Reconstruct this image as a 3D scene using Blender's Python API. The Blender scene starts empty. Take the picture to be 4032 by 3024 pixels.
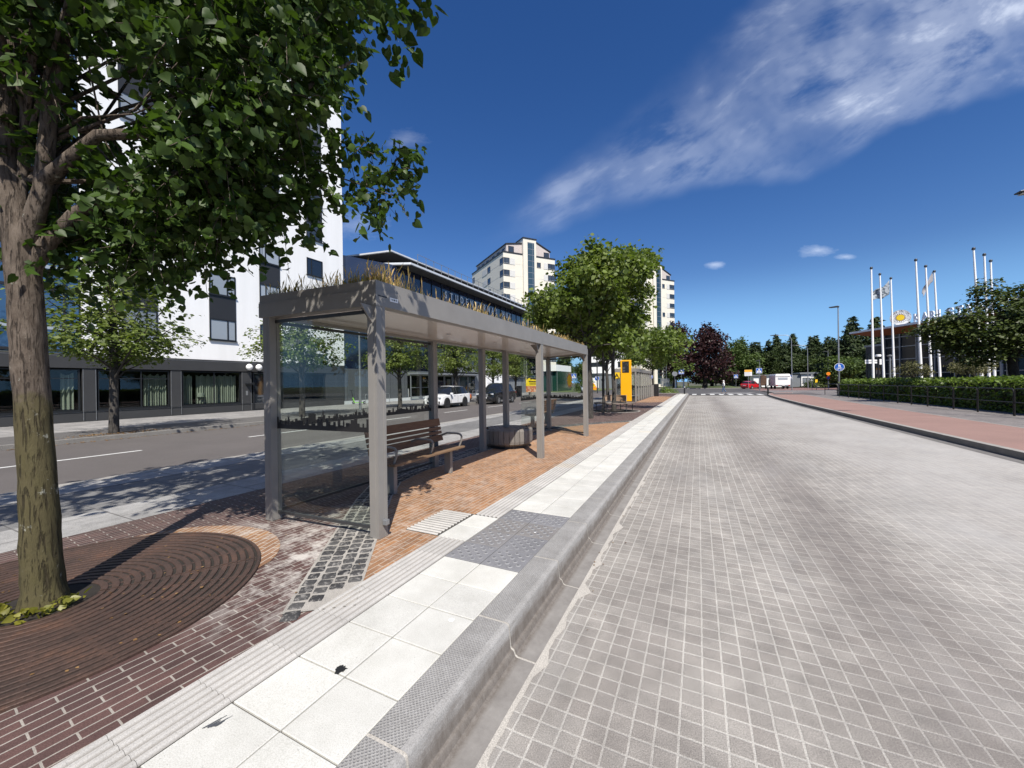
import bpy, math, random
import numpy as np
from mathutils import Vector, Matrix
R = math.radians
PI = math.pi
scene = bpy.context.scene
col = scene.collection

# ------------------------------------------------------------------ mesh builder
class MB:
    def __init__(self):
        self.v = []; self.f = []; self.m = []
    def add(self, verts, faces, mi=0):
        o = len(self.v)
        self.v.extend([tuple(p) for p in verts])
        self.f.extend([tuple(i + o for i in f) for f in faces])
        self.m.extend([mi] * len(faces))
        return self
    def box(self, x0, x1, y0, y1, z0, z1, mi=0):
        v = [(x0,y0,z0),(x1,y0,z0),(x1,y1,z0),(x0,y1,z0),(x0,y0,z1),(x1,y0,z1),(x1,y1,z1),(x0,y1,z1)]
        f = [(0,3,2,1),(4,5,6,7),(0,1,5,4),(1,2,6,5),(2,3,7,6),(3,0,4,7)]
        return self.add(v, f, mi)
    def prism(self, poly, z0, z1, mi=0):
        n = len(poly)
        a = sum(poly[i][0]*poly[(i+1)%n][1]-poly[(i+1)%n][0]*poly[i][1] for i in range(n))
        if a < 0: poly = poly[::-1]
        v = [(x,y,z0) for x,y in poly] + [(x,y,z1) for x,y in poly]
        f = [tuple(range(n-1,-1,-1)), tuple(range(n,2*n))]
        f += [(i,(i+1)%n,n+(i+1)%n,n+i) for i in range(n)]
        return self.add(v, f, mi)
    def prism_ax(self, poly, ax, d0, d1, mi=0):
        """poly in the two other axes; ax='x' -> (y,z), 'y' -> (x,z)"""
        b = MB().prism(poly, d0, d1)
        if ax == 'x': vv = [(z,x,y) for x,y,z in b.v]; ff = b.f
        else: vv = [(x,z,y) for x,y,z in b.v]; ff = [f[::-1] for f in b.f]
        return self.add(vv, ff, mi)
    def tube(self, pts, rad, n=8, mi=0, caps=True):
        pts = [Vector(p) for p in pts]
        if not hasattr(rad, '__len__'): rad = [rad]*len(pts)
        rings = []; up = None
        for i, p in enumerate(pts):
            t = (pts[min(i+1,len(pts)-1)] - pts[max(i-1,0)])
            if t.length < 1e-9: t = Vector((0,0,1))
            t.normalize()
            if up is None:
                up = Vector((1,0,0)) if abs(t.x) < .8 else Vector((0,1,0))
            a = t.cross(up)
            if a.length < 1e-6: a = t.cross(Vector((0,1,0.3)))
            a.normalize(); b = t.cross(a).normalized(); up = a.cross(t)*1.0
            rings.append([p + (a*math.cos(2*PI*k/n) + b*math.sin(2*PI*k/n))*rad[i] for k in range(n)])
        v = [q for r in rings for q in r]; f = []
        for i in range(len(pts)-1):
            for k in range(n):
                f.append((i*n+k, i*n+(k+1)%n, (i+1)*n+(k+1)%n, (i+1)*n+k))
        if caps:
            f.append(tuple(range(n))[::-1]); f.append(tuple((len(pts)-1)*n+k for k in range(n)))
        return self.add(v, f, mi)
    def lathe(self, prof, n=24, mi=0, c=(0,0), a0=0, a1=2*PI):
        full = abs(a1-a0-2*PI) < 1e-6
        m = n if full else n+1
        v = []; f = []
        for k in range(m):
            a = a0 + (a1-a0)*k/n
            for r,z in prof: v.append((c[0]+r*math.cos(a), c[1]+r*math.sin(a), z))
        p = len(prof)
        for k in range(n):
            k2 = (k+1) % m
            for i in range(p-1):
                f.append((k*p+i, k2*p+i, k2*p+i+1, k*p+i+1))
        return self.add(v, f, mi)
    def quad(self, a, b, c, d, mi=0):
        return self.add([a,b,c,d], [(0,1,2,3)], mi)
    def xf(self, M):
        self.v = [tuple(M @ Vector(p)) for p in self.v]; return self
    def shift(self, x, y, z):
        self.v = [(a+x,b+y,c+z) for a,b,c in self.v]; return self
    def merge(self, o, mi=None):
        return self.add(o.v, o.f, 0 if mi is None else mi)

def _finish(o, name, mats, parent, smooth, bevel, loc, angle=None):
    if not isinstance(mats, (list,tuple)): mats = [mats]
    for m in mats: o.data.materials.append(m)
    col.objects.link(o)
    if parent is not None: o.parent = parent
    if loc is not None: o.location = loc
    if smooth:
        o.data.polygons.foreach_set('use_smooth', [True]*len(o.data.polygons))
        if angle: o.data.set_sharp_from_angle(angle=R(angle))
    if bevel:
        b = o.modifiers.new('bevel','BEVEL'); b.width = bevel; b.segments = 2; b.limit_method = 'ANGLE'; b.angle_limit = R(40)
    return o

def build(name, mb, mats, parent=None, smooth=False, bevel=0, loc=None, angle=40):
    me = bpy.data.meshes.new(name)
    me.from_pydata(mb.v, [], mb.f)
    if any(mb.m): me.polygons.foreach_set('material_index', mb.m)
    me.update()
    return _finish(bpy.data.objects.new(name, me), name, mats, parent, smooth, bevel, loc, angle)

def tag(o, label=None, cat=None, group=None, kind=None):
    if label: o['label'] = label
    if cat: o['category'] = cat
    if group: o['group'] = group
    if kind: o['kind'] = kind
    return o
def thing(name, label, cat, loc=(0,0,0), rz=0, group=None):
    o = bpy.data.objects.new(name, None); o.empty_display_size = .2
    col.objects.link(o); o.location = loc; o.rotation_euler = (0,0,rz)
    return tag(o, label, cat, group)
def one(name, mb, mats, label, cat, loc=None, group=None, **k):
    return tag(build(name, mb, mats, loc=loc, **k), label, cat, group)
def struct(name, mb, mats, **k):
    return tag(build(name, mb, mats, **k), kind='structure')
def dup(root, loc, rz=None, label=None, scale=None):
    def cp(o, par):
        c = o.copy(); col.objects.link(c)
        if par is not None: c.parent = par
        for ch in list(o.children): cp(ch, c)
        return c
    r = cp(root, None); r.location = loc
    if rz is not None: r.rotation_euler = (0,0,rz)
    if scale: r.scale = (scale,)*3 if not hasattr(scale,'__len__') else scale
    if label: r['label'] = label
    return r
def text_mb(body, size=1.0, depth=.01, align='CENTER', spacing=1.0, bold=0.):
    cu = bpy.data.curves.new('lettering','FONT'); cu.body = body; cu.size = size; cu.extrude = depth
    cu.align_x = align; cu.align_y = 'CENTER'; cu.space_character = spacing; cu.resolution_u = 3; cu.offset = bold
    o = bpy.data.objects.new('lettering', cu)
    me = bpy.data.meshes.new_from_object(o)
    b = MB(); b.add([tuple(v.co) for v in me.vertices], [tuple(p.vertices) for p in me.polygons])
    bpy.data.objects.remove(o); bpy.data.curves.remove(cu); bpy.data.meshes.remove(me)
    return b
# text plane helpers: local x -> u , local y -> up, local z -> outward
def upright(mb, u, o=(0,0,0)):
    u = Vector(u).normalized(); z = Vector((0,0,1)); n = u.cross(z)
    M = Matrix(((u.x,z.x,n.x,o[0]),(u.y,z.y,n.y,o[1]),(u.z,z.z,n.z,o[2]),(0,0,0,1)))
    return mb.xf(M)

# ------------------------------------------------------------------ materials
class NT:
    def __init__(self, name):
        self.mat = bpy.data.materials.new(name); self.mat.use_nodes = True
        self.t = self.mat.node_tree; self.n = self.t.nodes; self.n.clear()
        self.out = self.n.new('ShaderNodeOutputMaterial')
    def new(self, typ, **kw):
        n = self.n.new(typ)
        for k,v in kw.items():
            if hasattr(n, k): setattr(n, k, v)
            else: self.put(n.inputs[k], v)
        return n
    def put(self, sock, v):
        if isinstance(v, bpy.types.NodeSocket): self.t.links.new(v, sock)
        elif isinstance(v, bpy.types.Node): self.t.links.new(v.outputs[0], sock)
        else:
            if isinstance(v, tuple) and len(v) == 3 and sock.type == 'RGBA': v = (*v, 1)
            sock.default_value = v
    def coord(self, kind='Object'):
        return self.new('ShaderNodeTexCoord').outputs[kind]
    def noise(self, vec, scale, detail=4, rough=.6, dist=0):
        n = self.new('ShaderNodeTexNoise'); self.put(n.inputs['Vector'], vec)
        n.inputs['Scale'].default_value = scale; n.inputs['Detail'].default_value = detail
        n.inputs['Roughness'].default_value = rough; n.inputs['Distortion'].default_value = dist
        return n.outputs['Fac']
    def ramp(self, fac, stops, interp='LINEAR'):
        n = self.new('ShaderNodeValToRGB'); self.put(n.inputs[0], fac)
        cr = n.color_ramp; cr.interpolation = interp
        while len(cr.elements) < len(stops): cr.elements.new(.5)
        for e,(p,c) in zip(cr.elements, stops):
            e.position = p
            e.color = (*c,1) if hasattr(c,'__len__') and len(c)==3 else ((c,c,c,1) if not hasattr(c,'__len__') else c)
        return n.outputs[0]
    def math(self, op, a, b=0., clamp=False):
        n = self.new('ShaderNodeMath'); n.operation = op; n.use_clamp = clamp
        self.put(n.inputs[0], a); self.put(n.inputs[1], b); return n.outputs[0]
    def mix(self, fac, a, b, mode='MIX'):
        n = self.new('ShaderNodeMix'); n.data_type = 'RGBA'; n.blend_type = mode; n.clamp_factor = True
        self.put(n.inputs[0], fac); self.put(n.inputs[6], a); self.put(n.inputs[7], b); return n.outputs[2]
    def mapping(self, vec, loc=(0,0,0), rot=(0,0,0), scale=(1,1,1)):
        n = self.new('ShaderNodeMapping'); self.put(n.inputs[0], vec)
        n.inputs[1].default_value = loc; n.inputs[2].default_value = rot; n.inputs[3].default_value = scale
        return n.outputs[0]
    def bump(self, h, strength=.3, dist=.01):
        n = self.new('ShaderNodeBump'); n.inputs['Strength'].default_value = strength
        n.inputs['Distance'].default_value = dist; self.put(n.inputs['Height'], h); return n.outputs[0]
    def pbsdf(self, color, rough=.6, metal=0., spec=.5, normal=None, **kw):
        n = self.new('ShaderNodeBsdfPrincipled')
        self.put(n.inputs['Base Color'], color); self.put(n.inputs['Roughness'], rough)
        n.inputs['Metallic'].default_value = metal; n.inputs['Specular IOR Level'].default_value = spec
        if normal is not None: self.put(n.inputs['Normal'], normal)
        for k,v in kw.items(): self.put(n.inputs[k.replace('_',' ')], v)
        return n.outputs[0]
    def done(self, sh):
        self.t.links.new(sh, self.out.inputs[0]); return self.mat

def mat(name, c, rough=.6, metal=0., spec=.5, var=.12, vs=3., bump=0., bs=60., fine=0., kind='Object', **kw):
    t = NT(name); vec = t.coord(kind)
    a = tuple(x*(1-var) for x in c); b = tuple(min(1,x*(1+var)) for x in c)
    cc = t.mix(t.ramp(t.noise(vec, vs, 5), [(.3,0.),(.7,1.)]), a, b)
    if fine:
        cc = t.mix(fine, cc, t.ramp(t.noise(vec, bs*2, 3), [(.35,tuple(x*.4 for x in c)),(.65,tuple(min(1,x*1.5) for x in c))]))
    rr = t.math('ADD', t.math('MULTIPLY', t.noise(vec, vs*2.3, 3), .16), max(0,rough-.08)) if var else rough
    nm = t.bump(t.noise(vec, bs, 4), bump, .006) if bump else None
    return t.done(t.pbsdf(cc, rr, metal, spec, nm, **kw))

def leafmat(name, c1, c2, trans=.35, rough=.45, spec=.4):
    t = NT(name)
    rnd = t.new('ShaderNodeNewGeometry').outputs['Random Per Island']
    cc = t.ramp(rnd, [(0.,c1),(.75,c2),(1.,tuple(x*1.35 for x in c2))])
    big = t.noise(t.coord('Object'), .55, 3)
    cc = t.mix(t.ramp(big,[(.35,0.),(.7,.55)]), cc, tuple((a*1.3, a*1.12, a*.8)[i] for i,a in enumerate(c2)))
    p = t.pbsdf(cc, rough, 0., spec)
    tr = t.new('ShaderNodeBsdfTranslucent'); t.put(tr.inputs[0], t.mix(1., cc, (1.5,1.7,.6), 'MULTIPLY'))
    mx = t.new('ShaderNodeMixShader'); mx.inputs[0].default_value = trans
    t.t.links.new(p, mx.inputs[1]); t.t.links.new(tr.outputs[0], mx.inputs[2])
    return t.done(mx.outputs[0])

def glassmat(name, tint=(.86,.9,.88), base=.02, k=1.0, rough=0.0):
    t = NT(name)
    tr = t.new('ShaderNodeBsdfTransparent'); t.put(tr.inputs[0], tint)
    gl = t.new('ShaderNodeBsdfGlossy'); gl.inputs['Roughness'].default_value = rough
    fr = t.new('ShaderNodeLayerWeight'); fr.inputs[0].default_value = .5
    fac = t.math('ADD', t.math('MULTIPLY', t.math('POWER', fr.outputs['Facing'], 4.), k), base, True)
    mx = t.new('ShaderNodeMixShader'); t.put(mx.inputs[0], fac)
    t.t.links.new(tr.outputs[0], mx.inputs[1]); t.t.links.new(gl.outputs[0], mx.inputs[2])
    return t.done(mx.outputs[0])

def brickmat(name, c1, c2, cm, bw, bh, mortar, rot=0., offset=.5, loc=(0,0,0), haze=(), hazecol=(.55,.52,.48), grain=.35,
             rough=.8, bands=(), bump=.5, jit=.02, squash=1.0, wear_sheen=None, mscale=1.0):
    t = NT(name); vec = t.coord('Object')
    v = t.mapping(vec, loc, (0,0,rot))
    if jit:
        nz = t.new('ShaderNodeTexNoise'); t.put(nz.inputs['Vector'], vec); nz.inputs['Scale'].default_value = 9.
        sub = t.new('ShaderNodeVectorMath'); sub.operation = 'SUBTRACT'; t.put(sub.inputs[0], nz.outputs['Color']); sub.inputs[1].default_value = (.5,.5,.5)
        sc = t.new('ShaderNodeVectorMath'); sc.operation = 'SCALE'; t.put(sc.inputs[0], sub.outputs[0]); sc.inputs['Scale'].default_value = jit
        ad = t.new('ShaderNodeVectorMath'); ad.operation = 'ADD'; t.put(ad.inputs[0], v); t.put(ad.inputs[1], sc.outputs[0]); v = ad.outputs[0]
    b = t.new('ShaderNodeTexBrick'); t.put(b.inputs['Vector'], v)
    b.offset = offset; b.offset_frequency = 2; b.squash = squash
    b.inputs['Scale'].default_value = 1.; b.inputs['Brick Width'].default_value = bw; b.inputs['Row Height'].default_value = bh
    b.inputs['Mortar Size'].default_value = mortar; b.inputs['Mortar Smooth'].default_value = .25; b.inputs['Bias'].default_value = 0.
    t.put(b.inputs['Color1'], c1); t.put(b.inputs['Color2'], c2); t.put(b.inputs['Mortar'], cm)
    cc = b.outputs['Color']
    g = t.noise(vec, 160., 3, .7); big = t.noise(vec, .7, 5); mid = t.noise(vec, 6., 5, .65)
    cc = t.mix(grain, cc, t.ramp(g, [(.35,.15),(.65,.9)]), 'OVERLAY')
    cc = t.mix(.45, cc, t.ramp(mid, [(.3,.3),(.7,.7)]), 'OVERLAY')
    cc = t.mix(.5, cc, t.ramp(big, [(.3,.32),(.7,.68)]), 'OVERLAY')
    if wear_sheen: cc = wear_sheen(t, vec, cc)
    for (x,y,r,amt) in haze:
        d = t.new('ShaderNodeVectorMath'); d.operation = 'DISTANCE'; t.put(d.inputs[0], vec); d.inputs[1].default_value = (x,y,0)
        near = t.ramp(t.math('DIVIDE', d.outputs['Value'], r), [(.1,1.),(1.,0.)])
        spl = t.ramp(t.noise(vec, 4.5, 8, .72), [(.47,0.),(.62,1.)])
        cc = t.mix(t.math('MULTIPLY', t.math('MULTIPLY', near, spl), amt), cc, hazecol)
    h = t.math('ADD', t.math('SUBTRACT', 1., b.outputs['Fac']), t.math('MULTIPLY', g, .35))
    nm = t.bump(h, bump, .004)
    rr = t.ramp(mid, [(.3,rough-.1),(.7,min(1,rough+.1))])
    return t.done(t.pbsdf(cc, rr, 0., .35, nm))

# ------------------------------------------------------------------ foliage
LEAF_V = np.array([(0,0,0),(.28,.40,.05),(.68,.33,.03),(1.02,0,-.06),(.68,-.33,.03),(.28,-.40,.05),(.5,0,-.04)], float)
LEAF_F = [(0,6,1),(1,6,2),(2,6,3),(0,5,6),(5,4,6),(4,3,6)]
HEART_V = np.array([(.06,0,-.02),(-.08,.22,.03),(.10,.44,.06),(.42,.46,.06),(.75,.25,.02),(1.08,0,-.08),(.75,-.25,.02),(.42,-.46,.06),(.10,-.44,.06),(-.08,-.22,.03),(.5,0,-.06)], float)
HEART_F = [(0,10,2,1),(2,10,3),(3,10,4),(4,10,5),(0,9,8,10),(8,7,10),(7,6,10),(6,5,10)]
QUAD_V = np.array([(0,0,0),(.5,.34,.06),(1,0,-.05),(.5,-.34,.06)], float)
QUAD_F = [(0,3,2,1)]
NEED_V = np.array([(0,-.1,0),(.5,-.22,.04),(1,0,-.12),(.5,.22,.04),(0,.1,0)], float)
NEED_F = [(0,1,2,3,4)]
def leaf_mesh(name, P, S, mats, parent=None, seed=0, outward=None, up=.5, tmpl=(LEAF_V,LEAF_F), droop=.25, rand=.8, loc=None):
    rg = np.random.default_rng(seed)
    P = np.asarray(P, float); N = len(P); S = np.broadcast_to(np.asarray(S,float), (N,))
    nrm = rg.normal(size=(N,3))*rand; nrm[:,2] += up
    if outward is not None: nrm += outward*.5
    nrm /= np.linalg.norm(nrm,axis=1)[:,None]+1e-9
    d = rg.normal(size=(N,3)); d[:,2] = d[:,2]*.5 - droop
    if outward is not None: d += outward*.8
    d -= nrm*np.sum(d*nrm,axis=1)[:,None]; d /= np.linalg.norm(d,axis=1)[:,None]+1e-9
    s = np.cross(nrm, d)
    V, F = tmpl
    co = P[:,None,:] + S[:,None,None]*(V[None,:,0:1]*d[:,None,:] + V[None,:,1:2]*s[:,None,:] + V[None,:,2:3]*nrm[:,None,:])
    co = co.reshape(-1,3)
    k = len(V); loops = []; starts = []; c = 0
    base = np.arange(N)*k
    per = sum(len(f) for f in F)
    fl = np.concatenate([np.array(f) for f in F]); tot = np.array([len(f) for f in F]); st = np.concatenate([[0],np.cumsum(tot)[:-1]])
    loops = (base[:,None] + fl[None,:]).reshape(-1)
    starts = (np.arange(N)[:,None]*per + st[None,:]).reshape(-1)
    me = bpy.data.meshes.new(name)
    me.vertices.add(len(co)); me.vertices.foreach_set('co', co.reshape(-1))
    me.loops.add(len(loops)); me.loops.foreach_set('vertex_index', loops.astype(np.int32))
    me.polygons.add(len(starts)); me.polygons.foreach_set('loop_start', starts.astype(np.int32))
    me.update(calc_edges=True); me.validate()
    return _finish(bpy.data.objects.new(name, me), name, mats, parent, False, 0, loc)

def crown_points(blobs, n_clump, per, sig, seed, shell=.55):
    """clusters of leaves through a union of ellipsoids; returns points, outward dirs, cluster centres"""
    rg = np.random.default_rng(seed)
    B = np.array(blobs, float); w = np.prod(B[:,3:6],axis=1)**.75; w /= w.sum()
    idx = rg.choice(len(B), n_clump, p=w)
    dirs = rg.normal(size=(n_clump,3)); dirs /= np.linalg.norm(dirs,axis=1)[:,None]
    rad = shell + (1-shell)*rg.random(n_clump)**.6
    rad = np.where(rg.random(n_clump) < .25, rad*rg.random(n_clump), rad)
    C = B[idx,:3] + dirs*B[idx,3:6]*rad[:,None]
    cnt = rg.integers(int(per*.5), int(per*1.5)+1, n_clump)
    rep = np.repeat(np.arange(n_clump), cnt)
    sg = sig*(.6+.8*rg.random(n_clump))
    off = rg.normal(size=(len(rep),3))*np.array([1,1,.6])*sg[rep][:,None]
    P = C[rep] + off
    out = P - B[idx[rep],:3]; out /= np.linalg.norm(out,axis=1)[:,None]+1e-9
    return P, out, C

def crown_twigs(blobs, n, per, L, seed, shell=.3, droop=.45):
    """leafy twigs: leaves strung along short drooping shoots that leave the blobs outwards"""
    rg = np.random.default_rng(seed)
    B = np.array(blobs, float); w = np.prod(B[:,3:6],axis=1)**.62; w /= w.sum()
    idx = rg.choice(len(B), n, p=w)
    d = rg.normal(size=(n,3)); d /= np.linalg.norm(d,axis=1)[:,None]
    C = B[idx,:3] + d*B[idx,3:6]*(shell+(1-shell)*rg.random(n)**.5)[:,None]*.85
    t = d*.7 + rg.normal(size=(n,3))*.45; t[:,2] -= droop; t /= np.linalg.norm(t,axis=1)[:,None]
    ln = L*(.55+.8*rg.random(n)); P=[]; O=[]; tw=[]
    for c,tt,l in zip(C,t,ln):
        m = max(4,int(per*l/L*(.7+.6*rg.random()))); u = (np.arange(m)+rg.random(m)*.6)/m
        sag = np.array([0,0,-1])*(u**2)[:,None]*l*.35
        side = np.cross(tt,[0,0,1]); side /= np.linalg.norm(side)+1e-6
        p = c+tt*l*u[:,None]+sag+side*(np.where(np.arange(m)%2,1,-1)*.022)[:,None]+rg.normal(size=(m,3))*.014
        P.append(p); o = tt*.6+side*(np.where(np.arange(m)%2,1,-1)*.9)[:,None]; O.append(o/np.linalg.norm(o,axis=1)[:,None])
        tw.append([tuple(c-tt*l*.25), tuple(c+tt*l*.5+np.array([0,0,-.09])*l), tuple(c+tt*l+np.array([0,0,-.35])*l)])
    return np.concatenate(P), np.concatenate(O), C, tw
def trunk_mb(pts, rad, C=None, fork=None, nlimb=14, seed=0, lr=.3, n=10, twig=.012):
    rg = random.Random(seed); b = MB(); b.tube(pts, rad, n)
    if C is not None and len(C):
        sel = [C[i] for i in np.linspace(0, len(C)-1, min(nlimb,len(C))).astype(int)]
        for c in sel:
            k = rg.uniform(fork[0], fork[1]); i = min(int(k*(len(pts)-1)), len(pts)-2); u = k*(len(pts)-1)-i
            p0 = Vector(pts[i]).lerp(Vector(pts[i+1]), u); c = Vector(c)
            m1 = p0.lerp(c,.35)+Vector((rg.uniform(-.1,.1),rg.uniform(-.1,.1),rg.uniform(.0,.25)))*(c-p0).length*.5
            m2 = p0.lerp(c,.7)+Vector((rg.uniform(-.1,.1),rg.uniform(-.1,.1),rg.uniform(-.02,.15)))*(c-p0).length*.4
            r0 = rad[i]*lr*rg.uniform(.7,1.2)
            b.tube([p0,m1,m2,c],[r0,r0*.62,r0*.36,twig],6)
    return b
def make_tree(name, label, cat, loc, blobs, trunk, trad, mats, n_clump, per, sig, lsize, seed, fork=(.5,1.), nlimb=14, tmpl=(LEAF_V,LEAF_F), up=.5, group=None, shell=.55, lr=.3, rand=.8, twig=.012, droop=.25):
    t = thing(name, label, cat, loc, 0, group)
    P, out, C = crown_points(blobs, n_clump, per, sig, seed, shell)
    build('trunk', trunk_mb(trunk, trad, C, fork, nlimb, seed, lr, twig=twig), mats[0], t, smooth=True)
    rg = np.random.default_rng(seed+9)
    leaf_mesh('crown', P, lsize*(.65+.7*rg.random(len(P))), mats[1], t, seed, out, up, tmpl, rand=rand, droop=droop)
    return t
# ------------------------------------------------------------------ palette
def road_wear_sheen(t, vec, cc):
    sx = t.new('ShaderNodeSeparateXYZ'); t.put(sx.inputs[0], vec)
    st = t.noise(t.mapping(vec, scale=(1.,.12,1.)), 1.6, 5, .6)
    def band(x0, w):
        q = t.math('DIVIDE', t.math('SUBTRACT', sx.outputs[0], x0), w)
        return t.math('POWER', 2.718, t.math('MULTIPLY', t.math('MULTIPLY', q, q), -1.))
    f = t.math('ADD', t.math('ADD', band(1.3,.55), t.math('MULTIPLY', band(-.35,.3), .45)), t.math('MULTIPLY', band(3.3,.5), .2))
    f = t.math('MULTIPLY', f, t.ramp(st, [(.25,.35),(.7,1.)]))
    cc = t.mix(t.math('MULTIPLY', f, .55), cc, (.118,.100,.093))
    spots = t.ramp(t.noise(vec, 2.1, 8, .75), [(.66,0.),(.7,1.)])
    cc = t.mix(t.math('MULTIPLY', spots, .35), cc, (.09,.07,.055))
    east = t.ramp(t.math('MULTIPLY', sx.outputs[0], .2), [(.30,0.),(.75,1.)])  # pale dust and road sheen put into the paver colour towards the east
    cc = t.mix(t.math('MULTIPLY', east, t.ramp(t.noise(t.mapping(vec, scale=(1.,.35,1.)), 1.1, 6, .65), [(.3,.2),(.7,.6)])), cc, (.44,.425,.405))
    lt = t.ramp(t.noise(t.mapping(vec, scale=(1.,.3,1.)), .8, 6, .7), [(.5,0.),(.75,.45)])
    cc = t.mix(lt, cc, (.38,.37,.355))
    vo = t.new('ShaderNodeTexVoronoi'); t.put(vo.inputs['Vector'], vec); vo.inputs['Scale'].default_value = 1.15
    keep = t.math('GREATER_THAN', t.new('ShaderNodeSeparateColor', Color=vo.outputs['Color']).outputs[0], .45)
    dd = t.math('ADD', vo.outputs['Distance'], t.math('MULTIPLY', t.noise(vec, 40, 3), .02))
    return t.mix(t.math('MULTIPLY', t.math('MULTIPLY', t.math('LESS_THAN', dd, .034), keep), .8), cc, (.05,.045,.042))
m_paver = brickmat('bus_lane_pavers', (.282,.264,.239), (.238,.219,.198), (.395,.376,.342), .107, .107, .0066, offset=0., grain=.5, wear_sheen=road_wear_sheen, jit=.006, bump=.6)
HZ = [(-3.25,2.35,.95,.85),(-3.7,3.1,.8,.6),(-2.75,1.75,.6,.5),(-4.35,2.75,.5,.6),(-2.6,5.3,1.3,.45),(-3.4,4.6,1.0,.5),(-3.2,7.3,1.4,.35),(-3.0,10.6,1.4,.3)]
m_redbrick = brickmat('dark_red_brick', (.064,.037,.034), (.094,.052,.046), (.27,.245,.215), .232, .066, .005, rot=R(90+5), haze=HZ, jit=.006)
m_orangebrick = brickmat('orange_brick', (.32,.165,.078), (.225,.122,.066), (.40,.335,.27), .232, .062, .005, rot=R(90), haze=[(-2.75,3.3,1.2,.65),(-3.2,4.8,1.3,.6),(-3.0,7.0,1.8,.4),(-3.2,9.8,2.,.4)], hazecol=(.46,.38,.32), jit=.006)
m_tanbrick = brickmat('tan_brick', (.27,.15,.075), (.20,.11,.065), (.38,.33,.28), .2, .062, .006, rot=R(70), haze=[(-4.2,2.4,.7,.7)], jit=.006)
m_tile = None
def tile_mat(name, c, spread=.06):
    t = NT(name); vec = t.coord('Object')
    rnd = t.new('ShaderNodeNewGeometry').outputs['Random Per Island']
    cc = t.mix(rnd, tuple(x*(1-spread) for x in c), tuple(x*(1+spread) for x in c))
    cc = t.mix(t.ramp(rnd,[(.9,0.),(.93,.6)],'LINEAR'), cc, (c[0]*.98,c[1]*.90,c[2]*.78))
    cc = t.mix(.3, cc, t.ramp(t.noise(vec, 190, 3, .7), [(.38,.2),(.55,.6)]), 'OVERLAY')
    cc = t.mix(.5, cc, t.ramp(t.noise(vec, 3.2, 6, .65), [(.3,.36),(.7,.62)]), 'OVERLAY')
    pit = t.ramp(t.noise(vec, 70, 2, .5), [(.27,1.),(.31,0.)])
    cc = t.mix(t.math('MULTIPLY', pit, .55), cc, tuple(x*.45 for x in c))
    st = t.ramp(t.noise(vec, 1.1, 8, .8), [(.66,0.),(.71,.35)])
    cc = t.mix(st, cc, tuple(x*.55 for x in c))
    return t.done(t.pbsdf(cc, .82, 0., .3, t.bump(t.noise(vec, 190, 3), .25, .002)))
m_tile = tile_mat('white_concrete_tile', (.535,.53,.495))
m_greytile = tile_mat('grey_tactile_tile', (.19,.19,.20), .1)
m_rib = tile_mat('ribbed_concrete', (.44,.425,.40))
def groove_darken(m):  # darkens the base colour towards the groove bottoms
    t = m.node_tree; p = [n for n in t.nodes if n.type=='BSDF_PRINCIPLED'][0]; src = p.inputs['Base Color'].links[0].from_socket
    tcn = t.nodes.new('ShaderNodeTexCoord'); sp = t.nodes.new('ShaderNodeSeparateXYZ'); t.links.new(tcn.outputs['Object'], sp.inputs[0])
    mr = t.nodes.new('ShaderNodeMapRange'); t.links.new(sp.outputs[2], mr.inputs[0]); mr.inputs[1].default_value=-.0075; mr.inputs[2].default_value=.002; mr.inputs[3].default_value=.62; mr.inputs[4].default_value=0.
    mx = t.nodes.new('ShaderNodeMix'); mx.data_type='RGBA'; t.links.new(mr.outputs[0], mx.inputs[0]); t.links.new(src, mx.inputs[6]); mx.inputs[7].default_value=(.13,.118,.105,1); t.links.new(mx.outputs[2], p.inputs['Base Color'])
groove_darken(m_rib)
m_joint = mat('joint_sand', (.105,.098,.088), .95, fine=.4, bs=120)
m_mortar = mat('pale_mortar', (.42,.395,.355), .95, fine=.5, bs=90, bump=.4)
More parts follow.
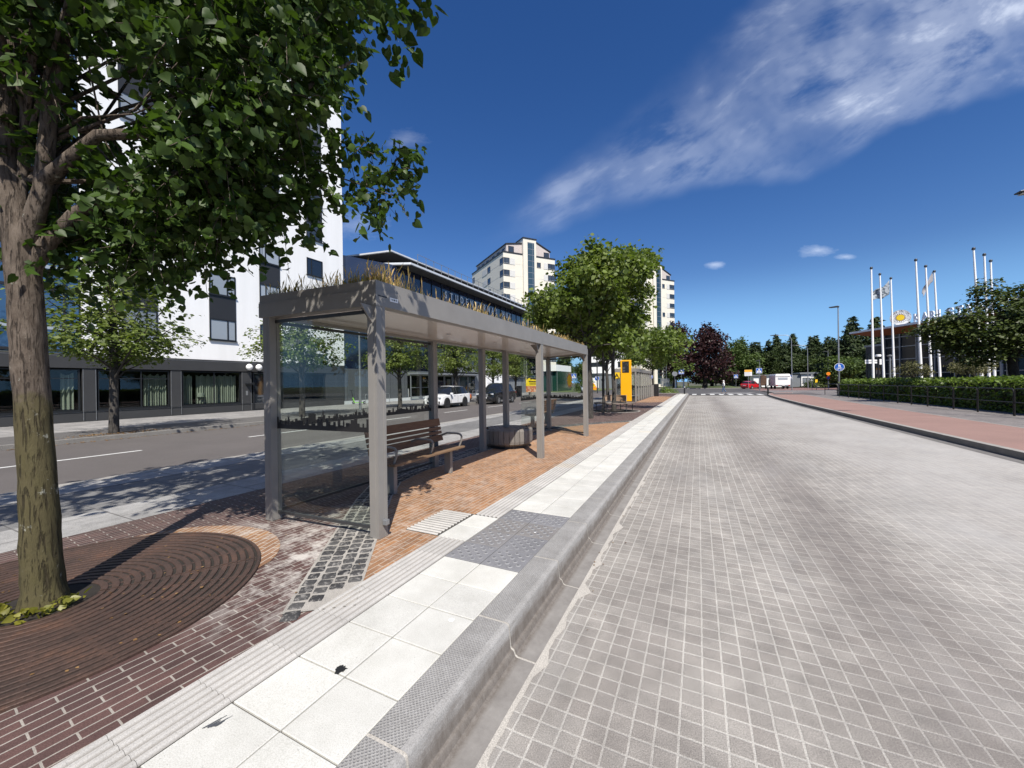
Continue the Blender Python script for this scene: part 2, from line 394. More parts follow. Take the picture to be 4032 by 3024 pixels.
def kerb_mat():
    t = NT('kerb_concrete'); vec = t.coord('Object')
    g = t.new('ShaderNodeNewGeometry'); sep = t.new('ShaderNodeSeparateXYZ'); t.put(sep.inputs[0], vec)
    base = t.mix(t.ramp(t.noise(vec, 4, 6, .7),[(.3,0.),(.7,1.)]), (.235,.228,.218), (.34,.333,.322))
    base = t.mix(.35, base, t.ramp(t.noise(vec, 170, 3, .7),[(.35,.15),(.65,.85)]), 'OVERLAY')
    # brown tyre and splash dirt on the lower face
    low = t.ramp(t.math('ADD', t.math('MULTIPLY', sep.outputs[2], -4.2), t.math('MULTIPLY', t.math('SUBTRACT', t.noise(t.mapping(vec, scale=(1,.35,1.6)), 9, 7, .7), .5), .9)), [(.10,0.),(.45,.72)])
    base = t.mix(low, base, (.122,.101,.083))
    stain = t.ramp(t.noise(t.mapping(vec, scale=(3.,2.2,.5)), 11, 8, .75), [(.42,0.),(.60,.7)])
    base = t.mix(t.math('MULTIPLY', stain, low), base, (.085,.070,.058))
    gut = t.ramp(t.math('ADD', sep.outputs[0], 2.), [(.955,0.),(.985,.8)])
    base = t.mix(gut, base, t.mix(t.ramp(t.noise(vec, 5, 7, .7),[(.35,0.),(.65,1.)]), (.195,.184,.172), (.275,.263,.246)))
    # diamond studs on the top
    u = t.math('MULTIPLY', t.math('ADD', sep.outputs[0], sep.outputs[1]), 2*PI/.021)
    v = t.math('MULTIPLY', t.math('SUBTRACT', sep.outputs[0], sep.outputs[1]), 2*PI/.021)
    d = t.math('ADD', t.math('SINE', u), t.math('SINE', v))
    top = t.ramp(sep.outputs[2], [(.0,0.),(.001,1.)])
    mask = t.math('MULTIPLY', t.math('GREATER_THAN', sep.outputs[2], -.012), t.math('LESS_THAN', sep.outputs[0], -1.142))
    h = t.math('MULTIPLY', t.ramp(t.math('MULTIPLY', d, .5), [(.0,0.),(.55,1.)]), mask)
    base = t.mix(t.math('MULTIPLY', h, .35), base, (.15,.145,.14))
    hh = t.math('ADD', t.math('MULTIPLY', h, -1.), t.math('MULTIPLY', t.noise(vec, 60, 4), .5))
    return t.done(t.pbsdf(base, .85, 0., .3, t.bump(hh, .8, .004)))
m_kerb = kerb_mat()
m_gutter = mat('gutter_concrete', (.15,.142,.135), .9, var=.3, vs=2.5, fine=.45, bs=80, bump=.3)
m_asphalt = mat('street_asphalt', (.100,.089,.084), .85, var=.16, vs=.7, fine=.5, bs=90, bump=.4)
m_asphalt2 = mat('junction_asphalt', (.075,.072,.072), .85, var=.22, vs=.35, fine=.4, bs=60)
m_slab = brickmat('pale_slabs', (.30,.295,.285), (.255,.25,.245), (.14,.135,.13), .7, .7, .010, offset=.5, grain=.4, jit=.004)
m_slab2 = brickmat('grey_slabs', (.17,.168,.165), (.145,.143,.142), (.10,.097,.095), .35, .35, .008, offset=.5, grain=.4, jit=.004)
m_walk = brickmat('sidewalk_slabs', (.27,.26,.25), (.21,.205,.20), (.13,.125,.12), .7, .35, .010, offset=.5, grain=.4, jit=.004)
m_gravel = mat('gravel_strip', (.10,.095,.092), .95, var=.3, vs=1.5, fine=.7, bs=70, bump=.8)
m_redpath = mat('red_cycle_path', (.265,.165,.138), .9, var=.13, vs=.6, fine=.35, bs=80, bump=.3)
m_plaza = brickmat('plaza_paving', (.20,.11,.095), (.17,.10,.09), (.2,.17,.15), .4, .2, .01, jit=.01)
m_foot = brickmat('footway_slabs', (.20,.182,.172), (.165,.15,.145), (.12,.11,.105), .35, .35, .008, offset=.5, grain=.4, jit=.004)
m_granite = mat('granite_kerb', (.21,.20,.185), .85, var=.3, vs=3, fine=.6, bs=60, bump=.5)
m_granite_pale = mat('granite_kerb_pale', (.30,.285,.26), .85, var=.3, vs=3, fine=.5, bs=60, bump=.5)
m_paint = mat('white_road_paint', (.56,.56,.54), .8, var=.15, vs=6, fine=.25, bs=70)
m_grass = mat('lawn_grass', (.075,.10,.028), .95, var=.35, vs=.6, fine=.5, bs=30)
m_ground = mat('distant_ground', (.085,.085,.05), .95, var=.35, vs=.05, fine=.2, bs=1.)
m_post = mat('warm_grey_steel', (.225,.213,.197), .42, .0, .5, var=.07, vs=4)
m_postdk = mat('dark_grey_steel', (.035,.036,.038), .4, .0, .5, var=.08, vs=4)
m_black = mat('black_metal', (.014,.014,.015), .45, 0, .5, var=.15)
m_rubber = mat('tyre_rubber', (.012,.012,.013), .85, var=.2)
m_white = mat('white_paint', (.82,.82,.81), .35, var=.04)
m_galv = mat('galvanised_steel', (.30,.31,.32), .4, .55, .5, var=.15, vs=6)
m_glass = glassmat('shelter_glass', (.925,.95,.935), .03, .5)
m_wglass = None
def wglass(name, c=(.02,.026,.034), rough=.04, spec=.9):
    t = NT(name); vec = t.coord('Object')
    nm = t.bump(t.noise(vec, .9, 2), .03, .05)
    rnd = t.new('ShaderNodeObjectInfo').outputs['Random']
    cc = t.mix(rnd, tuple(x*.6 for x in c), tuple(x*1.6 for x in c))
    return t.done(t.pbsdf(cc, rough, 0., spec, nm, IOR=1.6))
m_wglass = wglass('window_glass')
m_wblind = wglass('window_with_blind', (.24,.27,.30), .25, .7)
m_wblue = wglass('blue_curtain_glass', (.018,.045,.095), .05, 1.)

# ------------------------------------------------------------------ the setting
def sheet(name, poly, z, m, kind='structure'):
    b = MB(); n = len(poly)
    a = sum(poly[i][0]*poly[(i+1)%n][1]-poly[(i+1)%n][0]*poly[i][1] for i in range(n))
    if a < 0: poly = poly[::-1]
    b.add([(x,y,z) for x,y in poly], [tuple(range(n))])
    return tag(build(name, b, m), kind=kind)
def rect(x0,x1,y0,y1): return [(x0,y0),(x1,y0),(x1,y1),(x0,y1)]
def strip(name, L, Rr, z, m):
    """ribbon between two polylines of the same length"""
    b = MB(); n = len(L)
    b.add([(x,y,z) for x,y in L]+[(x,y,z) for x,y in Rr], [(i,n+i,n+i+1,i+1) for i in range(n-1)])
    return struct(name, b, m)

sheet('ground', rect(-1500,1500,-600,1900), -.36, m_ground)
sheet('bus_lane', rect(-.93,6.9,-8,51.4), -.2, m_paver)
# crossing table and junction beyond it
sheet('junction_asphalt', [(-9.3,51.35),(8.0,51.35),(9.5,60),(70,64),(70,96),(-80,96),(-80,60),(-9.3,56)], -.152, m_asphalt2)
b = MB()
for k in range(8):
    x = -.75 + k*1.0
    b.add([(x,51.75,-.147),(x+.5,51.75,-.147),(x+.5,55.6,-.147),(x,55.6,-.147)], [(0,1,2,3)])
struct('crossing_stripes', b, m_paint)
sheet('raised_crossing_slab', [(.5,57.2),(5.6,57.2),(7.0,61),(2.0,61)], -.146, m_slab)
sheet('left_street', rect(-17.45,-9.32,-60,60), -.13, m_asphalt)
b = MB()
for y0 in np.arange(-40+1.9-.1, 58, 2.55+2.5):
    pass
for y0,y1 in [(-9,-6.5),(-3.9,-1.4),(1.3,4.95),(7.68,10.2),(13.2,15.7),(18.65,21.2),(23.86,26.3),(29.2,31.7),(34.5,37),(39.8,42.3),(45,47.5),(50.2,52.7)]:
    b.add([(-13.6,y0,-.126),(-13.46,y0,-.126),(-13.46,y1,-.126),(-13.6,y1,-.126)], [(0,1,2,3)])
struct('lane_dashes', b, m_paint)
# centre platform, west edge to east edge
sheet('west_kerb_slabs', rect(-9.32,-8.42,-8,54.5), -.004, m_slab)
struct('west_kerb', MB().box(-9.33,-9.12,-8,54.5,-.3,.0), m_granite_pale)
sheet('west_bus_bay', rect(-8.42,-6.85,-8,54.5), -.008, m_slab2)
sheet('west_slab_band', rect(-6.85,-5.95,-8,54.5), -.004, m_slab)
sheet('platform_brick', rect(-5.95,-2.385,-8,53), -.006, m_redbrick)
COB = [(-2.36,1.78),(-3.05,2.66),(-3.98,3.86),(-4.46,4.6),(-4.62,5.4),(-4.62,12.0),(-4.4,12.9),(-3.95,13.75),(-3.2,14.7),(-2.36,15.6)]
sheet('orange_brick_paving', [(-2.385,1.95),(-3.0,2.75),(-3.9,3.9),(-4.35,4.6),(-4.5,5.4),(-4.5,12.0),(-4.28,12.8),(-3.8,13.7),(-3.1,14.6),(-2.385,15.5)], -.002, m_orangebrick)
sheet('orange_brick_far', [(-2.385,31.0),(-2.385,41.5),(-3.2,42.4),(-4.3,42.4),(-4.3,30.0),(-3.2,30.0)], -.002, m_orangebrick)
# cobbled seam: individual setts along the seam, one paved surface
def seam(path, w, cols, seed):
    rg = random.Random(seed); sb = MB(); L = []; Rr = []
    P = [Vector((x,y,0)) for x,y in path]
    seg = [(P[i+1]-P[i]).length for i in range(len(P)-1)]; tot = sum(seg)
    def at(s):
        for i,l in enumerate(seg):
            if s <= l or i == len(seg)-1:
                d = (P[i+1]-P[i]).normalized(); return P[i]+d*s, d
            s -= l
    n = int(tot/.108)
    for i in range(n):
        p, d = at((i+.5)*tot/n); nn = Vector((-d.y,d.x,0)); j = (i%2)*.5
        for c in range(cols):
            q = p + nn*((c+.5)/cols-.5)*w + Vector((rg.uniform(-.006,.006),rg.uniform(-.006,.006),0)) + d*(c%2-.5)*.03
            if q.x > -2.435 or q.x < -5.9 or q.y < 1.64: continue
            a = .0505*rg.uniform(.84,1.04); e = w/cols*.485*rg.uniform(.86,1.03); z = rg.uniform(.002,.008)
            an = rg.uniform(-.12,.12); d2 = Vector((d.x*math.cos(an)-d.y*math.sin(an), d.x*math.sin(an)+d.y*math.cos(an),0)); n2 = Vector((-d2.y,d2.x,0))
            vs = []
            for (k,zz) in ((1.,-.004),(.86,z*.7),(.55,z+.003)):
                for sx,sy in ((-1,-1),(0,-1.08),(1,-1),(1.08,0),(1,1),(0,1.08),(-1,1),(-1.08,0)):
                    v = q + d2*a*sx*k*rg.uniform(.93,1.04) + n2*e*sy*k*rg.uniform(.93,1.04); vs.append((v.x,v.y,zz))
            fs = [(r*8+k, r*8+(k+1)%8, (r+1)*8+(k+1)%8, (r+1)*8+k) for r in range(2) for k in range(8)] + [tuple(range(16,24))]
            sb.add(vs, fs)
    return sb, P
m_sett = None
t = NT('dark_granite_setts'); vec = t.coord('Object'); rnd = t.new('ShaderNodeNewGeometry').outputs['Random Per Island']
cc = t.mix(rnd, (.024,.024,.026), (.075,.073,.071))
cc = t.mix(t.ramp(t.noise(vec, 26, 7, .75),[(.52,0.),(.62,.75)]), cc, (.30,.285,.265))
m_sett = t.done(t.pbsdf(cc, .8, 0, .4, t.bump(t.noise(vec, 60, 4), .5, .004)))
sb, P = seam([(-1.9,1.19)]+COB+[(-1.9,16.1)], .44, 4, 3)
struct('cobble_seam', sb, m_sett, smooth=True)
def offset(path, d):
    out = []
    for i,(x,y) in enumerate(path):
        a = Vector(path[max(i-1,0)]); c = Vector(path[min(i+1,len(path)-1)]); t_ = (c-a).normalized()
        out.append((x - t_.y*d, y + t_.x*d))
    return out
strip('cobble_mortar', offset(COB,.235), offset(COB,-.235), .0012, mat('seam_grit', (.33,.31,.28), .95, var=.4, vs=4, fine=.5, bs=90, bump=.4))
# mask the seam overrun under the ribbed strip
# tiles
S = .3475; G = .0042
def tile(b, x0, x1, y0, y1, z=.0, mi=0, c=.004):
    v = [(x0,y0,-.05),(x1,y0,-.05),(x1,y1,-.05),(x0,y1,-.05),(x0,y0,z-c),(x1,y0,z-c),(x1,y1,z-c),(x0,y1,z-c),(x0+c,y0+c,z),(x1-c,y0+c,z),(x1-c,y1-c,z),(x0+c,y1-c,z)]
    f = [(0,1,5,4),(1,2,6,5),(2,3,7,6),(3,0,4,7),(4,5,9,8),(5,6,10,9),(6,7,11,10),(7,4,8,11),(8,9,10,11)]
    b.add(v, f, mi)
rg = random.Random(5)
b = MB(); gt = MB(); rb = MB(); dm = MB()
XT = [(-2.062,-1.694),(-1.694,-1.328)]
y = 1.078 - S*10
rows = []
while y < 50.5:
    rows.append(y); y += S
for y0 in rows:
    grey = 2.75 < y0+.1 < 4.13
    for x0,x1 in XT:
        z = rg.uniform(-.001,.001)
        if not grey: tile(b, x0+G, x1-G, y0+G, y0+S-G, .001+z)
        else:
            tile(gt, x0+G, x1-G, y0+G, y0+S-G, .001+z)
            for i in range(6):
                for j in range(3):
                    cx = x0+.03+(i+.5)*(.308/6); cy = y0+.025+(j+.25+.5*(i%2))*(.30/3)
                    dm.lathe([(.0225,.0),(.0195,.0045),(.0145,.0062)], 14, 0, (cx,cy)); dm.lathe([(.0145,.0062),(0,.0064)], 12, 1, (cx,cy))
def ribs(b, x0, x1, y0, y1, along='y', n=6, z=.002):
    w = (x1-x0) if along=='y' else (y1-y0); pr = []
    for i in range(n):
        a = w*i/n
        for u,h in ((.0,-.004),(.14,-.004),(.32,.0085),(.64,.0085),(.88,-.004)): pr.append((a+u*w/n, h))
    pr.append((w,-.004))
    v = []; 
    for (a,h) in pr:
        if along=='y': v += [(x0+a,y0,z+h-.004),(x0+a,y1,z+h-.004)]
        else: v += [(x0,y0+a,z+h-.004),(x1,y0+a,z+h-.004)]
    f = [((2*i,2*i+2,2*i+3,2*i+1) if along=='y' else (2*i,2*i+1,2*i+3,2*i+2)) for i in range(len(pr)-1)]
    b.add(v, f)
k = 0
for y0 in rows:
    if 3.05 < y0 < 3.79:
        tile(b, -2.405+G, -2.068-G, y0+G, y0+S-G, .001)
        continue
    ribs(rb, -2.388, -2.068, y0+.0006, y0+S-.0006)
ybase = [y for y in rows if 3.05 < y < 3.79]
for y0 in ybase: ribs(rb, -2.81, -2.409, y0+.001, y0+S-.001, 'x', 6, .006)
struct('white_tile_paving', b, m_tile)
struct('tactile_tile_paving', gt, m_greytile)
struct('tactile_domes', dm, [mat('worn_dome_rim', (.245,.245,.25), .8, var=.1), mat('dome_top', (.125,.127,.135), .85, var=.1)])
struct('ribbed_paving_strip', rb, m_rib)
sheet('tile_bed', rect(-2.39,-1.33,-3,51.3), -.0105, m_joint)
sheet('tile_bed_side', rect(-2.815,-2.388,ybase[0],ybase[-1]+S), .001, m_joint)
sheet('paving_underlay', rect(-2.388,-1.3,-8,53), -.03, m_joint)
# bus-stop kerb in segments with pale joints
prof = [(-1.326,-.05),(-1.326,.002),(-1.322,.004),(-1.122,.004),(-1.112,.001),(-1.106,-.005),(-1.102,-.014),(-1.092,-.135),(-1.088,-.146),(-1.074,-.152),(-1.068,-.160),(-1.060,-.182),(-1.045,-.190),(-.925,-.1945),(-.922,-.25)]
kb = MB(); jb = MB()
def extr(b, prof, y0, y1, dz=0, dx=0):
    n = len(prof)
    b.add([(x+dx,y0,z+dz) for x,z in prof]+[(x+dx,y1,z+dz) for x,z in prof], [(i,i+1,n+i+1,n+i) for i in range(n-1)])
j0 = 1.226
ys = [j0+.9525*k for k in range(-8,54)]
for a,c in zip(ys[:-1], ys[1:]): extr(kb, prof, a+.0075, c-.0075)
struct('bus_stop_kerb', kb, m_kerb, smooth=True, angle=24)
extr(jb, prof, ys[0], ys[-1], -.002, -.002)
struct('kerb_joint_mortar', jb, m_mortar)
# broken mortar fringe between the gutter and the pavers
rg = random.Random(11); L = []; Rr = []
for i in range(420):
    yy = -3 + i*.13
    L.append((-.935,yy)); Rr.append((-.9 + .055*abs(math.sin(i*1.7))*rg.random() + (.07 if rg.random()<.12 else 0), yy))
strip('gutter_mortar_fringe', L, Rr, -.196, m_mortar)
# east side
KX = [(-8,6.03),(10,6.03),(20,6.06),(30,6.12),(40,6.33),(47,6.62),(52,7.0),(55,7.6),(58,8.8)]
def off(d): return [(x+d,y) for y,x in KX]
strip('east_kerb_top', off(0), off(.16), -.045, m_granite_pale)
kb = MB(); n = len(KX)
kb.add([(x,y,-.3) for y,x in KX]+[(x+.004,y,-.045) for y,x in KX], [(i+1,i,n+i,n+i+1) for i in range(n-1)])
struct('east_kerb_face', kb, m_granite)
strip('east_gutter', off(-.28), off(.01), -.1955, m_gutter)
RX = [(-8,8.6),(10,8.85),(17.5,8.95),(22,9.15),(29,9.5),(46,9.85),(50,9.9),(54,9.9),(58,10.4)]
strip('red_cycle_path', off(.16), [(RX[i][1],KX[i][0]) for i in range(len(KX))], -.05, m_redpath)
strip('path_edge_line', [(RX[i][1],KX[i][0]) for i in range(len(KX))], [(RX[i][1]+.09,KX[i][0]) for i in range(len(KX))], -.046, m_granite_pale)
sheet('east_footway', rect(8.5,60,-8,70), -.054, m_foot)
sheet('asphalt_patch', [(7.4,50.2),(11.5,50.2),(11.8,55.2),(8.0,55.4)], -.044, m_asphalt)
sheet('plaza_paving', [(8.5,60),(26,62),(26,98),(9,98)], -.148, m_plaza)
sheet('plaza_line', [(8.6,61.5),(24,65),(24,65.5),(8.6,62.1)], -.143, m_paint)
sheet('plaza_line_far', [(9.5,70),(22,76),(22,76.6),(9.5,70.7)], -.143, m_paint)
# far lawn and west pavement
sheet('far_lawn', [(-60,96),(8.5,96),(8.5,150),(-60,150)], -.06, m_grass)
struct('far_kerb', MB().box(-60,8.5,95.6,96,-.3,-.05), m_granite_pale)
sheet('west_pavement_strip', rect(-20.6,-17.45,-60,60), -.001, m_gravel)
sheet('west_pavement', rect(-26.4,-20.6,-60,60), -.004, m_walk)
sheet('west_forecourt', rect(-70,-26.4,-60,60), -.008, m_walk)
struct('west_pavement_kerb', MB().box(-17.62,-17.42,-60,60,-.3,.006), m_granite)
sheet('far_west_ground', rect(-90,-17.5,60,140), -.10, m_grass)
struct('platform_nose_kerb', MB().box(-9.3,-1.3,54.4,54.62,-.3,.004), m_granite_pale)
# ------------------------------------------------------------------ bus shelters
def ceil_mat():
    t = NT('shelter_ceiling'); vec = t.coord('Object')
    cc = t.mix(t.ramp(t.noise(vec, .9, 3),[(.35,0.),(.65,1.)]), (.70,.66,.615), (.74,.70,.655))
    return t.done(t.pbsdf(cc, .10, 0., .55, IOR=1.55))
m_ceil = ceil_mat()
m_sticker = mat('black_film', (.012,.011,.011), .5, var=0)
m_dryg = leafmat('dry_grass', (.33,.235,.115), (.50,.38,.20), .3, .7, .2)
m_grng = leafmat('roof_green', (.10,.12,.03), (.19,.19,.06), .35, .6, .2)
m_wood = None
def woodmat(name, c1, c2, axis='y', sc=1.):
    t = NT(name); vec = t.coord('Object')
    s = {'x':(1.2,14,14),'y':(14,1.2,14),'z':(14,14,1.2)}[axis]
    rnd = t.new('ShaderNodeNewGeometry').outputs['Random Per Island']
    g = t.noise(t.mapping(vec, scale=s), 4*sc, 6, .7)
    cc = t.mix(t.ramp(g,[(.3,0.),(.7,1.)]), c1, c2)
    cc = t.mix(.5, cc, t.ramp(rnd,[(0,.35),(1,.65)]), 'OVERLAY')
    return t.done(t.pbsdf(cc, .6, 0, .35, t.bump(g,.25,.003)))
m_wood = woodmat('brown_bench_wood', (.12,.058,.030), (.23,.118,.062))
m_wood_seat = woodmat('worn_seat_wood', (.15,.092,.053), (.25,.165,.10))
m_greywood = woodmat('grey_weathered_wood', (.145,.132,.118), (.215,.198,.178), 'z')
m_greywood_top = woodmat('weathered_top_wood', (.13,.105,.085), (.20,.165,.14), 'x')

def post_mb(x, y, z0, z1, s=.06, gr=.010):
    """square section with a shallow groove down each face"""
    a = s; g = gr
    pts = []
    for (ux,uy),(vx,vy) in (((0,-1),(1,0)),((1,0),(0,1)),((0,1),(-1,0)),((-1,0),(0,-1))):
        for t_,d in ((-1,0),(.28,0),(.34,-g),(.40,0)):
            pts.append((x+ux*(a+d*.6)+vx*a*t_, y+uy*(a+d*.6)+vy*a*t_))
    return MB().prism(pts, z0, z1)
def skyline(n, z0, z1, seed, L):
    """silhouette strip of a town along 0..L, as boxes, returned as list of (u0,u1,z0,z1)"""
    rg = random.Random(seed); out = [(0,L,z0,z0+.05)]
    u = 0
    while u < L:
        w = rg.uniform(.012,.05); h = (z1-z0-.05)*rg.choice([.15,.3,.45,.55,.7,.85,1.,.25,.4])
        out.append((u,min(L,u+w),z0+.05,z0+.05+h))
        if rg.random() < .25: out.append((u+w*.4,u+w*.55,z0+.05+h,z0+.05+h+.025))
        u += w + (rg.uniform(.01,.06) if rg.random()<.3 else 0)
    return out
def pane(parent, p, q, z0, z1, seed, sticker=True, name='glass_panel', th=.008):
    p = Vector((p[0],p[1],0)); q = Vector((q[0],q[1],0)); L = (q-p).length; a = math.atan2(q.y-p.y, q.x-p.x)
    M = Matrix.Translation(p) @ Matrix.Rotation(a,4,'Z')
    g = build(name, MB().box(0,L,-th/2,th/2,z0,z1).xf(M), m_glass, parent)
    if sticker:
        b = MB()
        for i,(u0,u1,a0,a1) in enumerate(skyline(0,1.05,1.185,seed,L)):
            b.box(u0,u1,-th/2-.0012-.0001*(i%5),th/2+.0012+.0001*(i%5),a0,a1)
        build('skyline_sticker', b.xf(M), m_sticker, g)
    # slim frame rails at foot and head
    build('foot_rail', MB().box(0,L,-.012,.012,z0-.03,z0).xf(M), m_postdk, parent); build('head_rail', MB().box(0,L,-.014,.014,z1,z1+.035).xf(M), m_postdk, parent)
    return g
def shelter(name, label, loc, FN, FF, BF, BN, fposts, bposts, glass, seed, detail=True, zroof=2.33):
    t = thing(name, label, 'bus shelter', loc, 0, None)
    ox, oy = loc[0], loc[1]
    L = lambda p: (p[0]-ox, p[1]-oy)
    c = [L(FN),L(FF),L(BF),L(BN)]
    cen = Vector((sum(p[0] for p in c)/4, sum(p[1] for p in c)/4))
    ins = lambda d: [tuple(Vector(p)+Vector((-math.copysign(d,p[0]-cen.x),-math.copysign(d,p[1]-cen.y)))) for p in c]
    def ring(z0,z1,d0,d1):
        b = MB(); o = ins(d0); i = ins(d1)
        for k in range(4):
            b.prism([o[k],o[(k+1)%4],i[(k+1)%4],i[k]], z0, z1)
        return b
    build('roof_beam', ring(zroof,zroof+.165,0,.13), m_post, t)
    build('roof_tray', ring(zroof+.168,zroof+.255,.012,.06), m_post, t)
    build('ceiling_panel', MB().prism(ins(.131),zroof+.035,zroof+.06), m_ceil, t)
    build('roof_substrate', MB().prism(ins(.061),zroof+.15,zroof+.222), m_gravel, t)
    for (x,y,z0) in fposts:
        x -= ox; y -= oy
        p = build('post', post_mb(x,y,z0,zroof), m_post, t)
        g = MB().prism_ax([(x-.061,zroof-.17),(x-.061,zroof),(x-.20,zroof)],'y',y-.008,y+.008)
        g.prism_ax([(y-.061,zroof-.17),(y-.061,zroof),(y-.20,zroof)],'x',x-.008,x+.008) if y-oy > -99 and detail else None
        build('gusset', g, m_post, p)
    for (x,y,z0) in bposts:
        build('post', post_mb(x-ox,y-oy,z0,zroof), m_post, t)
    for i,(p,q,z0) in enumerate(glass):
        pane(t, L(p), L(q), z0, 2.27, seed+i)
    # ceiling downlights
    b = MB()
    n = max(3,int((FF[1]-FN[1])/1.6))
    for k in range(n):
        yy = FN[1]+ (k+.5)*(FF[1]-FN[1])/n - oy; b.lathe([(0,zroof+.030),(.035,zroof+.030),(.042,zroof+.0345)],12,0,((FN[0]+BN[0])/2-ox,yy))
    build('downlights', b, m_galv, t)['kind'] = 'stuff'
    # planted roof
    rg = np.random.default_rng(seed); n = 11000 if detail else 1800
    u = rg.random(n); w = np.where(rg.random(n)<.55, rg.random(n)**3*.5, rg.random(n)); w = np.where(rg.random(n)<.5, w, 1-w)
    u = np.where(rg.random(n)<.14, rg.random(n)**2*.05, u)
    c2 = [Vector(p) for p in ins(.075)]
    P = np.array([tuple(c2[0].lerp(c2[1],float(a)).lerp(c2[3].lerp(c2[2],float(a)),float(d))) for a,d in zip(u,w)])
    clump = np.array([math.sin(a*41)*math.sin(a*17+d*5)+math.sin(a*97+d*11)*.5 for a,d in zip(u,w)])
    h = (.06+.15*rg.random(n)**2)*(1+.4*clump) + np.where(rg.random(n)<.10,.13*rg.random(n),0)
    h = h*np.where(u<.12,1.,.72); h = np.maximum(h,.03)
    green = (rg.random(n) < .36) | ((clump<-.4)&(rg.random(n)<.5))
    for nm,sel,m in (('dry_roof_grass',~green,m_dryg),('green_roof_plants',green,m_grng)):
        b = MB()
        for (x,y),hh,k in zip(P[sel],h[sel],range(int(sel.sum()))):
            a = rg.random()*6.283; lx,ly = math.cos(a),math.sin(a); bd = hh*rg.uniform(.05,.45); ww = rg.uniform(.0016,.0036)
            px,py = -ly*ww, lx*ww; z = zroof+.215
            if nm[0]=='g': hh *= .75; px*=1.8; py*=1.8
            v = [(x-px,y-py,z),(x+px,y+py,z),(x+lx*bd*.35+px*.7,y+ly*bd*.35+py*.7,z+hh*.6),(x+lx*bd*.35-px*.7,y+ly*bd*.35-py*.7,z+hh*.6)]
            e = (x+lx*bd, y+ly*bd, z+hh)
            f = [(0,1,2,3)]
            if rg.random()<.45 and nm[0]=='d':   # seed head
                s = .006+.006*rg.random(); v += [(e[0]-px*2.4,e[1]-py*2.4,e[2]),(e[0]+px*2.4,e[1]+py*2.4,e[2]),(e[0]+lx*s*3,e[1]+ly*s*3,e[2]+.035)]
                f += [(3,2,5,4),(4,5,6)]
            else:
                v += [e]; f += [(3,2,4)]
            b.add(v,f)
        o = build(nm, b, m, t); o['kind'] = 'stuff'
    # sedum cushions
    k = 2600 if detail else 500
    u = rg.random(k); w = rg.random(k)
    Q = np.array([(*tuple(c2[0].lerp(c2[1],float(a)).lerp(c2[3].lerp(c2[2],float(a)),float(d))), zroof+.22+.03*rg.random()) for a,d in zip(u,w)])
    o = leaf_mesh('sedum_mat', Q, .035, m_grng, t, seed, None, .8, (QUAD_V,QUAD_F)); o['kind'] = 'stuff'
    return t
sh = shelter('bus_shelter', 'grey steel bus shelter with dry grass on its roof, wooden bench and round seat below', (-3.7,6.9,0),
    (-2.865,2.84),(-2.865,10.94),(-4.50,11.78),(-4.56,2.72),
    [(-2.93,2.905,0),(-2.93,7.34,0),(-2.93,10.87,0)],
    [(-4.46,2.80,0),(-4.46,5.81,0),(-4.46,7.62,0),(-4.30,8.50,.45),(-4.35,11.66,0)],
    [((-4.40,2.82),(-2.99,2.90),.10),((-4.47,2.87),(-4.47,5.75),.10),((-4.44,9.7),(-4.38,11.58),.10),((-4.285,11.62),(-2.985,10.87),.10)], 21)
def loc_part(name, mb, m, parent, **k):
    l = sh.location; return build(name, mb.shift(-l.x,-l.y,-l.z), m, parent, **k)
# name plate, socket and sun sign on the near shelter
pl = loc_part('name_plate', MB().box(-2.8645,-2.861,3.03,3.15,2.40,2.44), m_white, sh)
b = MB()
for k,w in enumerate((.008,.012,.022,.008,.012)): b.box(-2.8608,-2.8600,3.045+k*.019,3.045+k*.019+w*.7,2.412,2.430)
loc_part('plate_lettering', b, m_black, pl)
loc_part('corner_slot', MB().box(-2.866,-2.8635,2.87,2.99,2.425,2.437), m_black, sh)
loc_part('socket_box', MB().box(-2.868,-2.815,2.885,2.935,.13,.185), m_galv, sh, bevel=.006)
def sunshape(b, R0, R1, n, z, kx=1., depth=.004, disc=True):
    pts = []
    for i in range(2*n):
        a = PI*i/n; r = R1 if i%2==0 else R0
        pts.append((r*math.cos(a)*kx, r*math.sin(a)))
    b.prism(pts, z, z+depth)
m_sunyellow = mat('sun_yellow', (.88,.60,.02), .5, var=.05)
m_sunorange = mat('sun_orange_rays', (.72,.20,.02), .5, var=.05)
b = MB(); sunshape(b, .15, .25, 14, 0, .55)
d = MB(); d.prism([(.088*math.cos(a),.16*math.sin(a)) for a in np.linspace(0,2*PI,29)[:-1]], .0042, .0065)
u = Vector((1.30,-.75,0)).normalized()
s1 = loc_part('sun_sticker', upright(b, u, (-3.486,11.145,1.605)), m_sunorange, sh)
loc_part('sun_disc', upright(d, u, (-3.486,11.145,1.605)), m_sunyellow, s1)

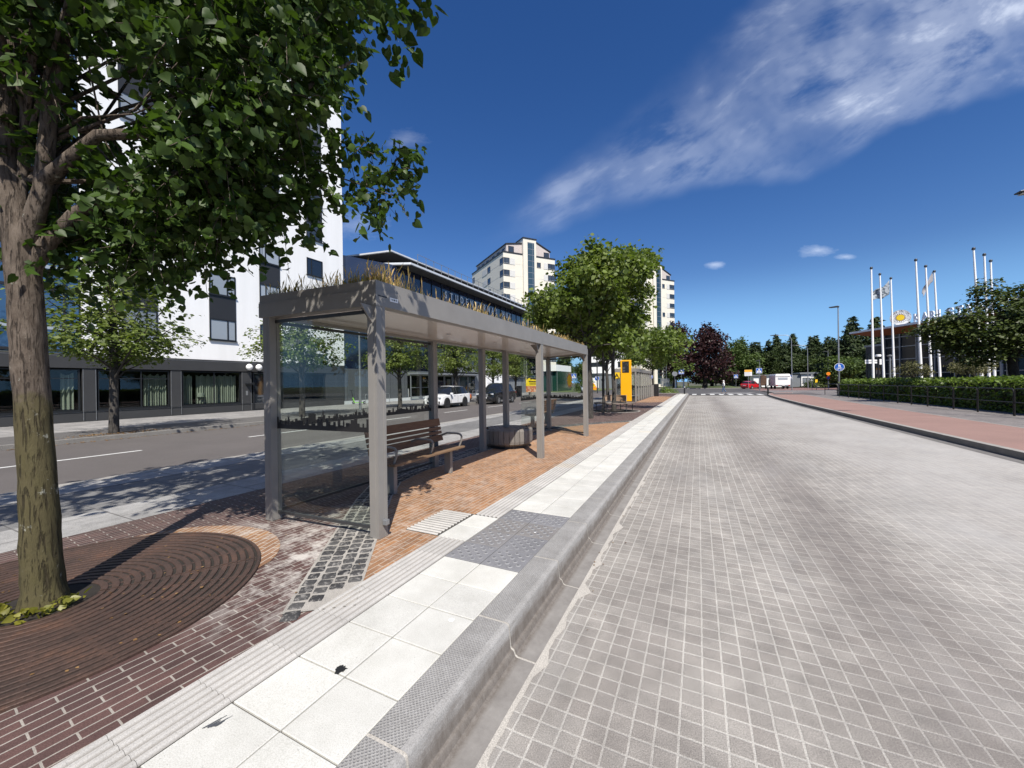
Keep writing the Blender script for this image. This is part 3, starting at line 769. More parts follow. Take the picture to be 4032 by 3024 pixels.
# ------------------------------------------------------------------ timber benches
def bench(name, label, loc, rz=0, group=None):
    """long axis y, sitter faces +x"""
    t = thing(name, label, 'bench', loc, rz, group); L = .86
    for k in range(4):
        x0 = -.19+k*.108
        build('seat_slat', MB().box(x0,x0+.098,-L,L,.425,.458), m_wood_seat, t, bevel=.006)
    tilt = R(13)
    for k in range(4):
        z0 = .545+k*.094; h = (.088,.05,.05,.10)[k] if k<3 else .105
        zz = (.53,.655,.725,.80)[k]; hh = (.11,.052,.058,.13)[k]
        b = MB().box(-.016,.016,-L,L,zz-.5,zz-.5+hh).xf(Matrix.Translation((-.235,0,.5)) @ Matrix.Rotation(-tilt,4,'Y'))
        build('back_slat', b, m_wood, t, bevel=.006)
    for y in (-.68,.68):
        lg = MB().box(-.06,.07,y-.035,y+.035,0,.40); lg.box(-.2,.2,y-.03,y+.03,.40,.424)
        lg.xf(Matrix.Identity(4)); build('leg', lg, m_post, t, bevel=.008)
        s = MB().box(-.03,.0,y-.04,y+.04,-.1,.40).xf(Matrix.Translation((-.245,0,.5)) @ Matrix.Rotation(-tilt,4,'Y'))
        build('back_support', s, m_postdk, t)
    for y in (-.80,.0,.80):
        b = MB(); pts = [(-.22,.63),(-.10,.675),(.10,.675),(.17,.665),(.205,.63),(.20,.56),(.155,.458)]
        for i in range(len(pts)-1):
            (x0,z0),(x1,z1) = pts[i],pts[i+1]
            b.tube([(x0,y,z0),(x1,y,z1)], .017, 6)
        build('armrest', b, m_post, t, smooth=True)
    return t
bn = bench('bench', 'brown slatted wooden bench with grey armrests inside the near shelter', (-3.92,4.82,0))
dup(bn, (-5.2,13.0,0), R(180), 'brown slatted bench behind the near shelter, facing the street and seen end on')

# round seat around the inner post
rs = thing('round_bench', 'round grey timber seat built around a shelter post', 'seat', (-4.25,8.47,0))
b = MB(); n = 30; Rr = .615
for k in range(n):
    a0 = 2*PI*(k+.04)/n; a1 = 2*PI*(k+.96)/n
    P = []
    for a in (a0,(a0+a1)/2,a1):
        P.append([(r*math.cos(a), r*math.sin(a), z) for r,z in ((Rr-.07,.07),(Rr-.012,.11),(Rr,.17),(Rr,.405),(Rr-.012,.438),(Rr-.05,.452),(Rr-.05,.42))])
    m_ = len(P[0]); v = [q for c_ in P for q in c_]
    b.add(v, [(i*m_+j,(i+1)*m_+j,(i+1)*m_+j+1,i*m_+j+1) for i in range(2) for j in range(m_-1)])
build('side_staves', b, m_greywood, rs)
b = MB()
for k in range(12):
    x0 = -.565+k*.0942; x1 = x0+.086
    h0 = math.sqrt(max(0,.566**2-max(abs(x0),abs(x1))**2)); 
    if h0 < .05: continue
    b.box(x0,x1,-h0,h0,.42,.4545)
build('seat_planks', b.xf(Matrix.Rotation(R(35),4,'Z')), m_greywood_top, rs)
build('plinth', MB().lathe([(0,0),(.5,0),(.5,.10),(0,.10)],30), m_black, rs)

# ------------------------------------------------------------------ tree grate
m_rust = None
t = NT('rusted_cast_iron'); vec = t.coord('Object')
cc = t.ramp(t.noise(vec, 3.2, 7, .7), [(.3,(.040,.027,.022)),(.55,(.078,.046,.035)),(.72,(.125,.064,.040)),(.85,(.20,.10,.05))])
cc = t.mix(.4, cc, t.ramp(t.noise(vec, 70, 4, .7),[(.35,.2),(.65,.8)]), 'OVERLAY')
m_rust = t.done(t.pbsdf(cc, .62, .25, .5, t.bump(t.noise(vec, 45, 5), .5, .004)))
m_soil = mat('dark_soil', (.018,.014,.011), .95, var=.4, vs=8, bump=.8, bs=40)
gx, gy = -4.24, 1.0
gr = thing('tree_grate', 'rusty cast iron tree grate of concentric rings around the near trunk', 'tree grate', (gx,gy,0))
def ringseg(r0, r1, z0, z1, a0, a1, n):
    b = MB(); v = []; 
    for k in range(n+1):
        a = a0+(a1-a0)*k/n; c,s = math.cos(a),math.sin(a)
        v += [(r0*c,r0*s,z0),(r1*c,r1*s,z0),(r1*c,r1*s,z1-.003),(r1*c-.004*c,r1*s-.004*s,z1),(r0*c+.004*c,r0*s+.004*s,z1),(r0*c,r0*s,z1-.003)]
    f = [(i*6+j,i*6+(j+1)%6,i*6+6+(j+1)%6,i*6+6+j) for i in range(n) for j in range(6)]
    f += [tuple(range(6)), tuple(n*6+j for j in range(5,-1,-1))]
    return b.add(v, f)
half = MB(); half2 = MB()
A0 = R(58); 
for i in range(16):
    r0 = .28+i*.0623; r1 = r0+.042
    g = .011/r0
    half.merge(ringseg(r0,r1,-.035,.010,A0+g,A0+PI-g,44)); half2.merge(ringseg(r0,r1,-.035,.010,A0+PI+g,A0+2*PI-g,44))
for k in range(13):
    a = A0+PI*k/12; d = half
    for q,hb in ((a,half),(a+PI,half2)):
        bb = MB().box(.30,1.27,-.014,.014,-.034,.0035).xf(Matrix.Rotation(q + (R(1.3) if k==0 else R(-1.3) if k==12 else 0),4,'Z')); hb.merge(bb)
build('grate_half', half, m_rust, gr); build('grate_half', half2, m_rust, gr)
build('frame_ring', ringseg(1.278,1.305,-.05,.012,0,2*PI-.0001,72), m_rust, gr)
build('tree_pit', MB().lathe([(0,.0012),(1.28,.0012)],48), m_soil, gr)
b = MB(); n = 20
for k in range(n):
    pass
v = []; 
for k in range(n+1):
    a = R(48+95*k/n); w = .24*math.sin(PI*k/n)**.6
    v += [(gx+1.30*math.cos(a),gy+1.30*math.sin(a),-.0005),(gx+(1.30+w)*math.cos(a),gy+(1.30+w)*math.sin(a),-.0005)]
b.add(v, [(2*k,2*k+1,2*k+3,2*k+2) for k in range(n)])
struct('tan_brick_crescent', b, m_tanbrick)

# ------------------------------------------------------------------ near linden
def barkmat(name, c1, c2, moss=None, lich=None, sc=1.):
    t = NT(name); vec = t.coord('Object')
    n1 = t.noise(t.mapping(vec, scale=(1,1,.30)), 22*sc, 8, .75, .4); n2 = t.noise(vec, 5*sc, 6, .7)
    crack = t.new('ShaderNodeTexVoronoi'); crack.feature = 'DISTANCE_TO_EDGE'
    wv = t.mapping(vec, scale=(1,1,.2)); t.put(crack.inputs['Vector'], t.mix(.06, wv, t.new('ShaderNodeTexNoise', Scale=6.).outputs['Color'], 'ADD'))
    crack.inputs['Scale'].default_value = 46*sc
    ck = t.ramp(t.noise(t.mapping(vec, scale=(1,1,.10)), 58*sc, 5, .6, .3), [(.36,1.),(.46,0.)])
    cc = t.mix(t.ramp(n1,[(.35,0.),(.65,1.)]), c1, c2)
    cc = t.mix(t.ramp(n2,[(.35,.0),(.65,.5)]), cc, tuple(x*.5 for x in c1))
    if moss:
        sep = t.new('ShaderNodeSeparateXYZ'); t.put(sep.inputs[0], vec)
        lowz = t.ramp(t.math('ADD', t.math('MULTIPLY', sep.outputs[2], .5), t.math('MULTIPLY', t.noise(vec, 2.2, 6, .7), .45)), [(.02,.35),(.16,1.),(.95,.9),(1.12,0.)])
        cc = t.mix(t.math('MULTIPLY', lowz, t.ramp(n1,[(.2,.55),(.7,1.)])), cc, moss)
    cc = t.mix(t.math('MULTIPLY', ck, .6), cc, tuple(x*.35 for x in c1))
    if lich:
        lv = t.ramp(t.noise(t.mapping(vec, loc=(3,1,7), scale=(1,1,.8)), 9*sc, 6, .75), [(.63,0.),(.67,1.)])
        cc = t.mix(t.math('MULTIPLY', lv, .8), cc, lich)
    h = t.math('ADD', t.math('MULTIPLY', n1, 1.), t.math('MULTIPLY', ck, -.7))
    return t.done(t.pbsdf(cc, .9, 0, .2, t.bump(h, 1., .014)))
m_bark_near = barkmat('linden_bark', (.085,.065,.05), (.19,.155,.125), (.084,.074,.030), (.36,.36,.30))
m_bark = barkmat('grey_bark', (.05,.045,.04), (.12,.11,.10), None, (.2,.2,.18))
m_bark_dk = barkmat('dark_bark', (.03,.026,.022), (.075,.065,.055))
m_leaf_near = leafmat('linden_leaf', (.016,.036,.008), (.046,.084,.016), .24, .5, .25)
m_leaf_plat = leafmat('street_lime_leaf', (.040,.068,.015), (.118,.163,.036), .32, .5, .35)
m_leaf_hornb = leafmat('hornbeam_leaf', (.045,.074,.016), (.118,.158,.036), .32, .5, .35)
m_leaf_purple = leafmat('copper_leaf', (.012,.006,.007), (.040,.016,.018), .15, .5, .3)
m_leaf_dark = leafmat('maple_leaf', (.022,.036,.010), (.060,.085,.022), .22, .5, .35)
m_leaf_hedge = leafmat('hedge_leaf', (.04,.07,.012), (.12,.18,.035), .3, .45, .4)
m_needle = leafmat('conifer_needle', (.014,.024,.010), (.035,.055,.020), .1, .6, .25)
m_leaf_far = leafmat('far_leaf', (.028,.052,.014), (.075,.115,.032), .2, .6, .3)
m_leaf_shrub = leafmat('bronze_shrub_leaf', (.07,.07,.035), (.13,.13,.065), .2, .6, .3)
m_leaf_ivy = leafmat('ground_ivy_leaf', (.07,.085,.012), (.19,.19,.03), .3, .45, .4)
m_litter = leafmat('dry_leaf_litter', (.10,.055,.025), (.22,.14,.07), .1, .8, .2)

tx, ty = -4.235, 1.0
lower = [(-0.84,0.11,2.97,0.24,0.24,0.20), (-0.55,0.14,2.66,0.20,0.20,0.17), (-0.11,0.24,2.60,0.20,0.20,0.17), (0.15,0.37,2.54,0.18,0.18,0.15), (0.54,0.45,2.51,0.18,0.18,0.15), (-0.27,0.17,2.80,0.22,0.22,0.19),
  (0.02,0.31,2.76,0.22,0.22,0.19), (0.45,0.40,2.68,0.25,0.25,0.21), (0.73,0.54,2.66,0.22,0.22,0.19), (0.95,0.65,2.71,0.20,0.20,0.17), (1.19,0.76,2.81,0.20,0.20,0.17), (1.33,0.94,2.92,0.18,0.18,0.15),
  (1.51,1.03,2.99,0.11,0.11,0.09), (-0.60,0.23,3.24,0.22,0.22,0.19), (0.45,0.40,3.00,0.28,0.28,0.24), (0.97,0.44,2.96,0.30,0.30,0.26), (1.29,0.59,2.98,0.28,0.28,0.24), (1.36,0.85,3.19,0.28,0.28,0.24),
  (1.49,1.02,3.30,0.16,0.16,0.14), (0.89,0.39,3.09,0.20,0.20,0.17), (1.24,0.45,3.12,0.28,0.28,0.24), (1.66,1.21,3.43,0.13,0.13,0.11), (1.89,1.33,3.46,0.13,0.13,0.11), (1.99,1.49,3.41,0.11,0.11,0.09),
  (2.09,1.54,3.30,0.06,0.06,0.05), (1.76,1.37,3.24,0.11,0.11,0.09), (1.85,1.42,3.06,0.10,0.10,0.09), (1.93,1.46,3.14,0.06,0.06,0.05), (1.81,1.40,2.93,0.06,0.06,0.05), (1.67,1.22,3.08,0.08,0.08,0.07),
  (1.79,1.28,3.54,0.08,0.08,0.07), (-0.18,-0.01,3.36,0.22,0.22,0.19), (1.22,0.33,3.36,0.24,0.24,0.20), (1.54,0.49,3.33,0.28,0.28,0.24), (1.62,0.75,3.47,0.26,0.26,0.22), (1.66,0.99,4.06,0.14,0.14,0.12),
  (1.65,1.10,4.33,0.12,0.12,0.10), (0.09,-0.10,3.77,0.34,0.34,0.29), (0.29,-0.01,4.08,0.24,0.24,0.20), (1.32,0.27,3.67,0.26,0.26,0.22), (1.60,0.41,3.72,0.30,0.30,0.26), (1.72,0.69,3.87,0.26,0.26,0.22),
  (1.69,1.01,4.31,0.18,0.18,0.15), (1.69,1.23,4.61,0.14,0.14,0.12), (1.29,0.26,3.96,0.28,0.28,0.24), (1.56,0.61,4.18,0.30,0.30,0.26), (0.52,0.10,4.26,0.20,0.20,0.17), (-0.10,0.92,3.78,0.30,0.30,0.26),
  (0.40,1.05,3.80,0.38,0.38,0.32), (0.68,1.30,3.90,0.30,0.30,0.26), (0.13,0.91,3.17,0.28,0.28,0.24), (0.53,1.22,4.46,0.38,0.38,0.32), (0.22,0.96,4.43,0.32,0.32,0.27), (0.85,1.38,4.63,0.22,0.22,0.19),
  (-0.38,0.78,3.13,0.26,0.26,0.22), (0.47,1.08,3.25,0.26,0.26,0.22), (-1.00,0.48,3.19,0.26,0.26,0.22), (-0.96,0.16,3.29,0.28,0.28,0.24), (-0.42,0.54,3.25,0.14,0.14,0.12)]
upper = [(.3,.9,5.2,1.3,1.2,.9),(-1.1,.2,5.9,1.1,1.0,.8),(.2,-.5,5.3,1.5,1.2,.9),(1.0,.6,5.5,1.4,1.2,.9),(-.6,.3,5.9,1.6,1.5,1.0),(.1,.1,6.8,1.3,1.3,.9),(-1.4,-.6,4.9,1.3,1.3,.9),(-1.5,1.0,6.6,1.1,1.1,.8),(-1.9,.3,4.0,.6,.6,.45),(1.6,1.3,5.2,.9,.9,.7),(-1.9,.2,4.2,.7,.8,.5),(.2,1.7,5.4,.9,.9,.7),(-1.4,-2.2,5.2,1.2,1.1,.9),(-2.3,-1.4,5.2,1.2,1.1,.9),(-2.6,-.2,5.0,1.0,1.,.8)]
near = thing('linden_tree', 'large linden tree with mossy trunk in the iron grate, nearest the camera', 'tree', (tx,ty,0))
P1, o1, C1, TW = crown_twigs(lower, 1250, 13, .26, 4, .3, .22)
P2, o2, C2, TW2 = crown_twigs(upper, 1050, 13, .42, 14, .25, .2)
P = np.concatenate([P1,P2]); out = np.concatenate([o1,o2]); C = np.concatenate([C1[::3],C2])
rgn = np.random.default_rng(8)
trunk = [(0,0,-.02),(-.005,0,.12),(-.02,-.005,.5),(-.045,-.015,1.1),(-.07,-.03,1.7),(-.085,-.045,2.2),(-.10,-.06,2.65),(-.16,-.12,3.2),(-.15,-.1,4.2),(-.1,-.05,5.4),(0,0,6.4)]
trad = [.132,.108,.098,.091,.087,.088,.088,.066,.05,.03,.015]
tb = MB(); 
def bumpy_trunk(pts, rad, n=28, seed=2):
    """resample the trunk and knead its surface"""
    rg = random.Random(seed); P_ = []; R_ = []
    for i in range(len(pts)-1):
        for k in range(6):
            u = k/6; P_.append(Vector(pts[i]).lerp(Vector(pts[i+1]),u)); R_.append(rad[i]*(1-u)+rad[i+1]*u)
    P_.append(Vector(pts[-1])); R_.append(rad[-1])
    b = MB().tube(P_, R_, n)
    from mathutils import noise
    vv = []
    for i,p in enumerate(b.v):
        c = P_[min(i//n,len(P_)-1)]; d = Vector(p)-c
        a = math.atan2(d.y,d.x)
        k = 1+.075*noise.noise(Vector(p)*5)+.05*noise.noise(Vector(p)*14)+ .05*math.sin(a*5+p[2]*.7)*max(0,1-p[2]*2.2)
        vv.append(tuple(c+d*k))
    b.v = vv; return b
tb.merge(bumpy_trunk(trunk, trad))
tb.merge(bumpy_trunk([(-.09,-.04,2.35),(.03,.04,2.60),(.18,.14,2.82),(.42,.3,2.99),(.7,.42,3.1),(1.15,.75,3.2)], [.055,.046,.040,.032,.025,.012], 16, 5))
tb.merge(bumpy_trunk([(-.08,-.05,2.5),(.1,.0,2.95),(.17,.02,3.5),(.35,.1,4.3),(.5,.3,5.2)], [.062,.05,.042,.03,.015], 16, 6))
tb.merge(bumpy_trunk([(.12,.0,3.0),(.5,.16,3.3),(.95,.4,3.32),(1.5,.8,3.6),(1.8,1.2,4.1)], [.045,.036,.028,.02,.01], 12, 7))
tb.merge(trunk_mb([(-.1,-.06,2.6),(0,0,5)],[.03,.02],C[::9],(.0,.9),60,3,.6,twig=.004))
for q_ in TW[::2]: tb.tube(q_,[.0035,.0028,.0015],4,caps=False)
build('trunk', tb, m_bark_near, near, smooth=True)
size = .062*(.55+.75*rgn.random(len(P))); size[len(P1):] *= 1.7
leaf_mesh('crown', P, size, m_leaf_near, near, 4, out, .55, (HEART_V,HEART_F), rand=.75, droop=.55)
# weeds at the foot
rg2 = np.random.default_rng(3); Q = []
for k in range(100):
    a = R(-140+190*rg2.random()) ; r = .13+.14*rg2.random()
    Q.append((gx+.04+r*math.cos(a), gy-.02+r*math.sin(a), .015+.06*rg2.random()))
Q = np.array(Q)
w = leaf_mesh('ground_ivy', Q-np.array([gx,gy,0]), .038*(.5+.9*rg2.random(len(Q))), m_leaf_ivy, None, 3, None, .7, (HEART_V,HEART_F), loc=(gx,gy,0))
tag(w, 'yellow green creeping weeds around the foot of the nearest trunk', 'weeds')
# leaf litter
Q = []
for k in range(170):
    u = rg2.random()
    if u < .55: a = rg2.random()*6.28; r = rg2.random()**.5*1.25; Q.append((gx+r*math.cos(a), gy+r*math.sin(a), .014))
    elif u < .8: Q.append((-5.9+3.4*rg2.random(), -.5+6*rg2.random(), .008))
    else: Q.append((-.95+.25*rg2.random(), 2+12*rg2.random(), -.188))
w = leaf_mesh('leaf_litter', np.array(Q), .02*(.4+rg2.random(len(Q))), m_litter, None, 5, None, 2.5, (LEAF_V,LEAF_F), rand=.3); tag(w, kind='stuff')
Q = []
for k in range(700):
    if k < 420: Q.append((-18.25+rg2.normal()*.28, 6.0+rg2.normal()*.7, .012))
    else: Q.append((-17.25-.1*rg2.random(), 3.5+9*rg2.random()**1.5, -.115))
w = leaf_mesh('kerb_leaf_litter', np.array(Q), .05*(.5+rg2.random(len(Q))), m_litter, None, 6, None, 2.5, (LEAF_V,LEAF_F), rand=.4); tag(w, kind='stuff')
# dark scuffs on the white tiles
def scuff(cx, cy, pts, name, label):
    b = MB(); b.prism([(cx+x,cy+y) for x,y in pts], .003, .0045); struct(name, b, m_black)
rg = random.Random(4)
scuff(-1.754,1.448, [((.020+.004*math.sin(3*a)+rg.uniform(-.004,.009))*math.cos(a)*1.2, (.020+.004*math.sin(3*a)+rg.uniform(-.004,.009))*math.sin(a)*1.3) for a in np.linspace(0,2*PI,34)[:-1]], 'tar_stain', '')
sb_ = MB()
for k in range(16):
    x0 = -2.02+.0028*k+rg.uniform(-.002,.002); y0 = .93+rg.uniform(0,.012)+.002*k; l_ = rg.uniform(.02,.085); w_ = rg.uniform(.0012,.0034)
    sb_.add([(x0-w_,y0,.0032+k*1e-5),(x0+w_,y0,.0032+k*1e-5),(x0+w_*.4+l_*.25,y0+l_,.0032+k*1e-5),(x0-w_*.4+l_*.25,y0+l_,.0032+k*1e-5)],[(0,1,2,3)])
struct('rubber_scuff', sb_, mat('rubber_mark',(.06,.065,.075),.9,var=.3))
b = MB(); b.lathe([(.02,.0033),(0,.0036)],14,0,(-1.46,2.06)); b.lathe([(.011,.0083),(0,.0085)],10,0,(-1.52,3.62))
struct('gum_spots', b, m_white)
# ------------------------------------------------------------------ street trees on the far pavement
def hornbeam(seed, name='street_tree', lab='', loc=(0,0,0), group='street trees along the far pavement'):
    bl = [(0,0,4.1,2.2,2.2,1.7),(0,0,5.2,1.5,1.5,1.3),(.2,-.2,3.3,2.6,2.6,.75),(-.3,.4,2.9,1.9,1.9,.5)]
    return make_tree(name, lab, 'tree', loc, bl, [(0,0,-.02),(.03,0,1.0),(-.02,.03,2.3),(.03,0,3.6),(0,0,5.6)], [.15,.125,.12,.08,.03],
        (m_bark, m_leaf_hornb), 380, 17, .16, .15, seed, (.4,.95), 46, up=1.0, group=group, shell=.35, tmpl=(QUAD_V,QUAD_F), lr=.3, rand=.5, droop=.1)
h1 = hornbeam(31, lab='round crowned street tree on the far pavement, first from the left edge', loc=(-18.3,5.96,0))
h2 = hornbeam(37, lab='street tree on the far pavement seen through the end glass of the near shelter', loc=(-18.3,13.0,0))
h3 = dup(h1, (-18.4,20.3,0), R(100), 'street tree on the far pavement seen just left of the white car')
h4 = dup(h2, (-18.3,27.0,0), R(60), 'street tree on the far pavement rising behind the white car')
h5 = dup(h1, (-18.3,33.4,0), R(200), 'street tree in front of the small white block, left of the black car roof', .92)
h6 = dup(h2, (-18.3,38.6,0), R(290), 'street tree behind the black car, next to the yellow advertising board', .9)

# ------------------------------------------------------------------ buildings: local x along the facade (viewer's right), y inward, z up
t = NT('white_render'); vec = t.coord('Object')
cc = t.mix(t.ramp(t.noise(t.mapping(vec, scale=(1.,1.,.06)), 1.4, 6, .65),[(.35,0.),(.75,1.)]), (.87,.87,.86), (.79,.79,.775))
cc = t.mix(t.ramp(t.noise(vec, .25, 5, .6),[(.4,0.),(.8,.35)]), cc, (.76,.755,.74))
m_plaster = t.done(t.pbsdf(cc, .88, 0, .3, t.bump(t.noise(vec, 30, 3), .15, .004)))
m_dkpanel = mat('anthracite_panel', (.026,.027,.030), .45, 0, .4, var=.1, vs=.6)
m_gfpanel = mat('charcoal_panel', (.042,.043,.045), .55, 0, .4, var=.1, vs=.8)
m_frame = mat('dark_window_frame', (.016,.018,.021), .4, 0, .4, var=.05)
m_curtain = mat('pale_green_curtain', (.40,.43,.36), .8, var=.1, vs=2)
m_room = mat('dim_interior', (.035,.033,.03), .9, var=.3, vs=.8)
m_shopglass = glassmat('shop_window_glass', (.80,.83,.81), .035, .5)
def xform(mb, face):
    """face: None = y plane facing -y ; 'left' = x plane facing -x (x of the box runs along +y)"""
    if face == 'left': mb.v = [(y, x, z) for x,y,z in mb.v]; mb.f = [f[::-1] for f in mb.f]
    return mb
def window(par, x0, x1, z0, z1, y=0., m=None, mull=(), fw=.07, face=None, name='window', frame=None, sill=True, trans=()):
    """frame stands 3 cm proud of the wall, pane recessed behind it"""
    f = MB(); d0 = y-.035; d1 = y+.05
    f.box(x0,x0+fw,d0,d1,z0,z1); f.box(x1-fw,x1,d0,d1,z0,z1); f.box(x0+fw,x1-fw,d0,d1,z0,z0+fw); f.box(x0+fw,x1-fw,d0,d1,z1-fw,z1)
    for u in mull:
        xm = x0+(x1-x0)*u; f.box(xm-fw*.5,xm+fw*.5,d0+.004,d1,z0+fw,z1-fw)
    for u in trans:
        zm = z0+(z1-z0)*u; f.box(x0+fw,x1-fw,d0+.008,d1,zm-fw*.4,zm+fw*.4)
    if sill: f.box(x0-.04,x1+.04,y-.10,y-.002,z0-.05,z0-.004)
    w = build(name, xform(f,face), frame or m_frame, par)
    build('pane', xform(MB().box(x0+fw*.5,x1-fw*.5,y-.004,y+.02,z0+fw*.5,z1-fw*.5),face), m or m_wglass, w)
    return w

# white tower, left: world facade x=-26.4, local x = world y
tw = thing('white_tower_block', 'tall white rendered building with paired dark windows and a black ground floor', 'building', (-26.4,7.6,0), R(90))
b = MB().box(0,15.05,.06,14,3.22,39)
build('wall', b, m_plaster, tw)
base = 4.45; fl = 2.772
rg = random.Random(8)
cols = [(1.35,2.82,0),(5.28,6.76,0),(8.25,9.66,1),(11.75,13.1,1)]
for ci,(x0,x1,par) in enumerate(cols):
    for k in range(0,12):
        if ci == 0 and k in (1,3): continue
        if ci == 1 and k in (2,3,6): continue
        if ci == 3 and k in (0,1): continue
        z0 = base+fl*k; z1 = z0+1.30
        mm = m_wblind if rg.random()<.55 else m_wglass
        window(tw, x0, x1, z0, z1, .06, mm, (.68 if par==0 else .30,))
        if (k+par)%2==0 and not (ci==1 and k==2):
            build('dark_infill_panel', MB().box(x0,x1,.025,.07,z1+.004,z0+fl-.056), m_dkpanel, tw)
build('roof_coping', MB().box(-.05,15.1,.0,14.05,39,39.15), m_frame, tw)
# black ground floor
gf = MB().box(-18,15.0,.02,.35,2.56,3.20); gf.box(-18,15.0,.10,.3,0,.48)
for x0,x1 in ((-18,-13.5),(-9,-8.4),(-4.6,-4.0),(-.05,.42),(3.36,3.86),(7.06,7.65),(13.3,15.0)):
    gf.box(x0,x1,.06,.35,.484,2.556)
build('ground_floor_cladding', gf, m_gfpanel, tw)
gj = MB()
for x in (-.03,.40,3.38,3.84,7.08,7.63): gj.box(x-.008,x+.008,.054,.062,.05,2.5)
gj.box(-18,15,.012,.02,3.12,3.135); gj.box(-18,15,.092,.10,.455,.465)
build('panel_joints', gj, m_galv, tw)
for (x0,x1,ml,cur) in ((-13.4,-9.1,(.33,.66),()),(-8.3,-4.7,(.5,),()),(-3.9,-.12,(.35,.68),((.86,.98),)),(.48,3.32,(.58,),((.66,.99),)),(3.92,7.02,(.52,),((.05,.2),(.27,.98)))):
    w = window(tw, x0, x1, .53, 2.5, .16, m_shopglass, ml, .05, name='shop_window', trans=() if x0>3 else (.78,))
    if cur:
        cb = MB()
        for (a,c) in cur:
            xs = np.linspace(x0+(x1-x0)*a, x0+(x1-x0)*c, int((c-a)*150)); 
            v = []
            for i,x in enumerate(xs):
                yy = .52+.07*math.sin(i*1.15)+.03*math.sin(i*.37); v += [(x,yy,.6),(x,yy,2.35-.12*abs(math.sin(i*.21)))]
            cb.add(v, [(2*i,2*i+2,2*i+3,2*i+1) for i in range(len(xs)-1)])
        build('curtain', cb, m_curtain, w)
rm = MB(); rm.quad((-13.5,3.4,.3),(13.4,3.4,.3),(13.4,3.4,2.6),(-13.5,3.4,2.6)); rm.quad((-13.5,.36,.49),(13.4,.36,.49),(13.4,3.4,.49),(-13.5,3.4,.49))
rm.quad((-13.5,.36,2.58),(-13.5,3.4,2.58),(13.4,3.4,2.58),(13.4,.36,2.58))
rm.quad((13.4,.36,.3),(13.4,3.4,.3),(13.4,3.4,2.6),(13.4,.36,2.6)); rm.quad((7.12,.36,.3),(7.12,3.4,.3),(7.12,3.4,2.6),(7.12,.36,2.6)); rm.quad((-13.5,.36,.3),(-13.5,3.4,.3),(-13.5,3.4,2.6),(-13.5,.36,2.6))
build('shop_interior', rm, m_room, tw)
lmp = build('table_lamp', MB().lathe([(.02,.65),(.03,1.0),(.18,1.0),(.16,1.24),(.0,1.25)],14,0,(4.95,.45)), m_curtain, tw)
dr = MB(); dr.box(7.75,7.83,.05,.2,0,2.5); dr.box(8.7,8.76,.05,.2,0,2.5); dr.box(9.6,9.68,.05,.2,0,2.5); dr.box(7.83,9.6,.05,.2,2.42,2.5); dr.box(7.83,9.6,.06,.2,0,.1)
do = build('entrance_door', dr, m_frame, tw)
build('pane', MB().box(7.83,9.6,.12,.14,.1,2.42), m_wglass, do)
build('door_handle', MB().tube([(8.82,.0,.9),(8.82,.0,2.0)],.018,8), m_galv, do)
w = window(tw, 9.8, 13.2, .53, 2.5, .16, m_shopglass, (.5,), .05, name='shop_window')
gl = build('globe_lamp', MB().lathe([(0,2.62),(.09,2.65),(.17,2.74),(.2,2.84),(.17,2.94),(.09,3.02),(0,3.05)],16,0,(7.35,-.28)), m_white, tw, smooth=True)
build('lamp_bracket', MB().tube([(7.35,.05,2.58),(7.35,-.28,2.56),(7.35,-.28,2.63)],.02,6), m_frame, gl)
gl2 = build('globe_lamp', MB().lathe([(0,2.62),(.09,2.65),(.17,2.74),(.2,2.84),(.17,2.94),(.09,3.02),(0,3.05)],16,0,(7.95,-.28)), m_white, tw, smooth=True)
build('intercom', MB().box(7.3,7.42,.045,.06,1.02,1.30), m_galv, tw)
build('letter_shelf', MB().box(7.25,7.7,-.2,.058,1.72,1.80), m_frame, tw)

# blue glass building at the left edge, slightly set back
bg = thing('blue_glass_building', 'blue glazed office block at the left edge behind the nearest tree', 'building', (-26.4,-14,0), R(90))
build('curtain_wall', MB().box(0,21.5,.22,12,3.24,40), m_wblue, bg)
b = MB()
for k in range(0,17): b.box(k*1.3+.2,k*1.3+.26,.14,.24,3.3,40)
for k in range(0,13): b.box(0,21.5,.16,.218,3.3+2.77*k,3.42+2.77*k); 
build('mullions', b, m_dkpanel, bg)
b = MB()
for k in range(0,12): b.box(.3,21.4,.195,.219,4.3+2.77*k,4.46+2.77*k)
build('sill_bands', b, m_wblind, bg)

# ---- student house: dark glazed block with two flat roofs and lettering
st = thing('student_house', 'low dark glazed building with overhanging pale roof edges and rooftop railing', 'building', (-26.5,22.7,0), R(90))
m_roofedge = mat('pale_roof_fascia', (.62,.64,.66), .4, .1, .5, var=.05)
m_soffit = mat('grey_soffit', (.075,.077,.082), .6, var=.08)
m_navyglass = wglass('navy_glass', (.012,.018,.045), .06, .9)
m_greyclad = mat('grey_cladding', (.105,.112,.122), .5, .1, .5, var=.06, vs=.7)
m_greyclad2 = mat('pale_grey_cladding', (.20,.215,.23), .5, .1, .5, var=.06, vs=.7)
def W2(x, y): return (y-22.7, -(x+26.5))       # world -> local
build('wall', MB().box(.02,45,.25,14,3.0,5.8), m_navyglass, st); build('upper_wall', MB().prism([(4.5,-1.15),(45,-1.15),(45,14),(.02,14),(.02,.9)],5.803,12.7), m_navyglass, st)
b = MB()
for k in range(23): b.box(5.0+k*1.75,5.07+k*1.75,-1.22,-1.13,5.9,12.6)
for z in (5.85,8.6,10.6): b.box(4.6,45,-1.20,-1.132,z,z+.14)
build('mullions', b, m_frame, st)
lr = [(-22.7+20.5,6.0),W2(-29.65,25.5),W2(-28.5,26.05),W2(-24.0,28.2),W2(-23.85,70)[0:2],(47,16),(-2.2,16)]
lr = [W2(-40,20.8),W2(-24.0,28.2),W2(-23.85,66),W2(-40,66)]
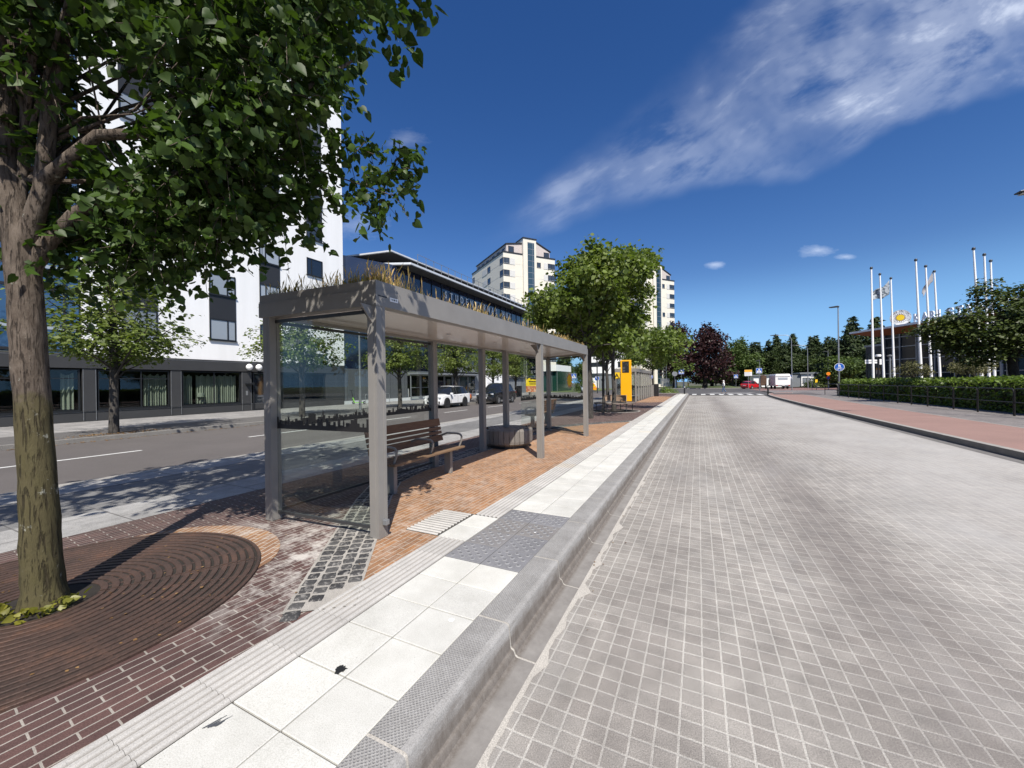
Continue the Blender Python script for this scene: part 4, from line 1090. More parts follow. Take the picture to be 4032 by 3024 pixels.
build('lower_roof', MB().prism(lr, 12.72, 12.80), m_soffit, st)
inn = [W2(-40,21.1),W2(-24.25,28.45),W2(-24.1,65.7),W2(-40,65.7)]
fb = MB()
for k in range(3): fb.prism([lr[k],lr[k+1],inn[k+1],inn[k]], 12.804, 12.98)
build('lower_roof_fascia', fb, m_roofedge, st)
build('lower_roof_top', MB().prism(inn, 12.85, 12.90), m_soffit, st)
ur = [W2(-44,26.2),W2(-27.2,29.1),W2(-26.6,64),W2(-44,64)]; ui = [W2(-44,26.5),W2(-27.5,29.4),W2(-26.9,63.7),W2(-44,63.7)]
wl = [W2(-43,28.8),W2(-30.0,30.8),W2(-29.4,62),W2(-43,62)]
build('upper_storey_wall', MB().prism(wl, 13.004, 14.7), m_navyglass, st)
build('upper_roof', MB().prism(ur, 14.72, 14.80), m_soffit, st)
fb = MB()
for k in range(3): fb.prism([ur[k],ur[k+1],ui[k+1],ui[k]], 14.804, 14.95)
build('upper_roof_fascia', fb, m_roofedge, st)
rl = MB(); P0 = Vector((*W2(-24.35,29.6),13.1)); P1 = Vector((*W2(-24.2,65),13.1)); n = 28
for k in range(n+1):
    p = P0.lerp(P1,k/n); rl.box(p.x-.02,p.x+.02,p.y-.02,p.y+.02,13.0,14.2)
for z in (13.55,14.18): rl.tube([P0+Vector((0,0,z-13.1)),P1+Vector((0,0,z-13.1))],.025,6)
build('roof_railing', rl, m_galv, st)
rv = MB()
for k in range(9): rv.box(14+k*3.0,15.2+k*3.0,2.3,3.4,13.004,13.7)
build('roof_vents', rv, m_roofedge, st)
u0 = 36.4-22.7
m_letters = mat('pale_lettering', (.85,.86,.87), .5, var=0)
for i,ch in enumerate('STUDENTERNAS HUS'):
    if ch == ' ': continue
    L_ = text_mb(ch, 1.0, .03, 'CENTER', 1., .015); ys_ = [q_[1] for q_ in L_.v]
    L_.v = [(x*.86, (y_-min(ys_))*.78/(max(ys_)-min(ys_))-.39, z) for x,y_,z in L_.v]
    build('facade_letter', upright(L_, (1,0,0), (35.4-22.7+1.08*i,-1.25,11.55)), m_letters, st)
# ground floor
g = MB(); g.box(0,7.7,.05,.4,.28,2.9); g.box(0,45,.10,.5,2.9,3.0)
build('grey_cladding', g, m_greyclad, st)
g = MB(); g.box(.03,.05,.0,.01,0,0.01); 
for k in range(8): g.box(k*1.0+.3,k*1.0+.312,.040,.052,.28,2.9)
build('cladding_joints', g, m_frame, st)
build('pale_plinth', MB().box(0,24,-.02,.42,-.02,.27), m_roofedge, st)
build('upper_cladding', MB().box(12.2,24,-.25,.248,3.05,5.6), m_greyclad2, st)
cp = MB().box(7.8,20.8,-1.3,.09,2.62,2.8); build('entrance_canopy', cp, m_greyclad2, st)
for k,(x0,x1) in enumerate(((7.9,9.4),(9.5,11.8),(12.0,13.6),(13.7,15.2),(15.3,16.6),(16.7,18.6),(18.7,20.4))):
    window(st, x0, x1, .3, 2.6, -.2, m_shopglass if k!=4 else m_wglass, (), .07, name='shop_window', frame=m_greyclad2, sill=False, trans=(.42,) if k<2 else ())
build('lobby', MB().box(7.9,20.4,2.6,2.7,.0,2.6), m_room, st)
wb = MB()
wb.box(8.3,8.9,.9,1.4,.3,1.15); wb.box(13.0,14.0,.9,1.3,.3,1.2); wb.box(16.0,16.3,.8,1.1,.3,2.2)
build('lobby_furniture', wb, m_white, st)
build('corner_cladding', MB().box(20.5,23.2,-.1,.5,.28,2.75), m_greyclad2, st)
wh = thing('white_service_block', 'small white rendered block beside the glazed entrance with a wall notice', 'building', (-26.2,45.9,0), R(90))
build('wall', MB().box(0,4.7,.0,5,0,5.2), m_plaster, wh)
build('notice', MB().box(3.0,3.6,-.03,-.002,2.05,2.55), m_greyclad2, wh)
gb = thing('grey_service_shed', 'long low grey clad shed behind the black car', 'building', (-26.2,51.2,0), R(90))
build('wall', MB().box(0,10.2,.15,5,0,2.45), m_greyclad2, gb)
b = MB()
for k in range(14): b.box(.4+k*.72,.415+k*.72,.135,.152,.05,2.4)
build('cladding_joints', b, m_greyclad, gb)
build('roof', MB().box(-.1,10.35,-.15,5.1,2.455,2.72), m_greyclad, gb)

pv = thing('green_glass_pavilion', 'low green glazed pavilion with white canopy, seen through the far end glass of the shelter', 'building', (-29.5,72,-.1), 0)
build('glazed_wall', MB().box(0,4.6,0,9,0,4.0), wglass('green_front_glass',(.012,.05,.038),.1,.5), pv)
build('white_canopy', MB().box(-.1,4.5,-.6,9.1,4.003,5.25), m_plaster, pv)
b = MB()
for k in range(5): b.box(k*1.1,.1+k*1.1,-.06,-.002,0,3.95)
build('glazing_bars', b, m_galv, pv)
# ---- apartment towers
m_cream = mat('cream_render', (.66,.62,.53), .85, var=.05, vs=.25, fine=.08, bs=20)
m_pale_brick = brickmat('pale_pink_brick', (.52,.46,.43), (.45,.39,.36), (.36,.32,.3), 1.2, .28, .02, jit=0, grain=.1)
m_pale_brick2 = None
t = NT('pale_timber_cladding'); vec = t.coord('Object'); sep = t.new('ShaderNodeSeparateXYZ'); t.put(sep.inputs[0], vec)
sw = t.math('FRACT', t.math('MULTIPLY', sep.outputs[2], 4.5))
m_pale_brick2 = t.done(t.pbsdf(t.mix(t.ramp(sw,[(.85,0.),(.92,.6)]), (.50,.44,.41), (.26,.22,.2)), .8))
m_louvre = None
t = NT('white_louvre'); vec = t.coord('Object'); sep = t.new('ShaderNodeSeparateXYZ'); t.put(sep.inputs[0], vec)
m_louvre = t.done(t.pbsdf(t.mix(t.ramp(t.math('FRACT', t.math('MULTIPLY', sep.outputs[2], 5.2)),[(.7,0.),(.85,.7)]), (.6,.59,.56), (.28,.27,.26)), .7))
m_stairglass = wglass('stair_glass', (.02,.045,.06), .08, .8)
def apartment(label, loc, rz):
    t = thing('apartment_tower', label, 'building', loc, rz, 'cream apartment towers beyond the trees')
    Wd, D, T = 14.3, 20.5, 32.4
    build('wall', MB().box(0,Wd,0,D,-1,T), m_cream, t)
    build('parapet', MB().box(-.12,Wd+.12,-.12,D+.1,T+.003,T+.28), m_dkpanel, t)
    pent = [(1.0,T+.29),(Wd-1.3,T+.29),(Wd-1.3,34.2),(9.0,36.0),(5.6,35.2),(1.0,34.5)]
    build('penthouse', MB().prism_ax(pent,'y',.35,D-1), m_pale_brick2, t)
    rp = MB(); 
    for (x0,z0),(x1,z1) in (((.8,34.46),(5.6,35.22)),((5.6,35.22),(9.0,36.02)),((9.0,36.02),(Wd-1.0,34.15))):
        rp.prism_ax([(x0,z0+.02),(x1,z1+.02),(x1,z1+.26),(x0,z0+.26)],'y',.15,D-.8)
    build('roof', rp, m_dkpanel, t)
    s = build('stair_tower', MB().box(5.12,8.68,-.45,3.2,-1,36.3), m_cream, t)
    build('stair_roof', MB().box(5.0,8.8,-.6,3.3,36.303,36.55), m_dkpanel, s)
    g = build('stair_glazing', MB().box(6.3,8.12,-.50,-.452,1,35.5), m_stairglass, s)
    b = MB()
    for k in range(25):
        z = 1.2+k*1.42; b.box(6.3,8.12,-.53,-.503,z,z+.10)
    b.box(7.62,7.70,-.531,-.504,1,35.5)
    build('glazing_bars', b, m_galv, g)
    jn = MB()
    for k in range(10):
        z = 4.2+2.86*k; jn.box(.0,5.1,-.012,-.001,z,z+.05); jn.box(8.7,Wd,-.012,-.001,z,z+.05); jn.box(-.012,-.001,.0,D,z,z+.05)
    build('storey_joints', jn, m_louvre, t)
    for k in range(10):
        z0 = 29.72-2.86*k; z1 = z0+1.5
        window(t, .03, 1.62, z0, z1, 0, m_wglass, (.35,), .09, sill=False)
        build('shutter', MB().box(1.66,3.06,-.07,-.003,z0,z1), m_louvre, t)
        window(t, .05, 1.9, z0, z1, 0, m_wglass, (), .09, 'left', sill=False)
        if k%3==0: window(t, 9.1, 10.2, z0+.05, z1-.1, 0, m_wglass, (), .1, sill=False)
        build('shutter', MB().box(11.0,12.2,-.07,-.003,z0,z1), m_louvre, t)
        window(t, 12.25, Wd-.03, z0, z1, 0, m_wglass, (.5,), .09, sill=False)
        window(t, 7.6, 9.6, z0, z1, 0, m_wglass, (), .09, 'left', sill=False)
        build('shutter', xform(MB().box(9.65,12.9,-.07,-.003,z0,z1),'left'), m_louvre, t)
        window(t, 18.6, 20.3, z0, z1, 0, m_wglass, (.5,), .09, 'left', sill=False)
    window(t, 1.5, 3.0, 32.75, 34.2, .35, m_wglass, (), .1, name='penthouse_window', sill=False)
    window(t, 11.3, 12.85, 32.75, 34.0, .35, m_wglass, (), .1, name='penthouse_window', sill=False)
    for y0 in (1.2,4.2,7.2,11,14,17): window(t, y0, y0+1.5, 33.0, 33.9, 1.0, m_wglass, (), .1, 'left', name='penthouse_window', sill=False)
    return t
ap = apartment('larger cream apartment tower with glazed stair shaft, left of the tall platform tree', (-40.8,80.25,0), R(90-37.6))
dup(ap, (-15.1,116.7,-.2), R(90-37.6), 'smaller cream apartment tower with glazed stair shaft, right of the tall platform tree')

# ------------------------------------------------------------------ vehicles
m_carglass = mat('car_glass', (.012,.014,.017), .04, 0, .8, var=0)
m_rim = mat('alloy_rim', (.40,.41,.42), .35, .7, .5, var=0)
m_rimdk = mat('dark_alloy_rim', (.05,.05,.055), .35, .5, .5, var=0)
m_headlight = mat('headlight_glass', (.55,.58,.6), .08, .2, .8, var=0)
m_taillight = mat('tail_light', (.35,.01,.01), .15, 0, .7, var=0)
m_plate = mat('number_plate_white', (.65,.65,.63), .5, var=0)
m_trim = mat('black_trim', (.018,.018,.019), .5, var=0)
def paint(name, c, rough=.22): return mat(name, c, rough, .0, .6, var=.02, Coat_Weight=.8, Coat_Roughness=.04)
def car(name, label, loc, rz, Lg, Wd, Ht, pm, rim, suv=True, plate=None, grille=m_trim):
    """x forward. Body lofted through stations along the length."""
    t = thing(name, label, 'car', loc, rz)
    hw = Wd/2; r = .37 if suv else .32
    wb = Lg*.585; xf, xr = wb/2+.03*Lg*0+(.02*Lg), -wb/2+.02*Lg
    gc = .22 if suv else .17; belt = Ht*.615 if suv else Ht*.62
    #   x/L,  zbot, zbelt(shoulder), zroof, half width belt, half width roof
    S = [(-.50,.42,belt*.86,belt*.92,.80,.62),(-.492,.30,belt*.95,belt*1.0,.90,.66),(-.475,gc+.03,belt*1.0,belt*1.06,.95,.68),
         (-.44,gc,belt*1.01,Ht*.80,.975,.70),(-.40,gc,belt*1.01,Ht*.90,.985,.71),(-.31,gc,belt*1.0,Ht*.965,.995,.73),(-.18,gc,belt*.995,Ht,1.,.75),
         (0.0,gc,belt*.985,Ht*.998,1.,.755),(.06,gc,belt*.975,Ht*.97,1.,.735),(.13,gc,belt*.97,Ht*.885,.995,.735),(.185,gc,belt*.965,Ht*.785,.99,.74),(.255,gc,belt*.96,belt*1.03,.985,.76),
         (.33,gc,belt*.945,belt*1.0,.98,.74),(.40,gc,belt*.91,belt*.965,.965,.72),(.45,gc+.01,belt*.87,belt*.92,.93,.68),(.482,gc+.05,belt*.80,belt*.85,.86,.62),(.50,.34,belt*.60,belt*.66,.74,.55)]
    if not suv:
        S = [(s[0],s[1],s[2],s[3],s[4],s[5]) for s in S]
    rows = []
    for (u,zb,zs,zr,wb_,wr) in S:
        x = u*Lg; w = hw*wb_; mid = zb+(zs-zb)*.5
        rows.append([(x,w*.90,zb),(x,w*.985,zb+.10),(x,w,mid),(x,w*.985,zs-.03),(x,w*.955,zs),(x,hw*wr+ (0 if zr>zs*1.12 else .05),max(zr-.05,zs+.01)),(x,hw*wr*.86,zr-.008),(x,hw*wr*.45,zr+.012),(x,0,zr+.018)])
    n = len(rows[0]); body = MB(); win = MB()
    full = [r_ + [(x,-y,z) for x,y,z in r_[-2::-1]] for r_ in rows]; m_ = len(full[0])
    body.v = [p for r_ in full for p in r_]; win.v = list(body.v)
    for i in range(len(S)-1):
        for j in range(m_-1):
            jj = min(j, m_-2-j)
            f = (i*m_+j, i*m_+j+1, (i+1)*m_+j+1, (i+1)*m_+j)
            side = jj == 4 and 3 <= i <= 10
            screen = jj >= 5 and i in (8,9,10) ; back = jj >= 5 and i in (2,3)
            (win if (side or screen or back) else body).f.append(f)
    body.f.append(tuple(range(m_))[::-1]); body.f.append(tuple((len(S)-1)*m_+j for j in range(m_)))
    body.f += [((i+1)*m_, i*m_, i*m_+m_-1, (i+1)*m_+m_-1) for i in range(len(S)-1)]
    body.m = [0]*len(body.f); win.m = [0]*len(win.f)
    bo = build('body', body, pm, t, smooth=True, angle=32)
    build('windows', win, m_carglass, t, smooth=True)
    # pillars
    for i,th in ((5,.03),(7,.035),(9,.03) if False else (8,.02)):
        for s in (1,-1):
            a = rows[i][4]; c = rows[i][5]
            pb = MB().tube([(a[0],s*(a[1]+.002),a[2]),(c[0],s*(c[1]+.004),c[2]+.02)],th,6)
            build('pillar', pb, m_trim if suv else pm, t)
    tr = MB()
    for s in (1,-1):
        tr.box(xr+r*1.1,xf-r*1.1,min(s*hw*.95,s*(hw+.012)),max(s*hw*.95,s*(hw+.012)),gc+.02,gc+.13)
        tr.box(-.36*Lg,.10*Lg,s*hw*.70-.02,s*hw*.70+.02,Ht+.0,Ht+.045)
    build('sill_trim', tr, m_trim if grille is m_trim else m_rim, t)
    for x in (xf,xr):
        for s in (1,-1):
            ar = MB(); ar.tube([(x,s*(hw-.28),r),(x,s*(hw+.006),r)], r*1.16, 22)
            build('wheel_arch', ar, m_trim, t)
            w = MB(); w.lathe([(r*.62,-.11),(r*.9,-.12),(r,-.08),(r,.08),(r*.9,.12),(r*.62,.11)],26)
            MM = Matrix.Translation((x,s*(hw-.085),r)) @ Matrix.Rotation(R(-90*s),4,'X')
            wh_ = build('wheel', w.xf(MM), m_rubber, t, smooth=True)
            rm_ = MB(); rm_.lathe([(r*.64,.08),(r*.60,.105),(r*.54,.085),(0,.06)],20)
            for k in range(5):
                rm_.merge(MB().box(.03,r*.6,-.035,.035,.075,.108).xf(Matrix.Rotation(2*PI*k/5,4,'Z')))
            build('rim', rm_.xf(MM), rim, wh_)
    fx = Lg*.5
    for s in (1,-1):
        hl = MB().box(-.08,.10,-.20,.20,-.055,.055).xf(Matrix.Translation((fx-.125,s*hw*.72,belt*.80)) @ Matrix.Rotation(R(-38*s),4,'Z'))
        build('headlight', hl, m_headlight, t, bevel=.02)
        fl_ = MB().box(-.04,.05,-.14,.14,-.10,.08).xf(Matrix.Translation((fx-.06,s*hw*.70,gc+.24)) @ Matrix.Rotation(R(-30*s),4,'Z'))
        build('bumper_intake', fl_, m_trim, t, bevel=.015)
        tl = MB().box(-.06,.05,-.17,.17,-.09,.09).xf(Matrix.Translation((-fx+.045,s*hw*.74,belt*.86)) @ Matrix.Rotation(R(25*s),4,'Z'))
        build('tail_light', tl, m_taillight, t, bevel=.02)
        mr = MB().box(-.08,.10,-.10,.10,-.07,.07).xf(Matrix.Translation((.20*Lg,s*(hw+.09),belt*1.05)))
        build('wing_mirror', mr, pm, t, bevel=.03)
        for xx in (.08,-.13): build('door_handle', MB().box(xx*Lg-.1,xx*Lg+.1,min(s*hw*.985,s*(hw+.02)),max(s*hw*.985,s*(hw+.02)),belt*.90,belt*.90+.03), pm, t)
        dl = MB()
        for xx in (.185,-.03,-.25): dl.box(xx*Lg-.006,xx*Lg+.006,min(s*hw*.97,s*(hw+.003)),max(s*hw*.97,s*(hw+.003)),gc+.16,belt*.93)
        build('door_gap', dl, m_trim, t)
    build('grille', MB().box(fx-.10,fx+.012,-.36,.36,belt*.56,belt*.80), grille, t, bevel=.02)
    build('lower_intake', MB().box(fx-.10,fx+.004,-.45,.45,gc+.12,gc+.30), m_trim, t)
    build('number_plate', MB().box(fx+.013,fx+.022,-.26,.26,belt*.47,belt*.47+.11), m_plate, t)
    rp = build('number_plate', MB().box(-fx-.012,-fx+.03,-.26,.26,belt*.66,belt*.66+.11), m_plate, t)
    if plate:
        for o_,u_,xx in ((t.children,0,0),): pass
    build('rear_bumper', MB().box(-fx-.005,-fx+.1,-hw*.8,hw*.8,gc+.12,gc+.26), m_trim, t, bevel=.02)
    return t
m_pwhite = paint('white_car_paint', (.78,.78,.78)); m_pblack = paint('black_car_paint', (.008,.009,.011)); m_pred = paint('red_car_paint', (.50,.012,.018)); m_psilver = paint('silver_car_paint', (.35,.37,.4))
car('white_suv', 'white sport utility car driving towards the camera, seen under the shelter roof', (-16.75,23.55,-.13), R(-90), 4.5, 1.85, 1.66, m_pwhite, m_rimdk).scale = (.86,.9,.94)
car('black_suv', 'black sport utility car with chrome grille following the white one', (-15.6,29.1,-.13), R(-90), 4.9, 1.96, 1.80, m_pblack, m_rim, grille=m_rim).scale = (.88,.92,.95)
car('silver_car', 'silver parked car half hidden behind the orange warning sign', (-17.0,64.2,-.13), R(-80), 4.5, 1.8, 1.5, m_psilver, m_rim, False)
car('dark_parked_car', 'dark car parked beyond the orange totem in front of the grey block', (-13.5,83,-.13), R(10), 4.5, 1.8, 1.5, m_pblack, m_rim, False)
car('red_car', 'red hatchback on the roundabout road beyond the crossing', (9.45,90.0,-.15), R(52), 4.3, 1.8, 1.55, m_pred, m_rim, False)

# ------------------------------------------------------------------ small things on the far pavement
m_lime = mat('lime_green_plastic', (.22,.50,.06), .45, var=.05)
m_orange = mat('orange_plastic', (.75,.20,.02), .5, var=.06)
m_yellow = mat('yellow_board', (.85,.62,.01), .5, var=.04)
sc = thing('electric_scooter', 'lime green electric kick scooter parked by the glazed building', 'scooter', (-25.6,23.3,0), R(200))
build('deck', MB().box(-.42,.32,-.08,.08,.10,.16), m_lime, sc, bevel=.02)
build('stem', MB().tube([(.36,0,.14),(.50,0,.55)],.045,8), m_lime, sc)
build('steering_tube', MB().tube([(.50,0,.55),(.62,0,1.12)],.025,8), m_trim, sc)
build('handlebar', MB().tube([(.62,-.25,1.14),(.62,.25,1.14)],.02,8), m_trim, sc)
for x in (.45,-.5): build('wheel', MB().lathe([(.05,-.03),(.11,-.03),(.12,0),(.11,.03),(.05,.03)],16).xf(Matrix.Translation((x,0,.12)) @ Matrix.Rotation(R(90),4,'X')), m_rubber, sc)
def rack(label, loc, rz, n=3):
    t = thing('cycle_rack', label, 'cycle rack', loc, rz, 'galvanised cycle racks along the glazed building')
    for k in range(n):
        x = k*.95; build('hoop', MB().tube([(x,0,0),(x,0,.72),(x+.06,0,.82),(x+.74,0,.82),(x+.8,0,.72),(x+.8,0,0)],.022,6), m_galv, t)
        build('cross_bar', MB().tube([(x,0,.42),(x+.8,0,.42)],.018,6), m_galv, t)
    return t
rk = rack('grey tubular cycle rack beside the green scooter', (-24.4,22.9,0), R(90))
dup(rk, (-22.6,36.5,0), R(90), 'grey tubular rack standing behind the white car, right of its roof')
dup(rk, (-22.6,42.5,0), R(90), 'grey tubular rack on the pavement left of the black car')
bk = thing('bicycle', 'grey bicycle leaning in the rack left of the black car', 'bicycle', (-22.3,41.2,0), R(70))
for x in (-.52,.52): build('wheel', MB().lathe([(.31,-.015),(.34,0),(.31,.015)],22).xf(Matrix.Translation((x,0,.34)) @ Matrix.Rotation(R(90),4,'X')), m_rubber, bk)
fr = MB()
for a,c in (((-.52,0,.34),(-.05,0,.30)),((-.05,0,.30),(.36,0,.78)),((-.52,0,.34),(-.15,0,.76)),((-.15,0,.76),(.36,0,.80)),((-.05,0,.30),(-.18,0,.92)),((.52,0,.34),(.34,0,.95))): fr.tube([a,c],.02,6)
build('frame', fr, m_galv, bk)
build('saddle', MB().box(-.30,-.06,-.07,.07,.92,.98), m_trim, bk, bevel=.02); build('handlebar', MB().tube([(.30,-.28,1.0),(.36,0,.98),(.30,.28,1.0)],.015,6), m_trim, bk)
ob = thing('orange_barrel', 'round orange and white barrier drum lying on the pavement by the white car', 'barrier drum', (-18.97,29.8,0), R(20))
build('drum', MB().lathe([(0,-.45),(.28,-.43),(.36,-.25),(.38,0),(.36,.25),(.28,.43),(0,.45)],20).xf(Matrix.Translation((0,0,.38)) @ Matrix.Rotation(R(90),4,'X')), m_orange, ob, smooth=True)
build('white_cap', MB().lathe([(.382,-.07),(.388,.0),(.382,.07)],20).xf(Matrix.Translation((0,0,.38)) @ Matrix.Rotation(R(90),4,'X')), m_white, ob)
lp = thing('slim_lamp_post', 'slim galvanised lamp post on the far pavement seen through the shelter glass', 'lamp post', (-19.2,17.6,0))
build('pole', MB().tube([(0,0,0),(0,0,1.2),(0,0,1.22),(0,0,7.5)],[.08,.08,.055,.05],10), m_galv, lp)
build('lamp_head', MB().box(-.12,.7,-.1,.1,7.45,7.55), m_galv, lp, bevel=.02)
yk = thing('advertising_board', 'yellow advertising board with a food picture below, on a concrete foot', 'sign board', (-19,43.1,0), R(75))
build('yellow_panel', MB().box(0,2.65,-.05,.05,1.22,2.22), m_yellow, yk)
b = MB(); b.prism_ax([(.0,1.95),(.5,2.22),(0,2.22)],'y',-.054,-.051); b.prism_ax([(.6,1.86),(1.1,2.06),(1.8,1.98),(2.2,2.16),(2.5,2.16),(2.5,2.21),(.5,2.21),(.9,2.08)],'y',-.054,-.051); b.box(.45,2.25,-.054,-.051,1.70,1.82)
for k,(z,w_) in enumerate(((1.57,1.5),(1.47,1.3),(1.36,1.6))): b.box(.6,.6+w_,-.054,-.051,z,z+.045)
build('panel_print', b, m_trim, yk)
m_food = None
t = NT('food_picture'); vec = t.coord('Object')
m_food = t.done(t.pbsdf(t.ramp(t.noise(vec, 3.4, 3, .5, .6), [(.35,(.70,.66,.58)),(.47,(.62,.30,.12)),(.6,(.45,.09,.05)),(.72,(.66,.45,.25))]), .4))
build('picture_panel', MB().box(0,2.65,-.05,.05,.46,1.215), m_food, yk)
build('concrete_foot', MB().box(.85,1.75,-.3,.3,0,.456), m_granite_pale, yk, bevel=.03)
bn2 = thing('waste_bin', 'tall black waste bin beside the yellow advertising board', 'bin', (-19.6,42.2,0))
build('bin_body', MB().box(-.3,.3,-.3,.3,.05,1.15), m_trim, bn2, bevel=.04); build('bin_lid', MB().box(-.33,.33,-.33,.33,1.155,1.25), m_black, bn2, bevel=.05)
# ------------------------------------------------------------------ platform beyond the near shelter
shelter('far_bus_shelter', 'second grey bus shelter further down the platform behind the orange totem', (-5.2,36,0),
    (-4.32,31.0),(-4.32,41.6),(-6.0,41.6),(-6.0,31.0),
    [(-4.39,31.07+1.495*k,0) for k in range(8)],[(-5.93,31.07+3.49*k,0) for k in range(4)],
    [((-4.41,31.13+1.495*k),(-4.41,32.5+1.495*k),.1) for k in range(7)]+[((-5.9,31.07),(-4.42,31.07),.1),((-5.93,31.2),(-5.93,41.4),.1)], 77, False)
m_totem = mat('amber_totem_paint', (.76,.37,.006), .3, 0, .5, var=.03)
tt = thing('information_totem', 'tall amber orange information pillar with black screen by the far shelter', 'totem', (-4.78,29.0,0), R(8))
build('pillar', MB().box(-.385,.385,-.15,.15,.12,3.14), m_totem, tt, bevel=.03)
build('foot', MB().box(-.35,.35,-.12,.12,0,.12), m_black, tt)
scr = build('screen', MB().box(-.255,.22,-.165,-.152,2.22,3.04), m_black, tt)
m_dim = mat('dim_screen_text', (.16,.16,.16), .6, var=0)
b = MB()
for z,w_ in ((2.96,.12),(2.60,.15),(2.54,.17),(2.48,.13),(2.37,.17),(2.30,.15)): b.box(-.22,-.22+w_,-.170,-.166,z,z+.02)
pts = [(.05+.06*math.cos(a),-.168,2.78+.085*math.sin(a)) for a in np.linspace(R(170),R(-60),12)]
b.tube(pts,.006,5)
build('screen_text', b, m_dim, scr)
def pole(t, h, r=.03, z0=0, m=None, n=10, name='pole'): return build(name, MB().tube([(0,0,z0),(0,0,h)], r, n), m or m_galv, t)
m_signblue = mat('sign_blue', (.012,.095,.42), .4, var=.02)
m_signyel = mat('sign_yellow', (.85,.55,.02), .4, var=.02)
m_signorange = mat('sign_orange', (.85,.20,.01), .4, var=.02)
m_signback = mat('sign_back_grey', (.28,.29,.30), .5, .4, var=.05)
def face(poly, y0, y1): return MB().prism_ax(poly, 'y', y0, y1)
# stop letter sign
sg = thing('stop_letter_sign', 'yellow square sign with a black letter A on a thin pole', 'sign', (-5.62,30.0,0))
pole(sg, 2.3, .03)
p_ = build('sign_plate', face([(-.22,1.77),(.22,1.77),(.22,2.28),(-.22,2.28)],-.05,-.032), m_signyel, sg)
build('sign_letter', upright(text_mb('A',.42,.002,bold=.012), (1,0,0), (.0,-.053,2.02)), m_black, p_)
# pedestrian crossing sign
def crossing_sign(name, label, loc, rz, z1, s=.66):
    t = thing(name, label, 'road sign', loc, rz, 'blue pedestrian crossing signs')
    pole(t, z1, .03); h = s/2; zc = z1-h
    p = build('sign_plate', MB().box(-h,h,-.05,-.034,zc-h,zc+h), m_white, t)
    build('blue_field', MB().box(-h+.025,h-.025,-.054,-.0505,zc-h+.025,zc+h-.025), m_signblue, p)
    build('white_triangle', face([(-.28*s/.66,zc-.23*s/.66),(.28*s/.66,zc-.23*s/.66),(0,zc+.26*s/.66)],-.058,-.0545), m_white, p)
    k = s/.66; f = MB()
    c = lambda pts: f.merge(face([(x*k,zc+z*k) for x,z in pts],-.062,-.0585))
    c([(-.025+.035*math.cos(a), .10+.035*math.sin(a)) for a in np.linspace(0,2*PI,11)[:-1]])
    c([(-.05,.06),(.02,.06),(.035,-.06),(-.04,-.06)]); c([(-.04,-.055),(.0,-.055),(-.06,-.20),(-.10,-.20)]); c([(.0,-.055),(.035,-.055),(.10,-.20),(.06,-.20)])
    c([(.02,.05),(.05,.03),(.10,-.02),(.085,-.035),(.03,.0)]); c([(-.05,.05),(-.09,-.03),(-.075,-.04),(-.03,.02)])
    build('walking_figure', f, m_black, p)
    return t
crossing_sign('crossing_sign', 'blue pedestrian crossing sign at the right end of the zebra crossing by the red path', (6.95,57.9,-.15), R(5), 3.22)
crossing_sign('crossing_sign', 'blue pedestrian crossing sign left of the zebra, in front of the copper trees', (-3.3,90,-.15), 0, 4.28, 1.05)
crossing_sign('crossing_sign', 'small blue pedestrian crossing sign seen through the far end glass of the near shelter', (-17.6,58.5,-.13), R(10), 3.1, .8)
crossing_sign('crossing_sign', 'small blue crossing sign beside the motorhome', (15.6,88.5,-.15), 0, 2.6, .8)
crossing_sign('crossing_sign', 'small blue crossing sign in shade left of the red hatchback', (7.4,97.5,-.15), 0, 3.0, .8)
def disc_sign(name, label, loc, rz, zc, r, fm, rim=m_white, pole_r=.03, ztop=None, cat='road sign'):
    t = thing(name, label, cat, loc, rz); pole(t, ztop or zc+r*.8, pole_r)
    n = 28; ring = [(r*math.cos(a), zc+r*math.sin(a)) for a in np.linspace(0,2*PI,n+1)[:-1]]; inn = [(r*.92*math.cos(a), zc+r*.92*math.sin(a)) for a in np.linspace(0,2*PI,n+1)[:-1]]
    p = build('sign_plate', face(ring,-pole_r-.03,-pole_r-.012), rim, t)
    build('sign_field', face(inn,-pole_r-.034,-pole_r-.0305), fm, p)
    return t, p, -pole_r-.038
t, p, y = disc_sign('keep_right_sign', 'round blue sign with a white arrow pointing down to the right', (-14.9,62.5,-.1), 0, 2.28, .38, m_signblue)
a = face([(-.05,-.26),(.05,-.26),(.05,.06),(.15,.06),(0,.27),(-.15,.06),(-.05,.06)], y, y+.0035).xf(Matrix.Translation((0,0,2.28)) @ Matrix.Rotation(R(135),4,'Y'))
build('arrow', a, m_white, p)
t, p, y = disc_sign('roundabout_sign', 'round blue sign with curved white arrows at the end of the far shelter', (-4.53,43.0,0), 0, 2.04, .21, m_signblue)
f = MB()
for k in range(3):
    a0 = R(90+120*k); pts = [(.10*math.cos(a0+u),0,2.04+.10*math.sin(a0+u)) for u in np.linspace(.15,1.35,7)]
    for i in range(6): f.tube([(pts[i][0],y,pts[i][2]),(pts[i+1][0],y,pts[i+1][2])],.014,5)
    e_ = pts[-1]; a1 = a0+1.35
    f.merge(face([(e_[0]+.045*math.cos(a1),e_[2]+.045*math.sin(a1)),(e_[0]-.045*math.cos(a1),e_[2]-.045*math.sin(a1)),(e_[0]-.07*math.sin(a1),e_[2]+.07*math.cos(a1))],y-.002,y+.003))
build('arrows', f, m_white, p)
t, p, y = disc_sign('round_sign_back', 'grey back of a round road sign left of the blue crossing sign', (-4.65,91,-.15), 0, 3.35, .55, m_signback, m_signback)
